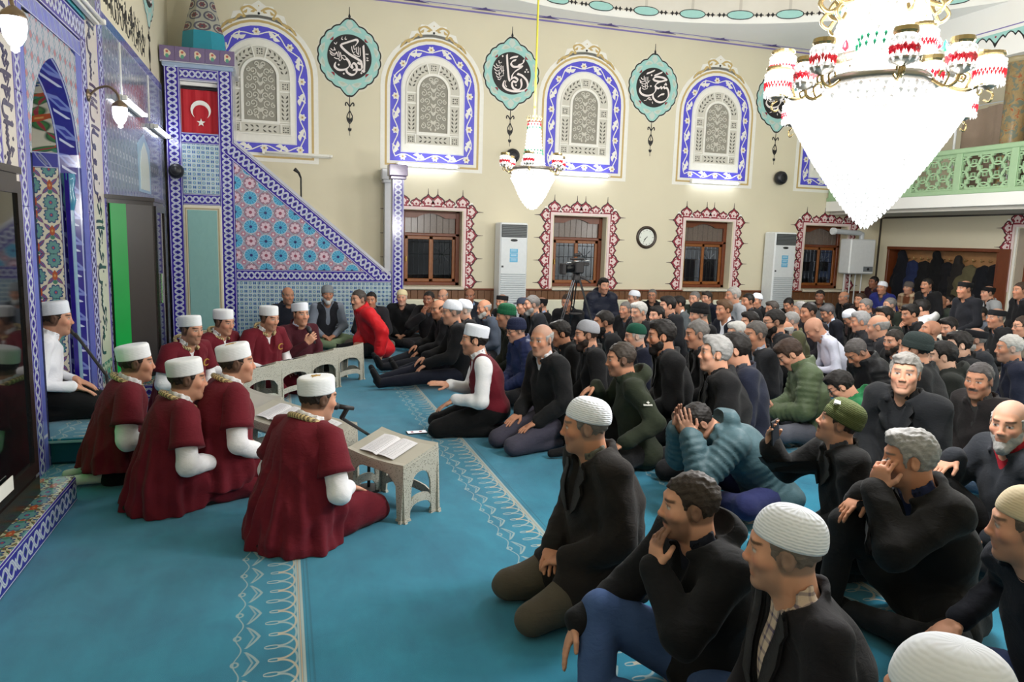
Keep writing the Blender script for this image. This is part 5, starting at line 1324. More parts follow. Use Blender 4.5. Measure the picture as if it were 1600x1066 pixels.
def hair_mesh(K, P, L):
    H, R = K['skull'], K['Rh']; st = P.get('hair', 'short'); t = {'short': 0.006, 'full': 0.0125, 'ring': 0.008, 'thin': 0.005}[st]
    m = vec(0.13, 0.15, 0.15); V = Vol([(H - m, H + m, 9)], L['hair'], 0.0)
    def cut(x, y, z):
        zz = z + 0.03; yy = y - 0.012
        zc = -0.066 + 0.128 * soft(0.004, 0.060, yy) - 0.0 * x
        zc = zc - 0.035 * soft(0.058, 0.068, np.abs(x)) * soft(0.005, 0.02, yy) * soft(0.045, 0.03, yy)
        c = (zc - zz) * 0.75
        if st == 'ring': c = np.maximum(c, (zz - 0.058 + 0.35 * np.maximum(0, yy + 0.02)) * 0.8)
        return c
    V.ell(H + R @ vec(0, -0.012, 0.03), R, (0.0765 + t, 0.097 + t, 0.088 + t * 1.25), 0.008, cut=cut)
    if st == 'full': V.ell(H + R @ vec(0.01, 0.045, 0.098), R, (0.062, 0.045, 0.026), 0.02)
    if P.get('cap'):
        Rc = R @ rot(0, math.radians({'fez': -10, 'takke': -14, 'beanie': -12, 'pill': -8}.get(P['cap'], -10)), 0); V.plane(H + R @ vec(0, -0.008, 0) + Rc[:, 2] * 0.036, Rc[:, 2])
    # clear the ears and the inside
    for sg in (-1, 1): V.ell(H + R @ vec(sg * 0.083, 0.0, -0.012), R, (0.02, 0.026, 0.037), 0.006, sub=True)
    a, b = V.mesh(); return to_mesh('hair', creases(a, b, 0.0026, 3, 7.0), b, [hairmat(P.get('hair_col', (40, 32, 28)))])
def beard_mesh(K, P, L):
    H, R = K['skull'], K['Rh']; ln = P['beard']; m = vec(0.12, 0.15, 0.18); V = Vol([(H - m, H + m, 9)], L['hair'], 0.0)
    t = 0.009 + 0.010 * ln
    V.ell(H + R @ vec(0, 0.012, -0.055), R, (0.064 + t * 0.5, 0.070 + t * 0.6, 0.068 + t), 0.01); V.ell(H + R @ vec(0, 0.062, -0.105 - 0.02 * ln), R, (0.034 + t * 0.6, 0.026 + t, 0.026 + t * 1.6), 0.02)
    V.plane(H + R @ vec(0, 0.060, -0.034), R @ vec(0, 0.40, 0.9)); V.plane(H + R @ vec(0, -0.002, 0), R @ vec(0, -1, 0.12))
    V.ell(H + R @ vec(0, 0.092, -0.066), R, (0.024, 0.03, 0.0085), 0.004, sub=True)
    V.cap(H + R @ vec(-0.026, 0.085, -0.056), H + R @ vec(0.026, 0.085, -0.056), 0.0075, 0.0075, 0.006)
    a, b = V.mesh(); return to_mesh('beard', creases(a, b, 0.0018, 5, 6.0), b, [hairmat(P.get('beard_col', P.get('hair_col', (40, 32, 28))))])

def headwear(body, K, P, L):
    kind = P['cap']; H, R = K['skull'], K['Rh']; b = MB(); b.smooth = True; nseg = 28 if L is not LODS[2] else 16
    tilt = {'fez': -10, 'takke': -14, 'beanie': -12, 'pill': -8}.get(kind, -10)
    Rm = Matrix([list(r) for r in (R @ rot(0, math.radians(tilt), 0))]).to_4x4(); M = T(*(H + R @ vec(0, -0.008, 0.0))) @ Rm
    col = P.get('cap_col', (232, 237, 248))
    el = [(1.0, 1.17)]
    def lathe2(prof):
        o = len(b.v); b.lathe(prof, nseg)
        b.v[o:] = [(x * 1.0, y * 1.2, z) for x, y, z in b.v[o:]]
    if kind == 'fez':
        lathe2([(0.0795, 0.030), (0.0840, 0.029), (0.0855, 0.035), (0.0850, 0.100), (0.0835, 0.112), (0.078, 0.119), (0.070, 0.121), (0.045, 0.123), (0.0, 0.123)])
        o = b.build('cap', knit(col), body, M)
        if P.get('emblem'):
            e = MB(); c = [(0.026 * math.cos(a) * (1 if k % 2 else 0.55), 0.030 * math.sin(a) * (1 if k % 2 else 0.55)) for k, a in enumerate(np.linspace(0, 2 * PI, 13)[:-1])]; e.prism(c, 0.122, 0.1255); e.strokes([(0.0, -0.01), (0.03, -0.035)], 0.006, 0.122, 0.125)
            e.build('emblem', plain((206, 160, 64), 0.35, 0.6), o)
    elif kind == 'takke':
        hgt = P.get('cap_h', 0.130); n = 10
        prof = [(0.0805, 0.030), (0.0850, 0.029), (0.0875, 0.034)] + [(0.0885 * math.cos(PI / 2 * k / n) ** 0.62, 0.034 + (hgt - 0.034) * math.sin(PI / 2 * k / n)) for k in range(1, n)] + [(0.0, hgt)]
        lathe2(prof); b.build('cap', knit(col, P.get('lace', False)), body, M)
    elif kind == 'beanie':
        n = 9; prof = [(0.083, 0.012), (0.089, 0.012), (0.091, 0.020), (0.091, 0.050), (0.089, 0.055), (0.0875, 0.056)] + [(0.0885 * math.cos(PI / 2 * k / n) ** 0.6, 0.056 + 0.078 * math.sin(PI / 2 * k / n)) for k in range(1, n)] + [(0.0, 0.135)]
        lathe2(prof); b.build('cap', knit(col, True), body, M)
    elif kind == 'pill':
        lathe2([(0.0795, 0.030), (0.0855, 0.029), (0.0870, 0.033), (0.0880, 0.086), (0.0850, 0.094), (0.06, 0.098), (0.0, 0.099)]); b.build('cap', knit(col), body, M)
    elif kind == 'peak':
        n = 8; lathe2([(0.082, 0.025), (0.0875, 0.026)] + [(0.0885 * math.cos(PI / 2 * k / n) ** 0.6, 0.030 + 0.085 * math.sin(PI / 2 * k / n)) for k in range(0, n)] + [(0.0, 0.115)])
        b.add([(-0.06, 0.085, 0.03), (0.06, 0.085, 0.03), (0.05, 0.15, 0.018), (-0.05, 0.15, 0.018), (-0.06, 0.085, 0.026), (0.06, 0.085, 0.026), (0.05, 0.15, 0.014), (-0.05, 0.15, 0.014)], [(0, 1, 2, 3), (4, 7, 6, 5), (2, 1, 5, 6), (0, 3, 7, 4), (3, 2, 6, 7)]); b.build('cap', knit(col), body, M)
    elif kind == 'band':
        lathe2([(0.081, 0.02), (0.088, 0.018), (0.092, 0.045), (0.086, 0.062), (0.080, 0.066)]); b.build('cap', knit(col), body, M)

def spectacles(body, K):
    H, R = K['skull'], K['Rh']; b = MB(); b.smooth = True
    for sg in (-1, 1):
        b.tube([(sg * 0.0315 + 0.023 * math.cos(a), 0.098 - 0.006 * abs(math.cos(a)), 0.0 + 0.017 * math.sin(a)) for a in np.linspace(0, 2 * PI, 15)[:-1]], 0.0022, 5, closed=True); b.tube([(sg * 0.054, 0.094, 0.004), (sg * 0.078, 0.05, 0.006), (sg * 0.082, 0.0, 0.006)], 0.002, 5)
    b.tube([(-0.009, 0.104, 0.003), (0.009, 0.104, 0.003)], 0.0022, 5)
    b.build('spectacles', M_BLACK, body, T(*H) @ Matrix([list(r) for r in R]).to_4x4())

PEOPLE = []
def person(P):
    """build one person; P holds place, pose, head, arms and clothing"""
    PSc = P.get('ps', PS); K = skeleton(P)
    if 'z' in P:
        want = P['z'] / PSc; z1 = K['skull'][2]; P['torso'] = min(1.07, max(0.80, 1.0 + (want - z1) / 0.48)); K = skeleton(P)
        P['size'] = min(1.12, max(0.80, want / K['skull'][2]))
    if 'lod' not in P:
        dpt = (CAM_M[2] @ (hit(*P['px'], 2, P.get('z', 0.8) + P.get('floor', 0)) - CAM_P)); P['lod'] = 0 if dpt < 4.2 else (1 if dpt < 7.2 else 2)
    L = LODS[P['lod']]; s = PSc * P.get('size', 1.0); seed = len(PEOPLE) + 11
    if 'px' in P: dv = ray(*P['px']); P['yaw'] -= math.degrees(math.atan2(dv[0], dv[1]))   # angles are given as seen, 180 = profile to the left
    yaw = math.radians(P['yaw']) - PI / 2                            # local forward is +Y
    Rw = np.array([[math.cos(yaw), -math.sin(yaw), 0], [math.sin(yaw), math.cos(yaw), 0], [0, 0, 1]])
    hw_ = Rw @ (K['skull'] * s)
    if 'px' in P:
        h = hit(P['px'][0], P['px'][1], 2, hw_[2] + P.get('floor', 0.0)); pos = h - hw_; pos[2] = P.get('floor', 0.0)
    else: pos = vec(*P['pos'], P.get('floor', 0.0))
    P['_pos'], P['_K'] = pos, K
    Mw = T(*pos) @ RZ(yaw) @ Matrix.Scale(s, 4)
    P_THUMB.clear(); P_THUMB.update(P.get('flip', {}))
    # ---- skin: one continuous body
    H = K['skull']; m = vec(0.115, 0.135, 0.15); boxes = [(H - m, H + m, L['head'])]
    for n in 'rl':
        d = K['hand' + n][0]; c = K['wr' + n] + d * 0.08; boxes.append((c - 0.105, c + 0.105, L['hand']))
    allp = np.array([K[k] for k in ('pel', 'chest', 'neck', 'shr', 'shl', 'elr', 'ell', 'knr', 'knl', 'anr', 'anl', 'tor', 'tol')]); boxes.append((allp.min(0) - 0.06, allp.max(0) + 0.06, 9))
    V = Vol(boxes, L['body'], 0.02)
    head_prims(V, K, P)
    V.cap(K['neck'] - K['R2'][:, 2] * 0.05, K['chest'], 0.060, 0.085, 0.03); V.cap(K['chest'], K['pel'], 0.085, 0.085, 0.03)
    for n, sg in (('r', 1), ('l', -1)):
        V.cap(K['neck'] - K['R2'][:, 2] * 0.07, K['sh' + n], 0.05, 0.04, 0.03); V.cap(K['sh' + n], K['el' + n], 0.040, 0.034, 0.02); V.cap(K['el' + n], K['wr' + n], 0.034, 0.0255, 0.015)
        V.cap(K['pel'], K['hip' + n], 0.07, 0.06, 0.03); V.cap(K['hip' + n], K['kn' + n], 0.055, 0.042, 0.02); V.cap(K['kn' + n], K['an' + n], 0.042, 0.032, 0.02); V.cap(K['an' + n], K['to' + n], 0.032, 0.024, 0.02)
        for pr in hand_prims(K, n, sg):
            if pr[0] == 'cap': V.cap(*pr[1:])
            else: V.ell(*pr[1:])
    a, q = V.mesh(); body = put('person', to_mesh('body', a, q, [M_SKIN], head_colours(a, K, P)), None, Mw, P['label'], 'person', P.get('group'))
    # ---- hair, beard, cap
    if P.get('hair', 'short') != 'none': put('hair', hair_mesh(K, P, L), body)
    if P.get('beard'): put('beard', beard_mesh(K, P, L), body)
    if P.get('cap'): headwear(body, K, P, L)
    if P.get('specs'): spectacles(body, K)
    # ---- clothes
    st = L['cloth']; top = P.get('top', 'jacket'); fat = P.get('fat', 0.0); q_ = (0.010, 0.046) if top == 'puffer' else None
    pu = 0.014 if top == 'puffer' else (0.006 if top in ('jacket', 'coat') else 0.0)
    allp2 = np.vstack([allp, K['wrr'], K['wrl']])
    def tors(V, g, low=0.0, shoulders=True):
        R1, R2 = K['R1'], K['R2']
        def Lm(R, sy): return R @ np.diag([1, 1 / sy, 1]) @ R.T
        V.cap(K['pel'] + R1[:, 2] * 0.02, K['chest'], 0.160 + g + fat, 0.168 + g + fat * 0.6, 0.05, L=Lm(R1, 0.74 + fat * 1.6), quilt=q_)
        V.cap(K['chest'], K['neck'] - R2[:, 2] * 0.12, 0.170 + g + fat * 0.5, 0.125 + g, 0.05, L=Lm(R2, 0.66), quilt=q_)
        V.cap(K['shr'] - R2[:, 0] * 0.03, K['shl'] + R2[:, 0] * 0.03, 0.060 + g, 0.060 + g, 0.05)
        for n in 'rl': V.cap(K['neck'] - R2[:, 2] * 0.035, K['sh' + n] + R2[:, 2] * 0.0, 0.052 + g * 0.6, 0.05 + g * 0.6, 0.04)
    def sleeves(V, g, upto=1.0, r0=0.058, r1=0.050, r2=0.042, only=None):
        for n in 'rl':
            V.cap(K['sh' + n], K['el' + n] if upto >= 1 else K['sh' + n] + (K['el' + n] - K['sh' + n]) * upto, r0 + g, (r1 + g) if upto >= 1 else r0 + g + 0.012, 0.03, quilt=q_)
            if upto >= 1: V.cap(K['el' + n], K['wr' + n] - unit(K['wr' + n] - K['el' + n]) * 0.012, r1 + g, r2 + g, 0.018, quilt=q_)
    def legs(V, g):
        for n, sg in (('r', 1), ('l', -1)):
            V.cap(K['hip' + n], K['kn' + n], 0.104 + g + fat * 0.5, 0.074 + g, 0.03); V.cap(K['kn' + n], K['an' + n], 0.073 + g, 0.052 + g, 0.022)
        V.ell(K['pel'] + vec(0, -0.02, 0.0), np.eye(3), (0.165 + g + fat, 0.135 + g + fat, 0.13), 0.05)
    def neckhole(V, r=0.066, v=0.0, w=0.03):
        R2 = K['R2']; V.cap(K['neck'] - R2[:, 2] * 0.02, K['neck'] + R2[:, 2] * 0.16 + R2[:, 1] * 0.02, r, r + 0.045, 0.01, sub=True)
        if v: p0 = K['neck'] + R2[:, 1] * 0.10 - R2[:, 2] * 0.0; V.cap(p0, K['chest'] + K['R2'][:, 1] * (0.155 + fat * 0.8) + R2[:, 2] * (0.14 - v), w + 0.02, 0.022, 0.01, sub=True)
    def collar(V, r=0.078, h=0.045, t=0.010):
        R2 = K['R2']; c = K['neck'] + R2[:, 2] * (-0.004 if top in ('coat', 'jacket', 'blazer') and r > 0.08 else 0.012) + R2[:, 1] * 0.012
        for k in range(10):
            a = 2 * PI * k / 10 + 0.3; b_ = 2 * PI * (k + 1) / 10 + 0.3
            if abs((a + b_) / 2 - PI / 2) < {'blazer': 1.0, 'coat': 0.75, 'jacket': 0.6}.get(top, 0.35): continue
            for hh in (0.0, h * 0.5, h): V.cap(c + R2[:, 0] * r * math.cos(a) + R2[:, 1] * r * math.sin(a) + R2[:, 2] * (hh - 0.012 * math.sin(a)), c + R2[:, 0] * r * math.cos(b_) + R2[:, 1] * r * math.sin(b_) + R2[:, 2] * (hh - 0.012 * math.sin(b_)), t, t, 0.012)
    def cloth(name, fn, mat, extra=0.13, cr_=0.004, fine=1.0):
        V = Vol([(allp2.min(0) - extra - 0.06, allp2.max(0) + extra, 9)], st * fine, 0.02); fn(V); a, q = V.mesh()
        if len(a) == 0: return None
        # trim the grid-wide box: cloth never dips below the floor
        a = creases(a, q, cr_, seed, 1.0); a[:, 2] = np.maximum(a[:, 2], 0.004 + P.get('lift', 0) * 0)
        return put(name, to_mesh(name, a, q, [mat]), body)
    tr = P.get('legs_col', (34, 34, 38))
    if top != 'robe':
        cloth('trousers', lambda V: legs(V, P.get('leg_g', 0.0)), P.get('legs_mat') or fabric(tr), cr_=0.004)
    for n, sg in (('r', 1), ('l', -1)):
        V = Vol([(np.minimum(K['an' + n], K['to' + n]) - 0.09, np.maximum(K['an' + n], K['to' + n]) + 0.09, 9)], st * 0.8, 0.0)
        V.cap(K['an' + n], K['to' + n], 0.040, 0.030, 0.02); V.cap(K['an' + n] + (K['kn' + n] - K['an' + n]) * 0.12, K['an' + n], 0.042, 0.040, 0.02)
        a, q = V.mesh(); a[:, 2] = np.maximum(a[:, 2], 0.003); put('sock', to_mesh('sock', a, q, [fabric(P.get('sock_col', (26, 26, 30)))]), body)
    c1 = P.get('top_col', (30, 30, 34)); m1 = P.get('top_mat') or fabric(c1, 0.55 if top == 'puffer' else 0.9)
    c2 = P.get('shirt_col', (58, 60, 68)); m2 = P.get('shirt_mat') or fabric(c2)
    if top in ('jacket', 'coat', 'puffer', 'sweater', 'hoodie', 'blazer'):
        g = {'jacket': 0.019, 'coat': 0.026, 'puffer': 0.024, 'sweater': 0.008, 'hoodie': 0.016, 'blazer': 0.010}[top] + pu * 0.5
        def f(V):
            tors(V, g); sleeves(V, g)
            if top in ('jacket', 'coat', 'puffer', 'hoodie', 'blazer'):
                V.ell(K['pel'] + vec(0, -0.03, -0.02), np.eye(3), (0.19 + g + fat, 0.155 + g + fat, 0.12), 0.05)
                if top == 'coat':
                    for n in 'rl': V.cap(K['hip' + n], K['hip' + n] + (K['kn' + n] - K['hip' + n]) * 0.45, 0.12 + g, 0.095 + g, 0.05)
            neckhole(V, 0.066 + (0.01 if top != 'sweater' else 0), P.get('v', 0.0 if top in ('sweater', 'puffer', 'hoodie') else 0.10))
            collar(V, 0.088 + g * 0.4, {'puffer': 0.04, 'coat': 0.014, 'jacket': 0.016, 'hoodie': 0.03, 'blazer': 0.008, 'sweater': 0.018}[top], 0.011 if top != 'puffer' else 0.016)
            if P.get('hood'):
                R2 = K['R2']; V.ell(K['neck'] - R2[:, 1] * 0.10 + R2[:, 2] * 0.01, R2, (0.125, 0.075, 0.075), 0.03); V.ell(K['neck'] - R2[:, 1] * 0.065 + R2[:, 2] * 0.07, R2, (0.085, 0.05, 0.06), 0.02, sub=True)
        ob = cloth('jacket' if top != 'sweater' else 'sweater', f, m1, cr_=P.get('fold', 0.0075))
        if top in ('coat', 'blazer') and P['lod'] < 2:
            R2 = K['R2']; a = np.empty(len(ob.data.vertices) * 3, np.float32); ob.data.vertices.foreach_get('co', a); q = (a.reshape(-1, 3) - K['neck']) @ R2
            def surf(x, z):
                m = (np.abs(q[:, 0] - x) < 0.022) & (np.abs(q[:, 2] - z) < 0.022); y = q[m, 1].max() if m.any() else 0.1
                return K['neck'] + R2 @ vec(x, y + 0.006, z)
            dp = 0.02 + P.get('v', 0.10) * 0.6
            for sg in (-1, 1):
                rows_ = [((0.062, 0.0), (0.098, -0.012)), ((0.060, -0.04), (0.112, -0.05)), ((0.050, -0.075), (0.088, -0.085)), ((0.042, -0.10 - dp * 0.3), (0.104, -0.10 - dp * 0.25)), ((0.026, -0.13 - dp * 0.7), (0.075, -0.13 - dp * 0.7)), ((0.012, -0.15 - dp), (0.022, -0.15 - dp))]
                b = MB(); b.smooth = True; vs = [surf(sg * x, z) + R2[:, 1] * e for pr_ in rows_ for (x, z), e in zip(pr_, (0.004, 0.010))]; n_ = len(rows_)
                vs2 = [p_ - R2[:, 1] * 0.012 for p_ in vs]; fs = []
                for i in range(n_ - 1): f_ = (2 * i, 2 * i + 2, 2 * i + 3, 2 * i + 1); f_ = f_ if sg > 0 else f_[::-1]; fs += [f_, tuple(v_ + 2 * n_ for v_ in f_[::-1]), (2 * i + 1, 2 * i + 3, 2 * n_ + 2 * i + 3, 2 * n_ + 2 * i + 1)]
                b.add(vs + vs2, fs); b.build('lapel', m1, body)
        if top != 'sweater' or P.get('shirt'):
            def f2(V):
                tors(V, -0.006); neckhole(V, 0.060); collar(V, 0.068, 0.030, 0.006)
                V.plane(K['chest'] - K['R2'][:, 2] * 0.12, -K['R2'][:, 2]); V.plane(K['chest'] - K['R2'][:, 1] * 0.03, -K['R2'][:, 1])
            cloth('shirt', f2, m2, 0.05, 0.002)
    elif top == 'shirt':
        def f(V): tors(V, 0.0); sleeves(V, 0.002); V.ell(K['pel'] + vec(0, -0.01, 0.02), np.eye(3), (0.172 + fat, 0.14 + fat, 0.11), 0.05); neckhole(V, 0.060, 0.05, 0.01); collar(V, 0.070, 0.034, 0.007)
        cloth('shirt', f, m1, cr_=P.get('fold', 0.0075))
    elif top in ('vest', 'robe'):
        def f2(V): tors(V, -0.014 if top == 'robe' else -0.004); sleeves(V, 0.006, 1.0, 0.056 if top == 'robe' else 0.062, 0.056, 0.043); neckhole(V, 0.060, 0.03, 0.008); collar(V, 0.070, 0.036, 0.007)
        cloth('shirt', f2, m2, cr_=0.005)
        def f(V):
            tors(V, 0.012 if top == 'robe' else 0.008)
            if top == 'robe':
                R1 = K['R1']; Lr = R1 @ np.diag([1, 1 / 0.80, 1]) @ R1.T
                V.cap(K['chest'] + R1[:, 2] * 0.02, vec(0, -0.03, 0.16), 0.185 + fat, 0.235 + fat, 0.06, L=Lr)
                V.cap(vec(0, -0.03, 0.16), vec(0, -0.05, 0.03), 0.235 + fat, 0.27 + fat, 0.05, L=Lr)
                for n in 'rl':
                    h, k_, an = K['hip' + n], K['kn' + n], K['an' + n]; V.cap(h, k_, 0.130 + fat, 0.085, 0.05); V.cap(k_, an, 0.078, 0.09, 0.05)
                if P.get('hem'): V.plane((0, 0, P['hem']), (0, 0, -1))
            else: V.ell(K['pel'] + vec(0, -0.01, 0.03), np.eye(3), (0.176 + fat, 0.145 + fat, 0.09), 0.05)
            neckhole(V, 0.074, P.get('v', 0.12 if top == 'robe' else 0.20), P.get('vw', 0.03))
            if top == 'vest':
                for n, sg in (('r', 1), ('l', -1)): V.cap(K['sh' + n] + K['R2'][:, 0] * sg * 0.02, K['sh' + n] + K['R2'][:, 0] * sg * 0.14 - K['R2'][:, 2] * 0.05, 0.07, 0.10, 0.01, sub=True)
        ob = cloth('tunic' if top == 'robe' else 'vest', f, m1, cr_=P.get('fold', 0.008))
        if top == 'robe':
            # hanging pleats, deeper towards the hem
            a = np.empty(len(ob.data.vertices) * 3, np.float32); ob.data.vertices.foreach_get('co', a); a = a.reshape(-1, 3); th = np.arctan2(a[:, 1] + 0.03, a[:, 0])
            d = soft(0.62, 0.05, a[:, 2]) * 0.013 * (np.sin(11 * th + seed + 1.5 * np.sin(6 * a[:, 2] + seed)) + 0.6 * np.sin(19 * th + 2 * seed)); rr = np.hypot(a[:, 0], a[:, 1] + 0.03) + 1e-6
            a[:, 0] += a[:, 0] / rr * d; a[:, 1] += (a[:, 1] + 0.03) / rr * d; ob.data.vertices.foreach_set('co', a.ravel()); ob.data.update()
            for n, sg in (('r', 1), ('l', -1)):
                b = MB(); b.smooth = True; S, E = K['sh' + n], K['el' + n]; u = unit(E - S); out = K['R2'][:, 0] * sg
                pts = [S - out * 0.055 + K['R2'][:, 2] * 0.012, S - u * 0.01, S + (E - S) * 0.3, S + (E - S) * 0.55, S + (E - S) * 0.66, S + (E - S) * 0.655, S + (E - S) * 0.5]
                b.tube(pts, [0.072, 0.080, 0.084, 0.092, 0.100, 0.094, 0.075], 18, caps=False); vv = np.array(b.v); vv = vv + 0.004 * np.sin(vv[:, [2]] * 60 + seed) * unit(out); b.v = [tuple(x) for x in vv]
                b.build('tunic_sleeve', m1, body)
        if top == 'robe':
            # patterned collar band
            b = MB(); b.smooth = True; R2 = K['R2']; c = K['neck'] - R2[:, 2] * 0.004 + R2[:, 1] * 0.008; pts = []
            for k in range(26):
                a = PI / 2 + 0.35 + (2 * PI - 0.7) * k / 25; pts.append(c + R2[:, 0] * 0.098 * math.cos(a) + R2[:, 1] * 0.098 * math.sin(a) - R2[:, 1] * 0.012 + R2[:, 2] * (0.012 - 0.030 * math.sin(a) + 0.004 * abs(math.cos(a)) ** 2))
            for off, i_ in ((0.0, 0), ):
                b.tube(pts, 0.0165, 8)
            b.build('collar_band', M_BAND, body)
            b = MB(); b.smooth = True; b.ell = None
            V = Vol([(allp2.min(0) - 0.1, allp2.max(0) + 0.1, 9)], st * 1.2, 0.02)
            for n in 'rl': V.cap(K['kn' + n] * (1, 1, 0.8), K['an' + n] * (1, 1, 0.8), 0.072, 0.07, 0.03)
            if not P.get('feet'): V.ell(vec(0, -0.10, 0.03), np.eye(3), (0.17, 0.16, 0.05), 0.04)
            a, q = V.mesh(); a[:, 2] = np.maximum(a[:, 2], 0.002); put('trousers', to_mesh('trousers', a, q, [fabric(tr)]), body)
    PEOPLE.append(P); P['_body'] = body
    return body
def bandmat():
    M = Mat('collar_band'); x, y, z = M.coords(); v = ((x * 60).frac() - 0.5).abs().below(0.22, 0.05).max(((z * 130 + y * 60).frac() - 0.5).abs().below(0.14, 0.05))
    M.color(M.mix((58, 34, 28), (206, 184, 132), v)); M.set(0.6, 0.4); return M.m
M_BAND = bandmat()
def in_world(P, p):
    """a point of the person's own frame in the room"""
    return P['_body'].matrix_basis @ Vector(tuple(float(c) for c in p))
# ------------------------------------------------------------------ the people
BK, NV, GY, DG, OL = (24, 24, 28), (26, 32, 54), (96, 98, 104), (46, 46, 52), (58, 66, 46)
MAR = (100, 18, 33); WH = (236, 236, 240)
BLK, BRN, GRY, SIL, WHT = (24, 20, 19), (54, 39, 30), (104, 101, 99), (142, 141, 140), (186, 185, 182)
TOPN = dict(j='jacket', c='coat', p='puffer', s='sweater', h='hoodie', b='blazer', t='shirt')
POSN = dict(k='kneel', c='cross', u='knee_up', l='legs_out', s='side', h='chair')
def row(px, py, z, yaw, pose, head, top, tc, hair, hc, label, **k):
    P = dict(px=(px, py), z=z, yaw=yaw, pose=POSN[pose], head=(head[0], head[1], 0), top=TOPN.get(top, top), top_col=tc, hair=hair, hair_col=hc, label=label, group='people seated in the hall')
    if py > 640: P['ps'] = 0.87
    elif py > 540: P['ps'] = 0.89
    P.update(k); P.setdefault('crop', 0.5 if hair in ('thin', 'short') else 0); return person(P)

# preacher, choir and soloist
choir = dict(top='robe', top_col=MAR, shirt_col=WH, cap='fez', cap_col=(242, 244, 248), hair='thin', crop=0.8, pose='kneel', legs_col=(18, 18, 22), group='choir in maroon tunics', lod=0, ps=0.98)
imam = dict(px=(88, 497), z=0.745, floor=0.185, yaw=-4, pose='kneel', head=(-4, 4, 0), top='shirt', top_col=(232, 234, 242), legs_col=(18, 18, 22), arms='thigh', cap='fez', hair='thin', crop=0.8, stubble=0.35, lean=8, lod=0, ps=1.0, label='man in white shirt and white cap kneeling on the niche platform', fat=0.015)
person(imam)
ch = []
for (px, py, z, yaw, head, lab, ex) in (
    (213, 567, 0.745, 4, (-4, 2, 0), 'choir boy in maroon tunic with white socks showing, leftmost of the near row', dict(sock_col=(206, 202, 198), hem=0.10, feet=0.14, arms='thigh')),
    (293, 592, 0.735, 16, (-14, 4, 0), 'choir boy in maroon tunic, second from the left in the near row', dict(arms='thigh')),
    (370, 567, 0.80, 16, (-14, 0, 0), 'stout choir man in maroon tunic with gold emblem on cap, third in near row', dict(arms='thigh', emblem=1, fat=0.03, hem=0.085)),
    (497, 622, 0.735, 40, (-12, 8, 0), 'choir boy in maroon tunic seen from behind, at the stool nearest the camera', dict(arms='thigh', emblem=1, fat=0.015)),
    (299, 515, 0.75, -48, (2, 6, 0), 'choir man in maroon tunic with gold crescent, leftmost of the far row', dict(arms='lap', stubble=0.5)),
    (350, 503, 0.735, -44, (0, 10, 0), 'choir boy in maroon tunic, second of the far row, looking down', dict(arms='lap')),
    (421, 497, 0.75, -52, (6, 10, 0), 'choir man in maroon tunic, third of the far row, before the pulpit tiles', dict(arms='thigh', stubble=0.5))):
    P = dict(choir); P.update(ex); P.update(px=(px, py), z=z, yaw=yaw, head=head, label=lab)
    if py < 530: P['lod'] = 1
    person(P); ch.append(P)
singer = dict(px=(470, 491), z=0.74, yaw=-62, pose='cross', head=(0, 0, 0), top='sweater', top_col=(70, 22, 34), shirt=True, shirt_col=(196, 200, 220), cap='fez', hair='thin', crop=0.5, arm_r='mic', arm_l='lap', legs_col=(20, 20, 24), stubble=0.3, lod=1, ps=0.98, label='man in dark maroon sweater and white cap holding a microphone')
person(singer)
solo = dict(px=(741, 531), z=0.78, yaw=184, pose='kneel', head=(2, 0, 0), top='vest', top_col=MAR, shirt_col=WH, cap='fez', hair='full', hair_col=(24, 20, 20), legs_col=(16, 16, 19), stubble=0.55, lean=9, lod=0, label='soloist in maroon waistcoat and white cap kneeling alone on the carpet', v=0.24, vw=0.04, fat=0.018, ps=1.0,
            arm_r=dict(w=(0.05, 0.34, 0.40), fd=(-0.15, 0.97, 0.12), pn=(0.25, 0, -0.96), curl=0.12), arm_l=dict(w=(-0.12, 0.30, 0.31), fd=(0.1, 0.86, -0.5), pn=(0, -0.35, -0.93), curl=0.2))
person(solo)

# front right
row(914, 665, 0.820, 206, 'k', (-22, 4), 'c', (36, 31, 30), 'short', GRY, 'old man in white knitted cap and dark brown coat kneeling, nearest the soloist', cap='takke', lace=True, arms='lap', legs_col=(78, 72, 62), tone='tan', stubble=0.45, shirt_col=(92, 92, 84), brow_col=GRY, spread=0.16, crop=0.6, fat=0.035)
jeans = row(1077, 789, 0.730, 218, 'u', (-24, 2), 'j', (20, 21, 27), 'short', (46, 36, 30), 'bearded man in black hooded jacket and blue jeans with hand at his mouth', hood=True, arm_l='chin', arm_r=dict(w=(0.25, 0.44, 0.26), fd=(-0.1, 0.5, -0.86), pn=(-0.4, -0.75, -0.4), curl=0.35), legs_mat=None, legs_col=(58, 82, 128), leg_g=0.014, stubble=0.92, moustache=1, up_side=1, knee=(0.24, 0.34, 0.29), ankle=(0.10, 0.44), tone='fair', shirt_col=(26, 30, 48), fat=0.02, face=dict(jaw=1.08), crop=0.7)
row(1224, 858, 0.800, 206, 'k', (-20, 3), 'b', (32, 30, 38), 'short', (110, 100, 94), 'man in white knitted cap and dark blazer over a checked shirt, nearest the camera', cap='takke', lace=True, stubble=0.6, brow_col=BRN, sock_col=BK, shirt_mat=fabric((196, 176, 160), 0.9, 0.25, ((70, 62, 92), 28.0)), arms='lap', v=0.22, vw=0.05, tone='fair', crop=0.75, legs_col=(40, 40, 48), fat=0.04)
row(1472, 1108, 0.820, 200, 'k', (0, 8), 'j', BK, 'short', GRY, 'man in white cap cut off by the bottom edge', cap='takke', lace=False, tone='tan', arms='lap')
row(1420, 716, 0.770, 220, 'u', (-26, 6), 'c', (27, 26, 27), 'full', SIL, 'silver-haired man in black coat resting his eye on his fist', arm_l='cheek', arm_r='knee', up_side=1, tone='tan', stubble=0.3, shirt_col=(30, 38, 70), legs_col=(24, 24, 27), brow_col=GRY, lean=12)
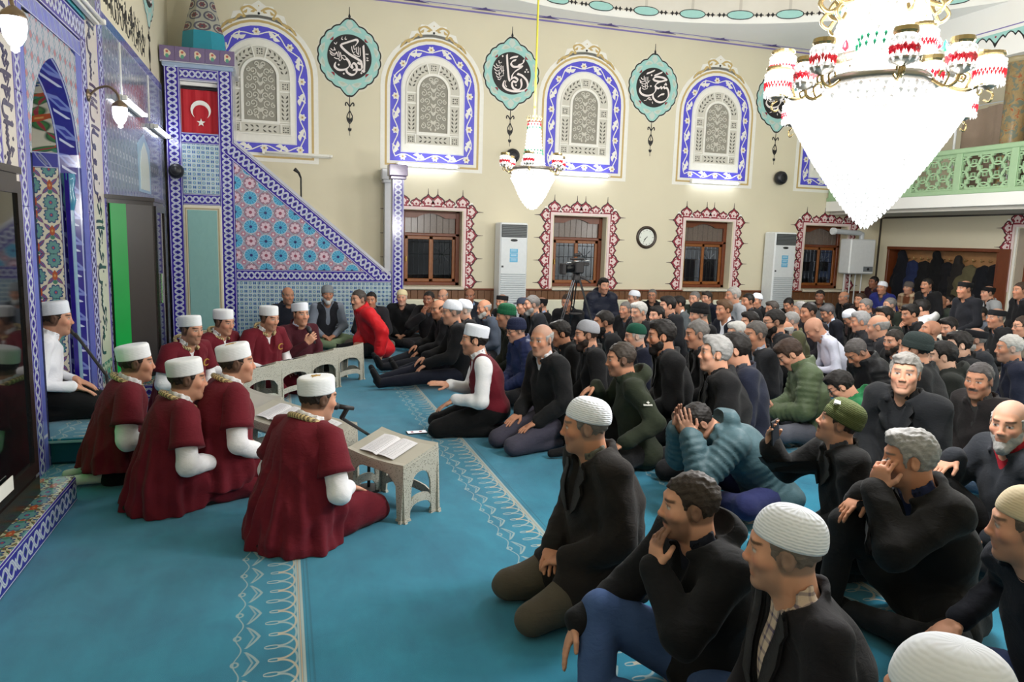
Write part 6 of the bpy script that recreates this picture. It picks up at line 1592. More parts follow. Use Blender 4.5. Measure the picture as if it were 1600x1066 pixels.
row(1602, 822, 0.780, 220, 'c', (-28, 4), 's', (24, 28, 42), 'short', (90, 78, 70), 'man in navy sweater and blue jeans at the right edge', legs_col=(40, 54, 92), arm_l='knee', arm_r='knee', cap='takke', cap_col=(206, 190, 160), stubble=0.5, lean=14)
teal = row(1090, 660, 0.630, 200, 'c', (4, 46), 'p', (62, 88, 96), 'short', BLK, 'man in teal quilted jacket bent over, holding his head with both hands', arms='hold', lean=34, hunch=22, legs_col=(34, 40, 84), hood=True, tone='fair')
khaki = row(1311, 660, 0.770, 200, 'k', (-18, -14), 'c', (20, 20, 22), 'short', BRN, 'man in olive beanie and black coat raising a phone', cap='beanie', cap_col=(74, 82, 48), arm_r='phone', arm_l='lap', moustache=1, stubble=0.35, tone='fair', v=0.04)
row(1414, 584, 0.900, 240, 'k', (24, -4), 'c', (30, 33, 38), 'full', (134, 131, 127), 'grey-haired man in black overcoat looking straight at the camera', tone='fair', arms='lap', stubble=0.2, brow_col=(110, 104, 98), shirt_col=(30, 30, 34), face=dict(jaw=1.1, nose=0.5), v=0.04)
row(1577, 662, 0.800, 226, 'u', (26, 4), 'j', (50, 54, 62), 'ring', (150, 146, 142), 'balding man with grey beard and a red-collared dark jacket near the right edge', beard=0.3, beard_col=(160, 158, 156), stubble=0.4, arm_r='knee', arm_l='lap', shirt_col=(150, 24, 40), tone='fair', brow_col=BRN, crop=0.3)
row(1530, 594, 0.755, 226, 'c', (22, 6), 'j', (40, 35, 36), 'short', (74, 70, 70), 'dark-moustached man in dark brown jacket right of the grey-haired man in overcoat', moustache=1, stubble=0.3, tone='tan', shirt_col=(60, 60, 60), legs_col=(84, 104, 130))
row(1313, 603, 0.620, 188, 'c', (0, 38), 'h', (30, 104, 62), 'full', BLK, 'dark-haired boy in bright green hooded jacket looking down', specs=1, stubble=0, arms='read', hood=True, lean=18)
reader = row(1234, 553, 0.755, 190, 'c', (4, 40), 'p', (78, 92, 66), 'full', (58, 42, 34), 'brown-haired man in olive quilted jacket looking down at a phone', arms='read', legs_col=(92, 94, 104), lean=10, tone='fair')
row(1117, 552, 0.915, 192, 'k', (2, -2), 'c', (25, 25, 28), 'full', SIL, 'silver-haired man in black coat behind the man holding his head', tone='fair', arms='lap', stubble=0.15, brow_col=GRY, shirt_col=(28, 28, 30), fat=0.02)
row(970, 561, 0.780, 192, 'u', (0, 6), 'h', (50, 58, 42), 'short', (54, 46, 40), 'crop-haired man in dark green hooded jacket hugging his knee', arm_r='knee', arm_l='knee', stubble=0.6, tone='tan', hood=True, legs_col=(22, 22, 25), crop=0.8)
row(1089, 522, 0.845, 194, 'k', (4, 8), 'c', (28, 27, 29), 'short', GRY, 'grey-haired moustached man in black coat with folded hands', moustache=1, tone='tan', arms='lap', legs_col=(52, 56, 64), brow_col=BRN)
row(916, 523, 0.825, 192, 'k', (0, 4), 'j', (24, 25, 29), 'short', (46, 36, 32), 'bearded man in light grey knitted cap and black jacket', cap='takke', cap_col=(156, 158, 166), beard=0.25, stubble=0.6, tone='fair', legs_col=(84, 94, 104), arms='thigh')
row(875, 521, 0.765, 196, 'k', (2, 14), 'h', (22, 22, 25), 'full', BLK, 'black-haired youth in black hoodie looking at a dark phone', arms='read', stubble=0.15, tone='tan', legs_col=(62, 58, 70))
row(846, 531, 0.845, 212, 'k', (24, 4), 'j', (28, 29, 32), 'ring', (150, 148, 146), 'stern balding man in black jacket and pale shirt glancing at the camera', tone='tan', arms='thigh', shirt_col=(206, 208, 214), legs_col=(64, 62, 76), crop=0.35)
row(806, 516, 0.720, 200, 'c', (6, 12), 'p', (32, 42, 84), 'short', GRY, 'old man in navy cap and blue quilted jacket with glasses', cap='beanie', cap_col=(34, 40, 66), specs=1, tone='fair', stubble=0.3)
row(790, 493, 0.775, 192, 'c', (2, 6), 'j', (50, 52, 40), 'short', GRY, 'old man in bright green knitted cap and dark vest behind the soloist', cap='beanie', cap_col=(28, 92, 62), tone='tan', stubble=0.3, shirt_col=(120, 124, 120))
row(943, 504, 0.785, 190, 'c', (2, 6), 'j', (28, 29, 33), 'short', BLK, 'black-bearded man in black jacket behind the light grey cap', beard=0.5, stubble=0.6, tone='tan')
row(992, 525, 0.725, 190, 'c', (2, 8), 'j', (30, 34, 56), 'short', WHT, 'old man in dark green skullcap and navy jacket', cap='takke', cap_col=(24, 74, 58), tone='fair', stubble=0.2, brow_col=GRY)
row(1033, 525, 0.885, 190, 'k', (2, 4), 'c', (24, 24, 27), 'full', BLK, 'black-haired bearded man in black coat left of the moustached grey man', beard=0.2, stubble=0.6, tone='tan')
row(1148, 547, 0.865, 186, 'k', (-4, 12), 'j', (32, 38, 60), 'full', BLK, 'dark-haired man in navy jacket hidden behind the silver-haired man')
row(1151, 520, 0.715, 200, 'c', (8, 10), 'j', (66, 68, 74), 'full', WHT, 'white-haired man in grey jacket looking down', tone='fair', stubble=0.1, brow_col=SIL)
row(1180, 523, 0.805, 206, 'c', (6, 6), 'j', (40, 42, 48), 'short', (84, 80, 78), 'moustached man in black leather jacket next to the white-haired man', moustache=1, tone='tan', shirt_col=(150, 156, 170))
row(1224, 518, 0.710, 190, 'c', (0, 6), 'j', (128, 30, 40), 'ring', (176, 174, 172), 'grey balding man in red and grey jacket behind the olive quilted jacket', tone='tan')
row(1272, 514, 0.705, 196, 'c', (0, 42), 't', (214, 218, 236), 'none', GRY, 'bald man in pale blue shirt bowing his head', crop=0.15, arms='read', lean=22, tone='fair')
row(1338, 550, 0.695, 212, 'c', (6, 44), 'p', (26, 27, 32), 'short', (84, 80, 80), 'grey-haired man in black quilted jacket bowing over his lap', arms='read', lean=16, shirt_col=(40, 52, 92), tone='tan')
row(1396, 533, 0.725, 214, 'c', (14, 8), 'j', (26, 27, 30), 'short', (40, 34, 30), 'man with receding dark hair and short beard above the man in overcoat', stubble=0.75, beard=0.1, tone='fair', crop=0.2)
row(1430, 546, 0.865, 174, 'k', (0, 4), 'j', (30, 31, 34), 'short', BLK, 'man in dark grey-green beanie turned away, right behind the man in overcoat', cap='beanie', cap_col=(46, 56, 56))
row(1472, 557, 0.765, 190, 'c', (0, 6), 'h', (40, 44, 40), 'full', (22, 19, 18), 'black-haired boy with a white-lined hood', stubble=0, tone='light', hood=True, face=dict(fat=0.006), arms='lap')
row(1498, 539, 0.765, 200, 'c', (0, 10), 'h', (30, 32, 36), 'full', BLK, 'small dark-haired child between the boy and the man in a black cap', stubble=0, tone='light')
row(1522, 531, 0.755, 192, 'c', (2, 2), 'j', (48, 50, 56), 'short', GRY, 'grey-bearded man in black round cap and dark grey jacket in profile', cap='pill', cap_col=(24, 24, 28), beard=0.25, beard_col=(170, 168, 166), stubble=0.4, tone='tan')
row(1577, 544, 0.820, 192, 'c', (4, 4), 'j', (32, 38, 60), 'short', (168, 166, 162), 'grey-haired man in navy jacket near the right edge, in profile', tone='tan', stubble=0.4)
row(1453, 517, 0.750, 200, 'c', (2, -14), 'j', (26, 30, 44), 'none', BLK, 'bald man in dark navy jacket tilting his head back', crop=0.3, stubble=0.45, tone='tan')
row(1482, 512, 0.735, 224, 'c', (6, 14), 'h', (206, 202, 192), 'full', BLK, 'young man with black beard and a cream fleece hood', beard=0.15, stubble=0.6, hood=True)
row(1344, 503, 0.765, 190, 'c', (2, 8), 'p', (34, 36, 44), 'full', (150, 150, 152), 'grey-haired man in black quilted jacket with a white badge, in profile', tone='tan')
row(1328, 497, 0.665, 198, 'c', (0, 38), 'j', BK, 'short', GRY, 'man in white cap bowing low next to the grey-haired profile', cap='takke', tone='tan')
row(1371, 511, 0.805, 186, 'c', (-6, 8), 'j', DG, 'ring', SIL, 'man with thin white hair turned away, right of the grey-haired profile')
row(1381, 495, 0.790, 214, 'c', (6, 4), 'j', (40, 48, 42), 'full', BLK, 'dark-haired moustached man in dark green jacket below the boiler', moustache=1, tone='tan')
row(1390, 477, 0.751, 206, 'c', (4, 4), 'j', (46, 54, 44), 'short', GRY, 'grey-haired man in dark green jacket, behind the moustached one')
row(1422, 491, 0.790, 206, 'c', (8, 10), 'j', BK, 'full', BLK, 'black-haired man in black resting his chin on his hand', arm_r='chin', tone='tan')
row(1440, 482, 0.785, 170, 'c', (0, 10), 'h', (222, 222, 222), 'full', BLK, 'youth in white hoodie turned away below the coats', hood=True)
row(1531, 491, 0.718, 206, 'c', (6, 4), 'j', (98, 104, 114), 'short', BLK, 'balding man with dark stubble in grey zip jacket', stubble=0.8, tone='tan', crop=0.2)
row(1556, 497, 0.790, 212, 'c', (8, 4), 'j', (26, 27, 30), 'short', GRY, 'man in black cap and black jacket with white shoulder stripes', cap='pill', cap_col=(30, 30, 33), tone='tan')
row(1598, 510, 0.775, 206, 'c', (0, 4), 'j', (120, 112, 100), 'short', BRN, 'man with glasses cut by the right edge, beige jacket', specs=1)
# middle rows
row(977, 484, 0.680, 226, 'c', (6, 4), 'c', BK, 'short', GRY, 'grey-haired man in black coat right of the camera operator', tone='tan')
row(998, 488, 0.815, 216, 'k', (6, 8), 'j', (28, 28, 32), 'full', WHT, 'white-haired man in black jacket, second right of the camera operator', tone='fair', brow_col=SIL)
row(1026, 493, 0.725, 214, 'c', (8, 2), 'j', (30, 33, 46), 'full', BLK, 'dark-haired man in navy jacket with a full face, third right of the camera operator', face=dict(fat=0.006))
row(990, 465, 0.718, 200, 'c', (0, 6), 'j', DG, 'short', GRY, 'man in white cap by the wainscot under the clock', cap='takke')
row(1019, 462, 0.703, 262, 'c', (0, 0), 's', BK, 'short', GRY, 'grey man with glasses in black sweater by the wainscot below the clock', specs=1, tone='tan')
row(1043, 478, 0.794, 202, 'c', (2, 6), 'j', (34, 36, 42), 'full', BLK, 'black-haired youth in dark jacket left of the grey blazer', stubble=0.1)
row(1060, 475, 0.723, 198, 'c', (2, 6), 'b', (88, 94, 98), 'full', BLK, 'moustached man in grey blazer and white shirt', moustache=1, tone='tan', shirt_col=(226, 226, 230), v=0.26, vw=0.05)
row(1085, 467, 0.752, 240, 'c', (0, 4), 'j', (52, 62, 54), 'short', GRY, 'grey-haired man in green-grey jacket by the wall left of the third window')
row(1092, 491, 0.849, 196, 'k', (2, 8), 'j', BK, 'short', GRY, 'grey-bearded man in black beanie', cap='beanie', cap_col=(22, 22, 25), beard=0.2, beard_col=(160, 158, 154), tone='fair')
row(1104, 466, 0.713, 230, 'c', (0, 4), 'j', NV, 'full', (50, 44, 40), 'dark-haired man in navy jacket under the third window')
row(1131, 484, 0.795, 214, 'c', (4, 4), 'b', (30, 34, 50), 'full', (88, 64, 44), 'brown-haired man in navy suit and white shirt', tone='tan', shirt_col=(222, 224, 232), v=0.26, vw=0.05)
row(1145, 462, 0.905, 200, 'k', (2, 2), 's', (150, 154, 160), 'short', (150, 148, 144), 'grey-haired man in light grey pullover sitting tall under the third window', tone='tan')
row(1168, 471, 0.771, 214, 'c', (4, 2), 'j', BK, 'short', BLK, 'dark-haired man in black left of the right-hand air conditioner', tone='tan')
row(1182, 470, 0.737, 236, 'c', (0, 4), 'j', BK, 'short', GRY, 'man in white cap right beside the right-hand air conditioner', cap='takke', tone='tan')
row(1171, 503, 0.742, 204, 'c', (2, 6), 'j', DG, 'full', BLK, 'black-haired boy looking left above the white-haired man', stubble=0)
row(1206, 483, 0.709, 212, 'c', (4, 8), 'j', DG, 'full', (62, 56, 52), 'dark-haired man before the right-hand air conditioner', tone='tan')
row(1209, 503, 0.880, 198, 'k', (2, 8), 'j', BK, 'short', BLK, 'man with glasses and dark beard in black', specs=1, beard=0.15, stubble=0.6)
row(1235, 502, 0.730, 194, 'c', (0, 6), 'j', (82, 84, 60), 'short', SIL, 'grey crop-haired man in olive jacket', tone='tan')
row(1232, 476, 0.655, 230, 'c', (0, 24), 'j', BK, 'short', BLK, 'man in black with lowered head right of the air conditioner', tone='tan')
row(1249, 485, 0.768, 202, 'c', (2, 4), 's', (50, 34, 48), 'short', (140, 138, 136), 'grey-haired man in plum sweater', tone='tan', shirt=True)
row(1263, 488, 0.796, 210, 'c', (4, 8), 'j', (46, 42, 50), 'short', BLK, 'dark-haired man right behind the plum sweater', tone='tan')
row(1281, 464, 0.756, 262, 'c', (0, 2), 'j', (92, 92, 94), 'short', BLK, 'dark-haired man in grey vest below the fourth window', tone='brown', shirt_col=(30, 30, 32))
row(1292, 489, 0.678, 214, 'c', (4, 24), 'b', (28, 30, 42), 'full', (74, 72, 74), 'grey-haired man in navy suit and pale blue shirt looking down', shirt_col=(170, 188, 216), v=0.26, vw=0.05, tone='tan')
row(1318, 465, 0.718, 214, 'c', (4, 4), 'j', BK, 'ring', SIL, 'balding grey man in black left of the boiler pipes', tone='tan')
row(1344, 469, 0.756, 230, 'c', (0, 4), 'j', (60, 40, 40), 'short', BRN, 'dark-haired man right below the boiler', tone='tan')
row(1352, 479, 0.756, 210, 'c', (0, 10), 'j', DG, 'short', GRY, 'grey-haired man in front of the man below the boiler', tone='tan')
# rear wall
row(1365, 441, 0.985, 225, 'h', (0, 2), 'j', (62, 26, 36), 'short', BLK, 'man in maroon jacket in the corner under the boiler', tone='brown')
row(1378, 450, 0.935, 240, 'h', (0, 2), 'j', (34, 42, 112), 'short', GRY, 'man in white cap and bright blue jacket in the corner', cap='takke', tone='tan')
row(1419, 450, 0.925, 235, 'h', (0, 2), 's', (108, 62, 38), 'short', GRY, 'man in grey beanie and brown striped sweater under the coats', cap='beanie', cap_col=(96, 90, 88), tone='fair', top_mat=fabric((108, 62, 38), 0.9, 0.25, ((200, 180, 150), 5.0)))
row(1448, 446, 1.055, 228, 'h', (0, 2), 'j', BK, 'short', BLK, 'moustached man in black standing out under the coats', moustache=1, tone='tan')
row(1507, 452, 1.105, 222, 'h', (0, 4), 's', (34, 36, 44), 'short', BLK, 'man in black felt hat under the coats', cap='pill', cap_col=(20, 20, 22), tone='tan')
row(1543, 458, 0.980, 206, 'h', (4, 4), 'j', (148, 150, 152), 'short', BLK, 'man in black hat and light grey jacket below the coats', cap='pill', cap_col=(20, 20, 22), shirt_col=(24, 24, 27), tone='fair')
row(1595, 454, 1.105, 214, 'h', (0, 2), 'j', BK, 'short', BRN, 'man in black by the door at the right edge', arms='lap', tone='tan')
row(1469, 473, 0.751, 214, 'c', (4, 10), 'j', (70, 80, 72), 'none', BRN, 'bald man in grey-green jacket covering his mouth', arm_r='chin', tone='tan', crop=0.2)
row(1484, 472, 0.732, 206, 'c', (2, 6), 'j', BK, 'full', BLK, 'dark-bearded man in black jacket and white shirt below the coats', beard=0.3, shirt_col=(210, 208, 206))
# left of the soloist, along the pulpit and the wainscot
row(450, 462, 0.745, -70, 'c', (0, 2), 's', (30, 34, 48), 'ring', GRY, 'balding man in dark navy sweater against the pulpit tiles', tone='tan', shirt=True)
row(512, 460, 0.755, -84, 'c', (0, 2), 'vest', (48, 50, 58), 'short', GRY, 'white-bearded man in grey cap, dark waistcoat and pale green trousers', cap='beanie', cap_col=(134, 138, 142), beard=0.3, beard_col=(206, 204, 200), shirt_col=(126, 134, 148), legs_col=(132, 150, 118), tone='tan')
row(560, 468, 0.795, 196, 's', (24, 4), 'p', (206, 24, 34), 'short', (70, 64, 60), 'moustached man in bright red jacket', moustache=1, tone='fair', arm_l='floor', arm_r='lap', lean=20)
row(580, 469, 0.715, -100, 'c', (0, 4), 'j', DG, 'short', BLK, 'dark-haired man half hidden behind the red jacket', tone='tan', legs_col=(104, 96, 88))
row(628, 465, 0.705, -98, 'c', (0, 2), 'j', BK, 'short', WHT, 'man in cream skullcap and black jacket under the first window', cap='takke', cap_col=(226, 212, 172), tone='fair', shirt_col=(46, 34, 36))
row(670, 468, 0.735, -112, 'c', (0, 4), 'j', BK, 'thin', BLK, 'dark-skinned man in black with hand on chin by the wainscot', tone='brown', arm_r='chin')
row(692, 463, 0.680, -112, 'c', (0, 4), 'j', BK, 'ring', SIL, 'white-haired balding man in black by the wainscot', tone='fair')
row(734, 463, 0.725, -100, 'c', (0, 2), 'j', (40, 46, 58), 'ring', BRN, 'balding man in blue-grey jacket left of the left-hand air conditioner', tone='brown', shirt_col=(120, 140, 170))
row(685, 483, 0.735, 196, 'l', (18, 6), 'j', BK, 'ring', BRN, 'ruddy balding man in black sitting with legs stretched out', tone='tan', arms='knee', legs_col=(26, 28, 38))
row(705, 488, 0.845, 190, 'l', (10, 6), 'j', BK, 'short', GRY, 'old man in white cap sitting with legs stretched out, left of the pair', cap='takke', tone='fair', arms='knee', legs_col=(26, 30, 48))
row(723, 485, 0.775, 192, 'l', (6, 6), 'j', BK, 'short', WHT, 'white-moustached man in white cap, right of the pair', cap='takke', moustache=1, tone='fair', arms='knee', legs_col=(26, 30, 48))
row(756, 482, 0.710, 204, 'c', (4, 4), 'j', (70, 78, 92), 'ring', (150, 146, 142), 'bald man with grey beard in slate jacket behind the soloist', beard=0.15, beard_col=(170, 168, 164), tone='tan')
row(784, 472, 0.703, 228, 'c', (4, 2), 's', (44, 46, 46), 'short', GRY, 'grey-bearded man in black round cap before the left-hand air conditioner', cap='pill', cap_col=(26, 26, 28), beard=0.15, beard_col=(150, 148, 146), tone='tan')
row(817, 477, 0.715, 196, 'c', (4, 8), 'j', BK, 'short', BLK, 'young man in slate cap and black jacket right of the left-hand air conditioner', cap='peak', cap_col=(60, 66, 82))
row(831, 476, 0.815, 196, 'k', (2, 4), 'j', (26, 28, 36), 'short', GRY, 'grey-bearded man half hidden behind the man in blue shirt', beard=0.2, beard_col=(150, 148, 146))
row(845, 476, 0.635, 192, 'c', (2, 4), 'b', BK, 'short', BLK, 'dark-bearded man in black round cap, black blazer and blue shirt', cap='pill', cap_col=(24, 24, 27), beard=0.5, beard_col=(60, 50, 46), shirt_col=(146, 166, 200), v=0.28, vw=0.06)
row(886, 472, 0.735, -105, 'c', (0, 14), 's', BK, 'thin', BRN, 'man in black behind the tripod legs', tone='tan')
operator = row(943, 447, 0.925, -66, 'k', (4, 2), 'p', (28, 34, 56), 'full', BLK, 'camera operator in navy quilted jacket sitting high beside the tripod', stubble=0.5, arms='lap', hood=True, tone='fair')
# low stools under those who sit higher along the rear wall
for P in [p for p in PEOPLE if p['pose'] == 'chair']:
    s_ = P['_body'].matrix_basis.to_scale()[0]; h = (P['_K']['pel'][2] - 0.125) * s_
    t = thing('wooden_stool', 'low wooden stool under the ' + ' '.join(P['label'].split()[:9]), 'stool', T(P['_pos'][0], P['_pos'][1], 0) @ RZ(math.radians(P['yaw'])), 'stools by the rear wall')
    MB().bbox((-0.16, -0.16, h - 0.03), (0.12, 0.16, h), 0.008).build('seat', M_WOODR, t)
    for a in (-0.14, 0.09):
        for b_ in (-0.13, 0.13): MB().tube([(a, b_, 0), (a, b_, h - 0.03)], 0.014, 8).build('leg', M_WOODR, t)
# ------------------------------------------------------------------ reading stands, papers, microphones
def lattice_plastic():
    M = Mat('perforated_plastic'); x, y, z = M.coords()
    v = M.nt.nodes.new('ShaderNodeTexVoronoi'); v.inputs['Scale'].default_value = 95.0; M.nt.links.new(M.tc, v.inputs['Vector']); d = X(M.nt, v.outputs['Distance'])
    nrm = M.nt.nodes.new('ShaderNodeNewGeometry'); sp = M.nt.nodes.new('ShaderNodeSeparateXYZ'); M.nt.links.new(nrm.outputs['Normal'], sp.inputs[0]); side = X(M.nt, sp.outputs[2]).abs().lt(0.5)
    hole = d.below(0.30, 0.08) * side
    M.color(M.mix(M.mix((182, 178, 164), (194, 190, 178), M.noise(6.0)), (98, 92, 78), hole * 0.75)); M.set(0.38); M.bump(1 - hole, 0.4, 0.004); return M.m
M_STAND, M_PAPER = lattice_plastic(), None
def papermat():
    M = Mat('printed_paper'); x, y, z = M.coords()
    rowm = ((y / 0.0125).frac() - 0.5).abs().below(0.2, 0.05); nz = M.noise(160.0, 2, 0.5, M.scaled(1.0, 0.05, 1.0)); m = rowm * nz.gt(0.46) * (x.abs() - 0.01).gt(0.0) * x.abs().lt(0.125) * y.abs().lt(0.085)
    M.color(M.mix((232, 232, 238), (150, 150, 160), m * 0.55)); M.set(0.7); return M.m
M_PAPER = papermat()
SW, SD, ZL, ZH = 0.25, 0.135, 0.33, 0.41                             # half width, half depth, low and high edge
def stand_meshes():
    O = {}
    def top(x, y): return ZL + (ZH - ZL) * (x + SD) / (2 * SD)
    b = MB(); c = [(-SD, -SW), (SD, -SW), (SD, SW), (-SD, SW)]
    n = 12
    vs, fs = [], []
    for k in range(n + 1):
        y = -SW + 2 * SW * k / n; dip = -0.014 * (1 - (y / SW) ** 2)
        for x in (-SD, -SD * 0.8, SD * 0.8, SD): vs.append((x, y, top(x, y) + dip + (0.004 if abs(x) == SD else 0)))
    m = len(vs); vs += [(x, y, z - 0.018) for x, y, z in vs]
    for k in range(n):
        for i in range(3): a = k * 4 + i; fs.append((a, a + 1, a + 5, a + 4)); fs.append((m + a, m + a + 4, m + a + 5, m + a + 1))
        fs.append((k * 4, k * 4 + 4, m + k * 4 + 4, m + k * 4)); fs.append((k * 4 + 3, m + k * 4 + 3, m + k * 4 + 7, k * 4 + 7))
    fs.append((0, m, m + 1, 1)); fs.append((1, m + 1, m + 2, 2)); fs.append((2, m + 2, m + 3, 3)); q = n * 4
    for i in range(3): fs.append((q + i, q + i + 1, m + q + i + 1, m + q + i))
    b.add(vs, fs); O['top'] = b
    # side panel with an arch (and a second arch under a stretcher)
    def panel(w, h0, h1, stretcher, leg=0.062):
        b = MB(); n = 10
        def H(u): return h0 + (h1 - h0) * (u + w) / (2 * w) - 0.016
        iw = w - leg
        up = [(u, min(H(u) - 0.05, 0.20 + 0.075 * math.sqrt(max(0, 1 - (u / iw) ** 2)))) for u in np.linspace(-iw, iw, n)]
        for (u0, z0), (u1, z1) in zip(up[:-1], up[1:]): b.prism([(u0, z0), (u1, z1), (u1, H(u1)), (u0, H(u0))], -0.006, 0.006)
        for s in (-1, 1): b.prism([(s * (w + 0.018), 0), (s * (iw + 0.012), 0), (s * iw, 0.20), (s * iw, H(s * iw)), (s * w, H(s * w))], -0.006, 0.006); b.prism([(s * (w + 0.026), 0), (s * (iw + 0.004), 0), (s * (iw + 0.008), 0.014), (s * (w + 0.022), 0.014)], -0.010, 0.010)
        if stretcher:
            us = np.linspace(-iw - 0.006, iw + 0.006, n); lo = [(u, 0.06 + 0.035 * math.sqrt(max(0, 1 - (u / (iw + 0.006)) ** 2))) for u in us]; hi = [(u, z + 0.05) for u, z in lo]
            for i in range(n - 1): b.prism([lo[i], lo[i + 1], hi[i + 1], hi[i]], -0.005, 0.005)
        return b
    return b_mesh(O['top'], 'top'), panel(SD, ZL, ZH, True).mesh('side_panel', [M_STAND]), panel(SW, ZL, ZL, False).mesh('low_panel', [M_STAND]), panel(SW, ZH, ZH, True).mesh('high_panel', [M_STAND])
def b_mesh(b, n): return b.mesh(n, [M_STAND])
sm = stand_meshes()
def stand(x, y, yaw, label):
    t = thing('reading_stand', label, 'stand', T(x, y, 0) @ RZ(math.radians(yaw)), 'low plastic reading stands')
    put('top', sm[0], t)
    for s in (-1, 1): put('side_panel', sm[1], t, frame((0, s * (SW - 0.004), 0), (1, 0, 0), (0, 0, 1), (0, -1, 0)))
    put('low_panel', sm[2], t, frame((-SD + 0.004, 0, 0), (0, 1, 0), (0, 0, 1), (1, 0, 0))); put('high_panel', sm[3], t, frame((SD - 0.004, 0, 0), (0, 1, 0), (0, 0, 1), (1, 0, 0)))
    return t
def booklet(x, y, yaw, label, dx=0.0, dy=0.0):
    """open sheet lying on a stand"""
    t = thing('open_booklet', label, 'paper', T(x, y, 0) @ RZ(math.radians(yaw)), 'song sheets on the stands')
    sl = math.atan2(ZH - ZL, 2 * SD)
    for s in (-1, 1):
        M = T(dx, dy, (ZL + ZH) / 2 + 0.002 + dx * math.tan(sl)) @ Matrix.Rotation(-sl, 4, 'Y') @ RZ(-PI / 2)
        b = MB(); n = 6; vs = []
        for k in range(n + 1):
            u = s * 0.148 * k / n; zz = 0.014 * math.sin(PI * (k / n) ** 0.6) * 0.8 - 0.012 * (1 - (u / 0.25) ** 2) + 0.004
            for v in (-0.10, 0.10): vs.append((u, v, zz))
        b.add(vs, [(2 * k, 2 * k + 2, 2 * k + 3, 2 * k + 1)[::s] for k in range(n)]); b.add([(x_, y_, z_ - 0.0025) for x_, y_, z_ in vs], [(2 * k, 2 * k + 1, 2 * k + 3, 2 * k + 2)[::s] for k in range(n)])
        b.build('page', M_PAPER, t, M)
NEAR = [(0.60, 4.165), (0.19, 4.72), (-0.03, 5.12), (-0.26, 5.56)]
NL = ['perforated plastic reading stand nearest the camera with an open booklet', 'perforated plastic reading stand second from the camera, behind the small microphone', 'perforated plastic reading stand before the stout choir man', 'perforated plastic reading stand farthest of the near row']
for (x, y), l in zip(NEAR, NL): stand(x, y, 33, l)
booklet(*NEAR[0], 33, 'open white booklet on the stand nearest the camera', -0.01, 0.02); booklet(*NEAR[2], 33, 'open white booklet on the stand before the stout choir man'); booklet(*NEAR[1], 33, 'open white booklet on the stand behind the small microphone')
FL = ['plastic reading stand at the right end of the far row', 'plastic reading stand second from the right of the far row', 'plastic reading stand third from the right of the far row', 'plastic reading stand at the left end of the far row']
for k in range(4):
    stand(0.57 - 0.285 * k, 7.98 - 0.375 * k, -43, FL[k])
booklet(0.57 - 0.285 * 2, 7.98 - 0.375 * 2, -43, 'white sheet on the stand before the third choir man of the far row'); booklet(0.57 - 0.285 * 3, 7.98 - 0.375 * 3, -43, 'white sheet on the left stand of the far row')

def mic_head(b, p, d, L=0.16, r=0.021):
    d = unit(d); p = np.array(p, float); b.smooth = True
    b.tube([p, p + d * L * 0.62], [0.011, 0.015], 10); b.tube([p + d * L * 0.62, p + d * L * 0.68, p + d * L * 0.85, p + d * L * 0.97, p + d * L], [0.016, r, r * 1.1, r * 0.7, 0.004], 12)
M_MICG = plain((70, 72, 76), 0.35, 0.6)
t = thing('microphone', 'small black microphone on a boom before the choir boy nearest the camera', 'microphone', T(0.50, 4.48, 0))
b = MB(); b.tube([(0.0, 0.0, 0.02), (0.0, -0.02, 0.36), (-0.20, -0.42, 0.58)], 0.010, 8); b.build('boom', M_BLACK, t)
b = MB(); mic_head(b, (-0.13, -0.40, 0.625), (-0.85, -0.30, 0.22), 0.15, 0.021); b.build('microphone_body', M_BLACK, t); MB().tube([(-0.195, -0.41, 0.575), (-0.165, -0.41, 0.63)], 0.014, 8).build('clip', M_BLACK, t)
MB().lathe([(0, 0), (0.085, 0), (0.085, 0.014), (0.0, 0.02)], 16, (0.0, 0.0, 0)).build('base', M_BLACK, t)
t = thing('microphone_stand', 'black microphone on a tilted boom in front of the man in white shirt', 'microphone', T(-1.26, 6.05, 0.19))
b = MB(); b.tube([(0.0, 0, 0.0), (-0.02, 0, 0.30), (-0.22, 0.02, 0.62)], 0.012, 8); b.build('boom', M_BLACK, t); b = MB(); mic_head(b, (-0.20, 0.02, 0.58), (-0.55, 0.0, 0.72), 0.18, 0.024); b.build('microphone_body', M_BLACK, t); MB().lathe([(0, 0), (0.09, 0), (0.09, 0.014), (0.0, 0.02)], 16).build('base', M_BLACK, t)
b = MB(); b.smooth = True; b.tube(cr([(-1.20, 6.0, 0.6), (-1.17, 5.85, 0.35), (-1.14, 5.5, 0.10), (-1.10, 5.34, 0.012), (-1.18, 5.22, 0.010), (-1.05, 5.16, 0.010), (-0.98, 5.28, 0.010), (-1.10, 5.34, 0.018), (-1.2, 5.25, 0.010), (-1.0, 5.12, 0.010)], 6), 0.006, 6); b.build('microphone_cable', M_BLACK, None, None, label='thin black cable hanging from the platform and curled on the carpet', cat='cable')
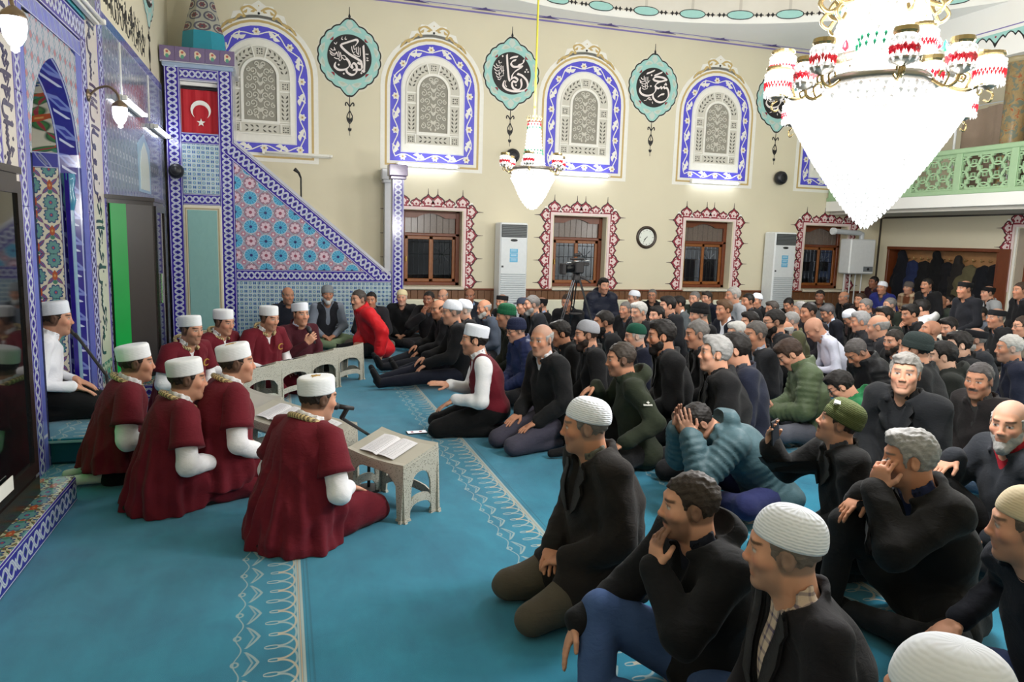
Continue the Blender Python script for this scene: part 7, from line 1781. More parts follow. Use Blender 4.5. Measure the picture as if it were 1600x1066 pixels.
# things held
def held(name, label, cat, P, p, R3): return thing(name, label, cat, P['_body'].matrix_basis @ T(*p) @ Matrix([list(r) for r in R3]).to_4x4())
K = singer['_K']; d, pn, cu = K['handr']; g = K['wrr'] + d * 0.085 + pn * 0.035; ax = unit(K['skull'] + K['Rh'] @ vec(0, 0.10, -0.07) - g)
t = thing('hand_microphone', 'silver-headed microphone held by the man in dark maroon sweater', 'microphone', singer['_body'].matrix_basis.copy()); b = MB(); mic_head(b, g - ax * 0.07, ax, 0.22, 0.026); b.build('microphone_body', plain((58, 60, 66), 0.3, 0.5), t)
def phone_in_hand(P, side, label, fwd=0.09, out=0.03, flat=False):
    K = P['_K']; d, pn, cu = K['hand' + side]; c = K['wr' + side] + d * fwd + pn * out; lat = np.cross(pn, d)
    R3 = np.stack([lat, d, pn], 1); t = held('phone', label, 'phone', P, c, R3)
    MB().bbox((-0.036, -0.075, -0.004), (0.036, 0.075, 0.004), 0.004).build('phone_body', M_BLACK, t); MB().box((-0.033, -0.070, 0.004), (0.033, 0.070, 0.0048)).build('screen', plain((60, 66, 76), 0.1), t)
byl = {P['label']: P for P in PEOPLE}
phone_in_hand(byl['man in olive beanie and black coat raising a phone'], 'r', 'dark phone raised by the man in olive beanie', 0.10, 0.032)
phone_in_hand(byl['brown-haired man in olive quilted jacket looking down at a phone'], 'r', 'phone held by the man in olive quilted jacket', 0.09, 0.03)
phone_in_hand(byl['black-haired youth in black hoodie looking at a dark phone'], 'r', 'dark phone held by the youth in black hoodie', 0.09, 0.03)
t = thing('phone', 'phone lying on the carpet in front of the soloist', 'phone', T(1.03, 5.742, 0) @ RZ(0.02)); MB().bbox((-0.085, -0.040, 0.0), (0.085, 0.040, 0.009), 0.004).build('phone_body', M_BLACK, t); MB().box((-0.078, -0.036, 0.009), (0.078, 0.036, 0.0098)).build('screen', glow((206, 210, 222), 0.9), t)
for nm, dx in (('icon_row', -0.04), ('icon_row', 0.03)): MB().box((dx - 0.012, -0.02, 0.0098), (dx + 0.012, 0.02, 0.0102)).build(nm, plain((190, 120, 130), 0.4), t)
# small marks on clothing
def mark(lab, name, o, ax, up, polys, mat):
    P = byl[lab]; z_ = np.cross(ax, up); b = MB()
    for pl in polys: b.prism(pl, -0.012, 0.004)
    b.build(name, mat, P['_body'], frame(tuple(o(P['_K'])), tuple(unit(ax)), tuple(unit(up)), tuple(unit(z_))), kind='stuff' if len(polys) > 1 else None)
star8 = [((0.011 if k % 2 == 0 else 0.005) * math.cos(PI * k / 4), 0.016 + (0.011 if k % 2 == 0 else 0.005) * math.sin(PI * k / 4)) for k in range(8)]
mark('crop-haired man in dark green hooded jacket hugging his knee', 'white_logo', lambda K: K['shl'] + (K['ell'] - K['shl']) * 0.42 + vec(-0.082, -0.01, 0.01), vec(0, -1, 0), vec(0, 0, 1), [star8] + [[(x - 0.0025, -0.006), (x + 0.0025, -0.006), (x + 0.0025, 0.003), (x - 0.0025, 0.003)] for x in np.linspace(-0.027, 0.027, 9)], M_OFFW)
mark('black-haired youth in black hoodie looking at a dark phone', 'grey_patch', lambda K: K['chest'] + K['R2'] @ vec(-0.03, 0.148, 0.06), vec(-1, 0, 0), vec(0, 0, 1), [[(-0.05, -0.08), (0.035, -0.09), (0.05, 0.07), (-0.02, 0.09)]], plain((128, 128, 130), 0.8))
mark('man in olive beanie and black coat raising a phone', 'white_tag', lambda K: K['skull'] + K['Rh'] @ vec(-0.055, 0.045, 0.112), unit(byl['man in olive beanie and black coat raising a phone']['_K']['Rh'] @ vec(0.2, -1, 0)), unit(byl['man in olive beanie and black coat raising a phone']['_K']['Rh'] @ vec(0.8, 0.1, 0.7)), [[(-0.017, -0.011), (0.017, -0.011), (0.017, 0.011), (-0.017, 0.011)]], M_OFFW)
mark('grey-haired man in black quilted jacket with a white badge, in profile', 'white_badge', lambda K: K['shl'] + (K['ell'] - K['shl']) * 0.5 + vec(-0.095, 0.0, 0.0), vec(0, -1, 0), vec(0, 0, 1), [[(0.022 * math.cos(a), 0.022 * math.sin(a)) for a in np.linspace(0, 2 * PI, 13)[:-1]]], M_OFFW)
# gold crescents on the far-row tunics
for P in ch[4:7]:
    K = P['_K']; R2 = K['R2']; c = K['chest'] + R2[:, 2] * 0.06 + R2[:, 1] * 0.150 - R2[:, 0] * 0.085
    b = MB(); pts = [(0.030 * math.cos(a), 0.030 * math.sin(a)) for a in np.linspace(0.7, 5.6, 14)]; b.strokes(pts, [0.002 + 0.012 * math.sin(PI * k / 13) for k in range(14)], 0, 0.006); b.build('crescent_badge', plain((206, 166, 80), 0.4, 0.5), P['_body'], frame(tuple(c), tuple(R2[:, 0]), tuple(R2[:, 2]), tuple(-R2[:, 1])) @ Matrix.Rotation(PI, 4, 'Y') @ T(0, 0, 0.02))

# ------------------------------------------------------------------ dark cabinets on tiled plinths beside the niche
def cabinet(poly, base_poly, label, plabel, flip):
    pl = thing('tiled_plinth', plabel, 'plinth', T(0, 0, 0))
    MB().prism(base_poly, 0, 0.145).build('plinth_body', M_WTILE, pl)
    x0, x1 = XQ + 0.04, -1.18; y0, y1 = base_poly[0][1], base_poly[1][1]; lo, hi = min(y0, y1), max(y0, y1)
    n = max(1, round((hi - lo) / 0.34)); s = (hi - lo) / n
    tm_ = floral_mat((206, 204, 170), 0.09, 0.2, True)
    for i in range(n): put('plinth_tile', tile_mesh(x1 - x0, s, tm_, 'plinth_tile', 0.01), pl, T((x0 + x1) / 2, lo + (i + 0.5) * s, 0.142))
    bm_ = braid_mat(0.14, 0.16, name='braid_tile_plinth')
    for i in range(n): put('border_tile', tile_mesh(s, 0.14, bm_, 'border_tile', 0.01), pl, frame((x1 - 0.004, lo + (i + 0.5) * s, 0.072), (0, 1, 0), (0, 0, 1), (1, 0, 0)))
    if flip: put('border_tile', tile_mesh(x1 - x0, 0.14, bm_, 'border_tile', 0.01), pl, frame(((x0 + x1) / 2, lo + 0.004, 0.072), (1, 0, 0), (0, 0, 1), (0, -1, 0)))
    t = thing('display_cabinet', label, 'cabinet', T(0, 0, 0.155))
    def grow(k): c = np.mean(poly, 0); return [tuple(np.array(c) + (np.array(p) - c) * k) for p in poly]
    MB().prism(poly, 0.0, 1.70).build('carcass', M_DARKW, t)
    p_, q_ = np.array(poly[0], float), np.array(poly[1], float); d_ = unit(q_ - p_); n_ = np.array((d_[1], -d_[0])) if flip else np.array((-d_[1], d_[0])); MB().prism([tuple(p_ + d_ * 0.02), tuple(q_ - d_ * 0.03), tuple(q_ - d_ * 0.03 + n_ * 0.008), tuple(p_ + d_ * 0.02 + n_ * 0.008)], 0.1, 1.66).build('side_panel', plain((52, 48, 46), 0.35), t)
    MB().prism([(min(max(x, XQ + 0.035), 9), y) for x, y in grow(1.10)], 1.70, 1.735).build('cornice', M_DARKW, t); MB().prism([(max(x, XQ + 0.035), y) for x, y in grow(1.07)], 0.0, 0.10).build('foot_moulding', M_DARKW, t)
    fx, fy0, fy1 = poly[1][0], min(poly[1][1], poly[2][1]), max(poly[1][1], poly[2][1])
    F = frame((fx, fy0, 0), (0, 1, 0), (0, 0, 1), (1, 0, 0)); w = fy1 - fy0
    dr = MB().band([(0.07, 0.20), (w - 0.07, 0.20), (w - 0.07, 1.60), (0.07, 1.60)], [(0.01, 0.13), (w - 0.01, 0.13), (w - 0.01, 1.66), (0.01, 1.66)], 0, 0.02).build('door', M_DARKW, t, F)
    M = Mat('cabinet_glass'); M.coords(); M.color(M.mix((10, 12, 14), (18, 20, 22), M.noise(3.0))); M.set(0.04, 0.8)
    MB().box((0.07, 0.20, 0.0), (w - 0.07, 1.60, 0.008)).build('glass', M.m, dr); MB().bbox((0.09, 0.7, 0.02), (0.105, 1.0, 0.045), 0.005).build('handle', plain((190, 190, 186), 0.25, 0.9), dr)
    MB().box((0.12, 0.17, 0.02), (0.40, 0.24, 0.024)).build('white_label', M_OFFW, dr)
    return t
M_GREENSIDE = None
c1 = cabinet([(-1.495, 7.42), (-1.19, 7.90), (-1.19, 8.50), (-1.495, 8.95)], [(XQ + 0.03, 7.40), (XQ + 0.03, 9.05), (-1.18, 9.05), (-1.18, 7.40)], 'tall dark display cabinet with green glow on its side, right of the prayer niche', 'floral tiled plinth under the cabinet right of the niche', True)
c2 = cabinet([(-1.495, 4.66), (-1.285, 4.36), (-1.285, 3.55), (-1.495, 3.1)], [(XQ + 0.03, 2.6), (XQ + 0.03, 4.67), (-1.18, 4.67), (-1.18, 2.6)], 'tall dark display cabinet at the left edge of the picture', 'floral tiled plinth with braided front at the lower left', False)
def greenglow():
    M = Mat('green_glow'); M.coords(); n = M.noise(3.0); M.color((4, 40, 18)); M.set(0.4); M.nt.links.new(M.mix((0, 122, 46), (0, 148, 58), n), M.b.inputs['Emission Color']); M.b.inputs['Emission Strength'].default_value = 1.0; return M.m
# green light on the right cabinet's side, put in as a glowing patch, green strip behind the left one
p_, q_ = np.array((-1.495, 7.42)), np.array((-1.19, 7.90)); d_ = unit(q_ - p_); n_ = np.array((d_[1], -d_[0])); MB().prism([tuple(p_ + d_ * 0.015 + n_ * 0.009), tuple(p_ + d_ * 0.20 + n_ * 0.009), tuple(p_ + d_ * 0.20 + n_ * 0.016), tuple(p_ + d_ * 0.015 + n_ * 0.016)], 0.1, 1.66).build('painted_green_glow', greenglow(), c1)
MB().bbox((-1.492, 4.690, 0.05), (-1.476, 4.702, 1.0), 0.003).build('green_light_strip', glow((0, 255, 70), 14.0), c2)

# ------------------------------------------------------------------ lamps on the qibla wall
def wall_lamp(y, z, label):
    t = thing('wall_lamp', label, 'lamp', on_qibla(y, z, XQ + 0.03), 'bell glass wall lamps')
    b = MB(); b.smooth = True; b.lathe([(0.0, 0.0), (0.05, 0.0), (0.05, 0.015), (0.0, 0.03)], 16); b.build('wall_plate', M_BRONZE, t)
    b = MB(); b.smooth = True; b.tube(cr([(0, 0, 0.02), (0, 0.06, 0.08), (0, 0.08, 0.16), (0, 0.03, 0.22), (0, -0.03, 0.235)], 5), 0.010, 8); b.build('arm', M_BRONZE, t)
    b = MB(); b.smooth = True; b.lathe([(0.012, -0.02), (0.05, -0.05), (0.062, -0.075), (0.060, -0.08)], 16, (0, 0, 0.235), 0, 2 * PI, 1); b.build('holder', M_BRONZE, t)
    b = MB(); b.smooth = True; b.lathe([(0.056, -0.075), (0.058, -0.12), (0.050, -0.17), (0.030, -0.205), (0.018, -0.215), (0.020, -0.235), (0.0, -0.25)], 16, (0, 0, 0.235), 0, 2 * PI, 1); b.build('glass_bell', glow((236, 242, 255), EM_SHADE * 2.5), t)
M_BRONZE = plain((122, 104, 84), 0.3, 0.7)
wall_lamp(6.91, 2.66, 'lit bell glass wall lamp right of the prayer niche'); wall_lamp(4.40, 2.70, 'lit bell glass wall lamp at the top left corner'); 
t = tube_lamp(on_qibla(8.63, 2.84, XQ + 0.03), 1.12, 'lit fluorescent batten on the tiled wall, left one'); t = tube_lamp(on_qibla(10.45, 2.82, XQ + 0.03), 1.05, 'lit fluorescent batten on the tiled wall next to the pulpit')
for y, tt in ((8.3, 3.4), (9.9, 3.4)): MB().box((y, 2.87, 0.03), (y + 0.012, 3.4, 0.04)).build('cable_duct', M_OFFW, qw)

# ------------------------------------------------------------------ speakers, clock, air conditioners
def speaker(M, label, r=0.12):
    t = thing('wall_speaker', label, 'speaker', M, 'round black wall speakers')
    b = MB(); b.smooth = True; b.lathe([(0.0, 0.19), (r * 0.6, 0.185), (r * 0.92, 0.15), (r, 0.10), (r * 0.92, 0.06), (r * 0.5, 0.03), (0.0, 0.03)], 20); b.build('shell', plain((24, 25, 30), 0.4), t); MB().bbox((-0.03, -0.03, 0), (0.03, 0.03, 0.05), 0.006).build('bracket', M_BLACK, t)
    b = MB(); b.smooth = True; b.lathe([(r * 0.55, 0.187), (r * 0.58, 0.192), (r * 0.62, 0.184)], 20); b.build('trim_ring', plain((50, 52, 58), 0.3), t)
speaker(on_far(-1.345, 2.37, YM - 0.01), 'round black speaker on the pulpit tower border', 0.10); speaker(on_far(9.03, 2.88), 'round black speaker on the far wall left of the balcony', 0.13); speaker(on_far(3.70, 2.97), 'round black speaker behind the small chandelier', 0.12)
t = thing('wall_clock', 'round wall clock with dark rim and white dial', 'clock', on_far(6.32, 1.69)); b = MB(); b.smooth = True
b.lathe([(0.148, 0.012), (0.165, 0.035), (0.195, 0.035), (0.205, 0.015), (0.205, 0.0), (0.148, 0.0)], 40); b.build('rim', plain((52, 40, 30), 0.3), t); MB().disc((0, 0), 0.15, 0.0, 0.014, 40).build('dial', plain((226, 230, 222), 0.35), t)
for k in range(12):
    a = PI * k / 6; MB().strokes([(0.118 * math.sin(a), 0.118 * math.cos(a)), (0.138 * math.sin(a), 0.138 * math.cos(a))], 0.010 if k % 3 == 0 else 0.006, 0.014, 0.0155).build('hour_mark', M_BLACK, t)
for a, l, w_ in ((2 * PI * 7.6 / 12, 0.075, 0.010), (2 * PI * 36 / 60, 0.11, 0.007)): MB().strokes([(-0.02 * math.sin(a), -0.02 * math.cos(a)), (l * math.sin(a), l * math.cos(a))], w_, 0.0155, 0.0175).build('hand', M_BLACK, t)
M_ACW = plain((226, 230, 232), 0.35); M_ACG = plain((190, 196, 200), 0.4); M_STICK = plain((104, 176, 214), 0.5)
def air_con(x, label):
    t = thing('air_conditioner', label, 'air conditioner', on_far(x, 0, YF - 0.052), 'floor standing air conditioners')
    W, D = 0.24, 0.33
    MB().bbox((-W, 0.02, 0), (W, 1.86, D), 0.02).build('body', M_ACW, t); MB().box((-W + 0.01, 0, 0.02), (W - 0.01, 0.03, D - 0.02)).build('foot', M_ACG, t)
    MB().bbox((-W + 0.02, 1.62, D), (W - 0.02, 1.83, D + 0.012), 0.006).build('outlet', plain((58, 62, 64), 0.4), t)
    for k in range(7): MB().bbox((-W + 0.03, 1.635 + k * 0.027, D + 0.006), (W - 0.03, 1.645 + k * 0.027, D + 0.024), 0.003).build('louvre', plain((120, 126, 128), 0.35), t)
    b = MB(); b.smooth = True; b.lathe([(0, D + 0.008), (0.06, D + 0.008), (0.065, D)], 20); o = b.build('control_dial', plain((46, 48, 50), 0.3), t, Matrix.Scale(0.35, 4, (0, 1, 0)) @ T(0, 4.49, 0))
    for k in range(3):
        s_ = MB().bbox((-0.07, 1.36 - k * 0.075, D), (0.07, 1.43 - k * 0.075, D + 0.007), 0.001).build('sticker', M_STICK, t)
        for j in range(2): MB().box((-0.05, 1.39 - k * 0.075 + j * 0.018, D + 0.007), (0.045, 1.396 - k * 0.075 + j * 0.018, D + 0.008)).build('printed_line', plain((206, 230, 240), 0.5), s_)
    MB().bbox((-W + 0.02, 0.85, D), (W - 0.02, 1.60, D + 0.004), 0.002).build('front_door', plain((216, 221, 224), 0.35), t); MB().box((-W + 0.03, 1.12, D + 0.004), (-W + 0.065, 1.15, D + 0.008)).build('badge', plain((60, 62, 66), 0.3), t)
    for k in range(26): MB().bbox((-W + 0.025, 0.10 + k * 0.036, D), (W - 0.025, 0.124 + k * 0.036, D + 0.014), 0.004).build('intake_slat', M_ACG, t)
air_con(3.68, 'tall white air conditioner with blue stickers left of the video camera'); air_con(9.05, 'tall white air conditioner with blue stickers left of the fourth window')

# padded backrests along the wainscot
M_PAD = plain((222, 218, 196), 0.6)
for k, (x0, x1) in enumerate(((1.85, 2.55), (2.58, 3.3), (4.1, 4.75), (4.78, 5.4), (5.5, 6.2), (6.25, 6.95), (7.0, 7.7), (7.75, 8.6), (9.5, 10.3))):
    t = thing('padded_backrest', 'cream padded backrest on the wainscot' + (' under the first window, left', ' between first window and air conditioner', ' under the second window, left', ' under the second window, right', ' below the wall clock, left', ' below the wall clock, right', ' under the third window, left', ' between third window and air conditioner', ' under the fourth window')[k], 'backrest', T((x0 + x1) / 2, YF - 0.05, 0), 'cream backrests along the wall')
    MB().bbox((-(x1 - x0) / 2, -0.06, 0.05), ((x1 - x0) / 2, 0, 0.56), 0.02).build('pad', M_PAD, t); MB().bbox((-(x1 - x0) / 2 - 0.004, -0.065, 0.0), ((x1 - x0) / 2 + 0.004, 0, 0.05), 0.006).build('plinth_rail', M_WOODR, t)

# ------------------------------------------------------------------ video camera on its tripod
tv = thing('video_camera_tripod', 'black tripod in front of the second window', 'tripod', T(3.82, 9.2, 0))
for a in (200, 320, 80):
    c, s = math.cos(math.radians(a)), math.sin(math.radians(a)); leg = MB()
    for o_ in (-0.018, 0.018): leg.tube([(0.05 * c - s * o_, 0.05 * s + c * o_, 1.06), (0.24 * c - s * o_, 0.24 * s + c * o_, 0.52)], 0.009, 6)
    leg.tube([(0.225 * c, 0.225 * s, 0.56), (0.40 * c, 0.40 * s, 0.03)], 0.010, 6); leg.build('leg', plain((44, 46, 50), 0.35, 0.5), tv); MB().tube([(0.40 * c, 0.40 * s, 0.0), (0.40 * c, 0.40 * s, 0.035)], 0.016, 6).build('foot', M_BLACK, tv)
b = MB(); b.smooth = True; b.lathe([(0.0, 1.03), (0.055, 1.03), (0.06, 1.08), (0.05, 1.11), (0.05, 1.16), (0.0, 1.16)], 16); b.build('head', M_BLACK, tv); MB().tube([(0.03, 0.02, 1.12), (0.16, -0.02, 1.06), (0.20, -0.03, 1.03)], 0.012, 8).build('pan_handle', M_BLACK, tv); MB().lathe([(0.0, 0.60), (0.10, 0.60), (0.10, 0.61), (0.0, 0.61)], 12).build('spreader', M_BLACK, tv)
vc = thing('video_camera', 'black professional video camera on the tripod', 'camera', T(3.82, 9.2, 1.16))
MB().bbox((-0.06, -0.12, 0.0), (0.06, 0.16, 0.15), 0.015).build('body', M_BLACK, vc); MB().tube([(-0.06, -0.02, 0.07), (-0.20, -0.06, 0.06)], [0.055, 0.060], 14).build('lens', plain((20, 20, 23), 0.25), vc); MB().bbox((-0.25, -0.13, -0.02), (-0.20, 0.02, 0.13), 0.01).build('lens_hood', M_BLACK, vc)
MB().tube([(-0.10, 0.0, 0.19), (0.10, 0.0, 0.19)], 0.013, 8).build('top_handle', M_BLACK, vc); MB().tube([(-0.05, -0.02, 0.24), (0.03, -0.02, 0.25)], 0.024, 10).build('shotgun_microphone', M_BLACK, vc); MB().bbox((0.05, -0.1, 0.10), (0.14, -0.05, 0.15), 0.008).build('viewfinder', M_BLACK, vc)
for x_, z_ in ((-0.16, 0.135), (-0.05, 0.155), (0.10, 0.165)): MB().bbox((x_ - 0.03, -0.12, z_), (x_ + 0.03, -0.06, z_ + 0.014), 0.003).build('bright_plate', plain((196, 200, 206), 0.2, 0.8), vc)

# ------------------------------------------------------------------ boiler, flue, pipes
t = thing('boiler', 'white wall boiler with grey control panel in the corner', 'boiler', on_far(10.88, 1.10, YF - 0.06)); MB().bbox((-0.30, 0.0, 0.0), (0.30, 0.68, 0.30), 0.02).build('casing', M_ACW, t); MB().bbox((0.04, 0.05, 0.30), (0.27, 0.15, 0.306), 0.002).build('control_panel', plain((120, 126, 130), 0.4), t)
b = MB(); b.smooth = True; b.lathe([(0, 0.32), (0.022, 0.32), (0.026, 0.306)], 14, (0.15, 0.10, 0)); b.build('knob', M_BLACK, t); MB().tube([(-0.62, 0.82, 0.16), (0.0, 0.80, 0.16), (0.06, 0.79, 0.16), (0.06, 0.68, 0.16)], 0.05, 12).build('flue', M_ACG, t); MB().tube([(-0.66, 0.82, 0.16), (-0.60, 0.82, 0.16)], 0.068, 14).build('flue_collar', M_ACW, t)
for x_ in (-0.22, -0.08, 0.05, 0.2): MB().tube([(x_, -1.05, 0.10), (x_, 0.0, 0.10)], 0.013, 8).build('pipe', M_ACW, t)
b = MB(); b.smooth = True; b.tube([(11.48, 11.88, 0.0), (11.48, 11.88, 2.2), (11.5, 11.8, 2.22), (11.5, 8.0, 2.24)], 0.018, 8); b.build('wall_pipe', plain((64, 58, 52), 0.4), None, None, label='dark pipe running along the rear wall above the coat recess', cat='pipe')

# ------------------------------------------------------------------ coat recess and door in the rear wall
b = MB(); F = on_rear(0, 0, XR)
rec = thing('coat_recess', 'brown wooden coat recess with a row of hooks', 'coat rack', F)
def ly(y): return -y
MB().bbox((ly(RY1), RZ1 - 0.06, -0.28), (ly(RY0), RZ1 - 0.002, 0.02), 0.006).build('top_board', M_WOODR, rec); MB().bbox((ly(RY1) + 0.002, 0, -0.28), (ly(RY1) + 0.05, RZ1 - 0.06, 0.01), 0.006).build('side_board', M_WOODR, rec); MB().bbox((ly(RY0) - 0.05, 0, -0.28), (ly(RY0) - 0.002, RZ1 - 0.06, 0.02), 0.006).build('side_board', M_WOODR, rec)
MB().bbox((ly(RY0), 0, 0.0), (ly(RY0) + 0.2, RZ1, 0.03), 0.006).build('side_panel', M_WOODR, rec)
M_PINE = wood((178, 134, 92), (150, 106, 66))
MB().bbox((ly(RY1) + 0.05, 0.0, -0.285), (ly(RY0) - 0.05, RZ1 - 0.06, -0.265), 0.004).build('back_board', M_PINE, rec)
for k in range(14):
    x_ = ly(RY1) + 0.16 + k * 0.16; b = MB(); b.smooth = True; b.tube([(x_, 1.44, -0.265), (x_, 1.42, -0.20), (x_, 1.47, -0.18)], 0.008, 6); b.build('hook', plain((190, 170, 120), 0.3, 0.8), rec)
COATS = [(11.42, 1.48, 0.17, (26, 28, 38), True, 'dark coat with hood, leftmost in the recess'), (11.15, 1.40, 0.16, (32, 42, 78), False, 'blue coat hanging second from the left'), (10.88, 1.40, 0.15, (28, 28, 31), False, 'black coat hanging third from the left'), (10.62, 1.48, 0.16, (22, 22, 25), True, 'black coat with raised hood in the middle of the recess'), (10.38, 1.38, 0.13, (30, 30, 36), False, 'charcoal coat right of the raised hood'), (10.16, 1.40, 0.16, (50, 46, 44), True, 'brown-grey hooded coat in the recess'), (9.9, 1.36, 0.17, (92, 86, 62), False, 'khaki coat hanging slanted'), (9.66, 1.36, 0.14, (26, 28, 36), False, 'dark navy coat right of the khaki one'), (9.44, 1.38, 0.14, (24, 25, 31), False, 'dark coat at the right end of the recess')]
for y, z, w_, c, hood, lab in COATS:
    t = thing('hanging_coat', lab, 'coat', T(XR + 0.10, y, 0), 'coats hanging in the recess')
    V = Vol([((-0.16, -0.30, 0.35), (0.16, 0.30, 1.62), 9)], 0.022, 0.0); sl = 0.18 if c == (92, 86, 62) else 0
    V.cap((0, 0, z - 0.06), (0, sl, 0.95), 0.085, w_, 0.06, L=np.diag([1.5, 1, 1])); V.cap((0, sl, 0.95), (0, sl, 0.50), w_, w_ * 1.05, 0.05, L=np.diag([1.4, 1, 1]))
    for s in (-1, 1): V.cap((0, s * 0.07, z - 0.07), (-0.02, s * (w_ + 0.03) + sl, 0.90), 0.055, 0.05, 0.03)
    if hood: V.ell((-0.02, 0, z + 0.03), np.eye(3), (0.075, 0.085, 0.11), 0.03)
    a, q = V.mesh(); put('coat_body', to_mesh('coat_body', creases(a, q, 0.010, int(y * 7)), q, [fabric(c)]), t)
dr = put('door_1', None, None, on_rear(0, 0, XR), kind='structure', label='dark wooden door at the far right')
MB().bbox((-DY1 + 0.002, 0, -0.25), (-DY0 - 0.002, DZ1 - 0.002, -0.19), 0.006).build('door_leaf', M_WOODR, dr); MB().box((-DY1 + 0.001, 0, -0.30), (-DY1 + 0.05, DZ1 - 0.002, -0.0)).build('door_jamb', M_LEDGE, dr); MB().box((-DY0 - 0.05, 0, -0.30), (-DY0 - 0.001, DZ1 - 0.002, 0.0)).build('door_jamb', M_LEDGE, dr)
MB().bbox((-DY1 + 0.12, 0.95, -0.19), (-DY1 + 0.15, 1.12, -0.15), 0.006).build('door_handle', plain((226, 210, 170), 0.2, 0.9), dr)
MB().bbox((-DY1 + 0.0, 0, 0.0), (-DY1 + 0.035, DZ1 + 0.03, 0.02), 0.004).build('door_casing', M_OFFW, dr)

# ------------------------------------------------------------------ balcony along the rear wall
XB = 10.2; M_SAGE = plain((158, 190, 150), 0.55)
bal = thing('balcony', 'pale green pierced balcony with white edge along the rear wall', 'balcony', on_rear(0, 0, XB))
L0, L1 = -YF + 0.01, -YN
MB().box((L0, 2.30, -(XR - XB) + 0.005), (L1, 2.49, 0.0)).build('slab_edge', M_WHITE, bal); MB().box((L0, 2.24, -(XR - XB) + 0.005), (L1, 2.30, -0.12)).build('soffit', M_GREYC, bal)
MB().bbox((L0, 2.49, -0.09), (L1, 2.56, 0.01), 0.01).build('bottom_rail', M_SAGE, bal); MB().bbox((L0, 3.12, -0.10), (L1, 3.20, 0.02), 0.012).build('top_rail', M_SAGE, bal)
def lattice():
    """pierced panel of interlaced rings round small squares"""
    b = MB(); W, H = 0.80, 0.50; nx, ny = 4, 2.5; s = 0.2
    for i in range(5):
        for j in range(4):
            cx, cy = i * s, j * s - 0.05 + (0.1 if i % 2 else 0)
            pts = []
            for k in range(17):
                a = 2 * PI * k / 16; x, y = cx + 0.125 * math.cos(a), cy + 0.125 * math.sin(a); pts.append((min(max(x, 0.0), W), min(max(y, 0.0), H)))
            b.strokes(pts, 0.022, -0.03 + 0.0006 * (i + j), 0.0 + 0.0006 * ((i * 3 + j) % 7))
    for i in range(9):
        for j in range(6):
            cx, cy = i * 0.1, j * 0.1
            if (i + j) % 2 == 0:
                r = 0.030; b.strokes([(min(max(cx + r * u, 0), W), min(max(cy + r * v, 0), H)) for u, v in ((-1, -1), (1, -1), (1, 1), (-1, 1), (-1, -1))], 0.012, -0.03, 0.006)
    return b.mesh('lattice', [M_SAGE])
lat = lattice(); pm2 = MB().bbox((0, 2.49, -0.085), (0.115, 3.16, 0.006), 0.008).mesh('pier', [M_SAGE])
x = -11.95; k = 0
while x < -0.8:
    put('pier', pm2, bal, T(x, 0, 0)); put('lattice_panel', lat, bal, T(x + 0.115, 2.58, -0.02)); MB().band([(0, 0), (0.80, 0), (0.80, 0.5), (0, 0.5)], [(-0.01, -0.03), (0.81, -0.03), (0.81, 0.55), (-0.01, 0.55)], -0.04, 0.0).build('panel_frame', M_SAGE, bal, T(x + 0.115, 2.58, -0.02)); x += 0.93; k += 1
# brown cloth hung behind the railing, on a wire
t = thing('balcony_curtain', 'brown cloth screen hanging on a wire above the balcony railing', 'curtain', on_rear(0, 0, XB + 0.55)); n = 120; vs = []
for j, z in enumerate((2.5, 3.85)):
    for i in range(n + 1): vs.append((-9.6 + 9.0 * i / n, z + (0.10 * math.sin(i * 0.21) - 0.05 if j else 0), 0.03 * math.sin(i * 0.9) + 0.02 * math.sin(i * 2.3)))
b = MB(); b.smooth = True; b.add(vs, [(i, i + 1, n + 2 + i, n + 1 + i) for i in range(n)]); b.add([(x_, y_, z_ - 0.006) for x_, y_, z_ in vs], [(i, n + 1 + i, n + 2 + i, i + 1) for i in range(n)]); b.build('cloth', fabric((146, 128, 112)), t); MB().tube([(-11.9, 3.93, 0), (-0.6, 3.96, 0)], 0.008, 6).build('wire', M_ACG, t)
for y in (9.49, 5.2): put('post', MB().tube([(0, 0, 0), (0, 1.2, 0)], 0.02, 8).mesh('post', [M_ACW]), t, T(-y, 2.5, 0.25))
def marble():
    M = Mat('mottled_column'); M.coords(); n = M.noise(7.0, 4, 0.6, M.scaled(1.6, 1.6, 0.8), 1.6); n2 = M.noise(11.0, 3, 0.5, None, 1.0)
    c = M.mix((92, 76, 52), (176, 150, 104), n); c = M.mix(c, (104, 110, 96), n2.gt(0.56)); c = M.mix(c, (150, 84, 50), n2.lt(0.36)); M.color(c); M.set(0.2); return M.m
t = thing('round_column', 'mottled brown marble column on the balcony', 'column', T(XB + 0.30, 8.5, 2.50)); b = MB(); b.smooth = True; b.lathe([(0.155, 0.0), (0.155, 1.9)], 24); b.build('shaft', marble(), t); b = MB(); b.smooth = True; b.lathe([(0.155, 1.90), (0.19, 1.93), (0.19, 1.97), (0.0, 1.97)], 24); b.build('capital', plain((170, 156, 120), 0.4), t)
b = MB().box((L0, 4.47, -0.75), (L1, 5.249, 0.0)); beam = b.build('ceiling_beam', M_WHITE, None, on_rear(0, 0, XB), kind='structure', label='white beam above the balcony')
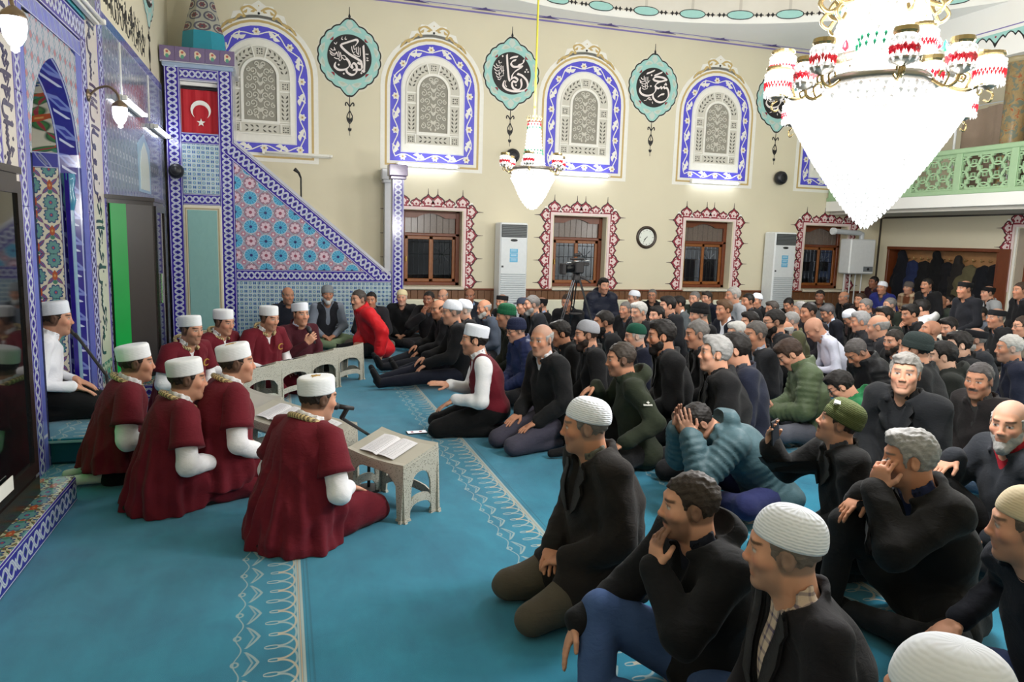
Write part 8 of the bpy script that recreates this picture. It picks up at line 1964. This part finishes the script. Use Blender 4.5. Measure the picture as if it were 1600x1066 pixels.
lm = MB(); lm.mat(1).prism([(0, 0), (0.46, 0), (0.46, -0.03), (0.42, -0.05), (0.38, -0.10), (0.345, -0.06), (0.32, -0.075), (0.28, -0.12), (0.23, -0.205), (0.18, -0.12), (0.14, -0.075), (0.115, -0.06), (0.08, -0.10), (0.04, -0.05), (0, -0.03)], 0, 0.004); lm.mat(0).prism([(0, 0), (0.46, 0), (0.46, -0.012), (0.42, -0.03), (0.38, -0.07), (0.345, -0.035), (0.31, -0.055), (0.27, -0.10), (0.23, -0.14), (0.19, -0.10), (0.15, -0.055), (0.115, -0.035), (0.08, -0.07), (0.04, -0.03), (0, -0.012)], 0, 0.007); lm.mat(2).disc((0.23, -0.05), 0.016, 0, 0.009, 8)
lm = lm.mesh('lambrequin', [M_TURQ, M_BLACK, M_MAROON])
for k in range(27): put('lambrequin', lm, beam, T(L0 + 0.3 + k * 0.46, 4.83, 0.0))
MB().box((L0, 4.88, 0.0), (L1, 4.895, 0.004)).build('violet_line', M_VIOLET, beam)
# ------------------------------------------------------------------ chandeliers
def crystal(c=(250, 250, 252), e=1.0):
    M = Mat('crystal'); M.coords(); n = M.noise(40.0, 2)
    M.color(M.mix(tuple(int(v * 0.9) for v in c), c, n)); M.set(0.08, 0.8); M.nt.links.new(M.mix(tuple(int(v * 0.45) for v in c), c, ((n - 0.42) * 6).sat()), M.b.inputs['Emission Color']); M.b.inputs['Emission Strength'].default_value = e; return M.m
M_CRY, M_CRED, M_CGRN = crystal(), crystal((222, 40, 60), 0.5), crystal((40, 150, 110), 0.4); M_GOLD = plain((168, 148, 104), 0.25, 0.85); M_PEWTER = plain((150, 146, 136), 0.3, 0.8)
def bead(b, p, w, h):
    x, y, z = p; b.add([(x + w, y, z), (x, y + w, z), (x - w, y, z), (x, y - w, z), (x, y, z + h * 0.6), (x, y, z - h)], [(0, 1, 4), (1, 2, 4), (2, 3, 4), (3, 0, 4), (1, 0, 5), (2, 1, 5), (3, 2, 5), (0, 3, 5)])
def ring_beads(b, r, z, sp, w, h, ph=0.0):
    n = max(5, int(2 * PI * r / sp))
    for k in range(n): a = 2 * PI * (k + ph) / n; bead(b, (r * math.cos(a), r * math.sin(a), z), w, h)
def shade_meshes(r, h):
    O = {}
    b = MB(); b.smooth = True; b.lathe([(0.012, -0.02), (0.055, 0.0), (0.06, 0.012), (0.0, 0.02)], 14); O['saucer'] = (b, M_PEWTER)
    b = MB(); b.smooth = True; b.lathe([(r * 0.82, 0.02), (r, h * 0.15), (r * 1.0, h * 0.85), (r * 0.86, h)], 18); O['glow_core'] = (b, glow((255, 252, 246), EM_SHADE))
    b = MB()
    for z in (0.08, 0.20, 0.62, 0.74, 0.86): ring_beads(b, r * 1.07, h * z, 0.030, 0.011, 0.020, z * 3)
    O['clear_beads'] = (b, M_CRY)
    b = MB(); ring_beads(b, r * 1.08, h * 0.42, 0.026, 0.011, 0.030); ring_beads(b, r * 1.08, h * 0.52, 0.026, 0.011, 0.026, 0.5); O['red_beads'] = (b, M_CRED)
    b = MB(); b.lathe([(r * 0.9, h), (r * 1.05, h + 0.012), (r * 1.0, h + 0.03)], 18); O['crown'] = (b, M_GOLD)
    b = MB(); b.smooth = True; b.lathe([(0.0, h * 1.22), (0.03, h * 1.19), (0.046, h * 1.08), (0.036, h * 0.98), (0.015, h * 0.93)], 12); O['bulb'] = (b, glow((255, 253, 250), EM_SHADE * 4))
    return {k: b.mesh(k, [m]) for k, (b, m) in O.items()}
def chandelier(loc, S, nlamp, label, rl, zl, prof_cone, prof_bell, band, rod_top, col_rod, rows_sp, big):
    t = thing('chandelier', label, 'chandelier', T(*loc), 'crystal chandeliers')
    # lower cone: glowing core and rows of hanging crystals
    b = MB(); b.smooth = True; b.lathe([(r * 0.93, z) for r, z in prof_cone], 40); b.build('glowing_cone', glow((255, 253, 250), EM_BIG if big else EM_SMALL), t)
    def rows(prof, name, sp, w, h, red=None):
        d = [0.0]
        for (r0, z0), (r1, z1) in zip(prof[:-1], prof[1:]): d.append(d[-1] + math.hypot(r1 - r0, z1 - z0))
        n = max(3, int(d[-1] / rows_sp)); b = MB(); br, bg = MB(), MB()
        for i in range(n + 1):
            s = d[-1] * i / n; k = min(max(np.searchsorted(d, s) - 1, 0), len(prof) - 2); f = (s - d[k]) / max(d[k + 1] - d[k], 1e-6); r = prof[k][0] + (prof[k + 1][0] - prof[k][0]) * f; z = prof[k][1] + (prof[k + 1][1] - prof[k][1]) * f
            tgt = b
            if red and any(abs(i / n - q) < 0.6 / n for q in red[0]): tgt = br
            if red and any(abs(i / n - q) < 0.6 / n for q in red[1]): tgt = bg
            ring_beads(tgt, max(r, 0.012), z, sp, w, h, 0.5 * (i % 2))
        o = b.build(name, M_CRY, t, kind='stuff')
        if br.v: br.build('red_crystal_rows', M_CRED, t, kind='stuff')
        if bg.v: bg.build('green_crystal_rows', M_CGRN, t, kind='stuff')
    rows(prof_cone, 'hanging_crystals', rows_sp, rows_sp * 0.42, rows_sp * 0.62); rows(prof_bell, 'bell_crystals', rows_sp * 1.1, rows_sp * 0.30, rows_sp * 0.6, ((0.04, 0.08, 0.62), (0.12, 0.68)) if not big else ((0.30, 0.34), (0.39,)))
    b = MB(); b.smooth = True; b.lathe([(r * 0.9, z) for r, z in prof_bell], 32); b.build('glowing_bell', glow((255, 253, 250), (EM_BIG if big else EM_SMALL) * 0.8), t)
    r0, z0, z1 = band; b = MB(); b.smooth = True; b.lathe([(r0 - 0.03, z0), (r0, z0), (r0 + 0.012, (z0 + z1) / 2), (r0, z1), (r0 - 0.03, z1)], 48); bd = b.build('metal_band', M_PEWTER, t)
    if big:
        b = MB(); b.v = []
        for k in range(10):
            s_ = MB(); script_run(s_, 0, 0.26, 0, 0.075, 40 + k, 0.007, 0, 0.003)
            a0 = 2 * PI * k / 10; vv = [((r0 + 0.012 + q[2]) * math.cos(a0 + q[0] / r0), (r0 + 0.012 + q[2]) * math.sin(a0 + q[0] / r0), z0 + 0.012 + q[1]) for q in s_.v]; b.add(vv, s_.f)
        b.build('engraved_script', M_GOLD, bd, kind='stuff')
        for k in range(24):
            a = 2 * PI * k / 24; b = MB(); b.smooth = True; b.lathe([(0.0, -0.03), (0.03, 0.0), (0.026, 0.03), (0.0, 0.075)], 8, ((r0 - 0.02) * math.cos(a), (r0 - 0.02) * math.sin(a), z1 + 0.035)); b.build('drop_gem', M_CRED if k % 2 else M_CGRN, bd)
    # arms with shaded lamps
    am = MB(); am.smooth = True; am.tube(cr([(r0 - 0.01, 0, z0 + 0.02), ((r0 + rl) / 2, 0, z0 - 0.05 * S), (rl - 0.02 * S, 0, z0 - 0.02 * S), (rl, 0, zl)], 5), 0.016 * S, 8); am.tube(cr([((r0 + rl) / 2, 0, z0 - 0.04 * S), ((r0 + rl) / 2 + 0.03 * S, 0, z0 + 0.05 * S), ((r0 + rl) / 2 - 0.03 * S, 0, z0 + 0.09 * S), ((r0 + rl) / 2 - 0.05 * S, 0, z0 + 0.04 * S)], 4), 0.010 * S, 6); am.tube(cr([(rl, 0, zl - 0.02), (rl + 0.05 * S, 0, zl - 0.06 * S), (rl + 0.03 * S, 0, zl - 0.11 * S), (rl - 0.02 * S, 0, zl - 0.09 * S)], 4), 0.009 * S, 6)
    am = am.mesh('arm', [M_GOLD]); sh = shade_meshes(0.098 * S, 0.215 * S)
    for k in range(nlamp):
        a = 2 * PI * (k + 0.05) / nlamp; rise = rr = 0.0
        if big: a, rise, rr = math.radians((157, 247, 337, 67, 182, 272, 2, 92)[k]), (0.0 if k < 4 else -0.24), (-0.06 if k < 4 else 0.17)
        arm = put('arm', am, t, RZ(a) @ T(rr, 0, rise)); 
        for n_, me in sh.items(): put('lamp_' + n_, me, arm, T(rl, 0, zl) @ Matrix.Scale(1.0, 4), kind='stuff' if 'beads' in n_ else None)
    # rod, crown
    zt = prof_bell[0][1]; MB().tube([(0, 0, zt), (0, 0, rod_top)], 0.022 * S, 10).build('rod', col_rod, t)
    b = MB()
    for k in range(12):
        a = 2 * PI * k / 12; r = prof_bell[0][0]; b.tube([(r * math.cos(a), r * math.sin(a), zt - 0.02 * S), (r * 1.25 * math.cos(a), r * 1.25 * math.sin(a), zt + 0.06 * S), (r * 1.1 * math.cos(a), r * 1.1 * math.sin(a), zt + 0.10 * S)], 0.010 * S, 5)
    b.lathe([(r * 0.95, zt - 0.03 * S), (r * 1.08, zt - 0.01 * S), (r * 0.95, zt + 0.01 * S)], 24); b.build('crown', M_GOLD, t)
    # light of the lamps
    spots = [(0.93 * math.cos(q), 0.93 * math.sin(q), 3.42, 0.25) for q in (0.3, 1.87, 3.44, 5.01)] if big else [(0, 0, 3.05, 0.5), (0, 0, 1.86, 0.5)]
    for x_, y_, z_, e in spots:
        l = bpy.data.lights.new('chandelier_light', 'POINT'); l.energy = (POW_BIG if big else POW_SMALL * (1.7 if loc[1] < 4 else 1.0)) * e; l.shadow_soft_size = 0.42 if big else 0.2; l.color = (1.0, 0.985, 0.965)  # the added near pair burns stronger to lift the foreground
        lo = bpy.data.objects.new('chandelier_light', l); COL.objects.link(lo); lo.parent = t; lo.matrix_basis = T(x_, y_, z_)
    if big:
        sc = MB(); sc.smooth = True; sc.tube(cr([(0.30, 0, 3.72), (0.44, 0, 3.66), (0.52, 0, 3.74), (0.46, 0, 3.82), (0.42, 0, 3.76)], 5), 0.022, 8); sc.tube(cr([(0.44, 0, 3.67), (0.50, 0, 3.58), (0.44, 0, 3.52), (0.40, 0, 3.58)], 5), 0.016, 8); sc = sc.mesh('upper_scroll', [M_GOLD])
        for k in range(10): put('upper_scroll', sc, t, RZ(2 * PI * k / 10))
    return t
M_YROD = plain((214, 206, 70), 0.4)
cone = [(0.50, 3.13), (0.50, 3.02), (0.73, 2.93), (0.745, 2.87), (0.69, 2.74), (0.58, 2.55), (0.47, 2.37), (0.34, 2.18), (0.21, 2.0), (0.13, 1.90), (0.03, 1.80)]
bell = [(0.27, 4.05), (0.31, 3.80), (0.345, 3.60), (0.41, 3.38), (0.48, 3.22)]
chandelier((5.0, 5.37, 0), 1.0, 8, 'very large crystal chandelier with red and white shaded lamps at the upper right', 0.88, 3.06, cone, bell, (0.52, 3.12, 3.22), 8.5, M_GOLD, 0.046, True)
cone2 = [(0.20, 2.36), (0.235, 2.34), (0.24, 2.27), (0.20, 2.20), (0.155, 2.10), (0.105, 2.02), (0.05, 1.96), (0.02, 1.95)]
bell2 = [(0.070, 2.90), (0.080, 2.75), (0.090, 2.62), (0.115, 2.50), (0.14, 2.41)]
for k, (x, y) in enumerate(((2.70, 7.9), (7.30, 7.9), (2.70, 2.9), (7.30, 2.9))):  # last two are added out of view to light the near side
    if k >= 2 and x > 5: pass
    chandelier((x, y, 0), 0.50, 6, ('small crystal chandelier on a yellow rod in front of the far wall', 'small crystal chandelier hidden behind the large one', 'added small crystal chandelier above the near rows, out of view', 'added small crystal chandelier over the near right rows, out of view')[k], 0.335, 2.40, cone2, bell2, (0.225, 2.36, 2.40), 8.0, M_YROD, 0.034, False)
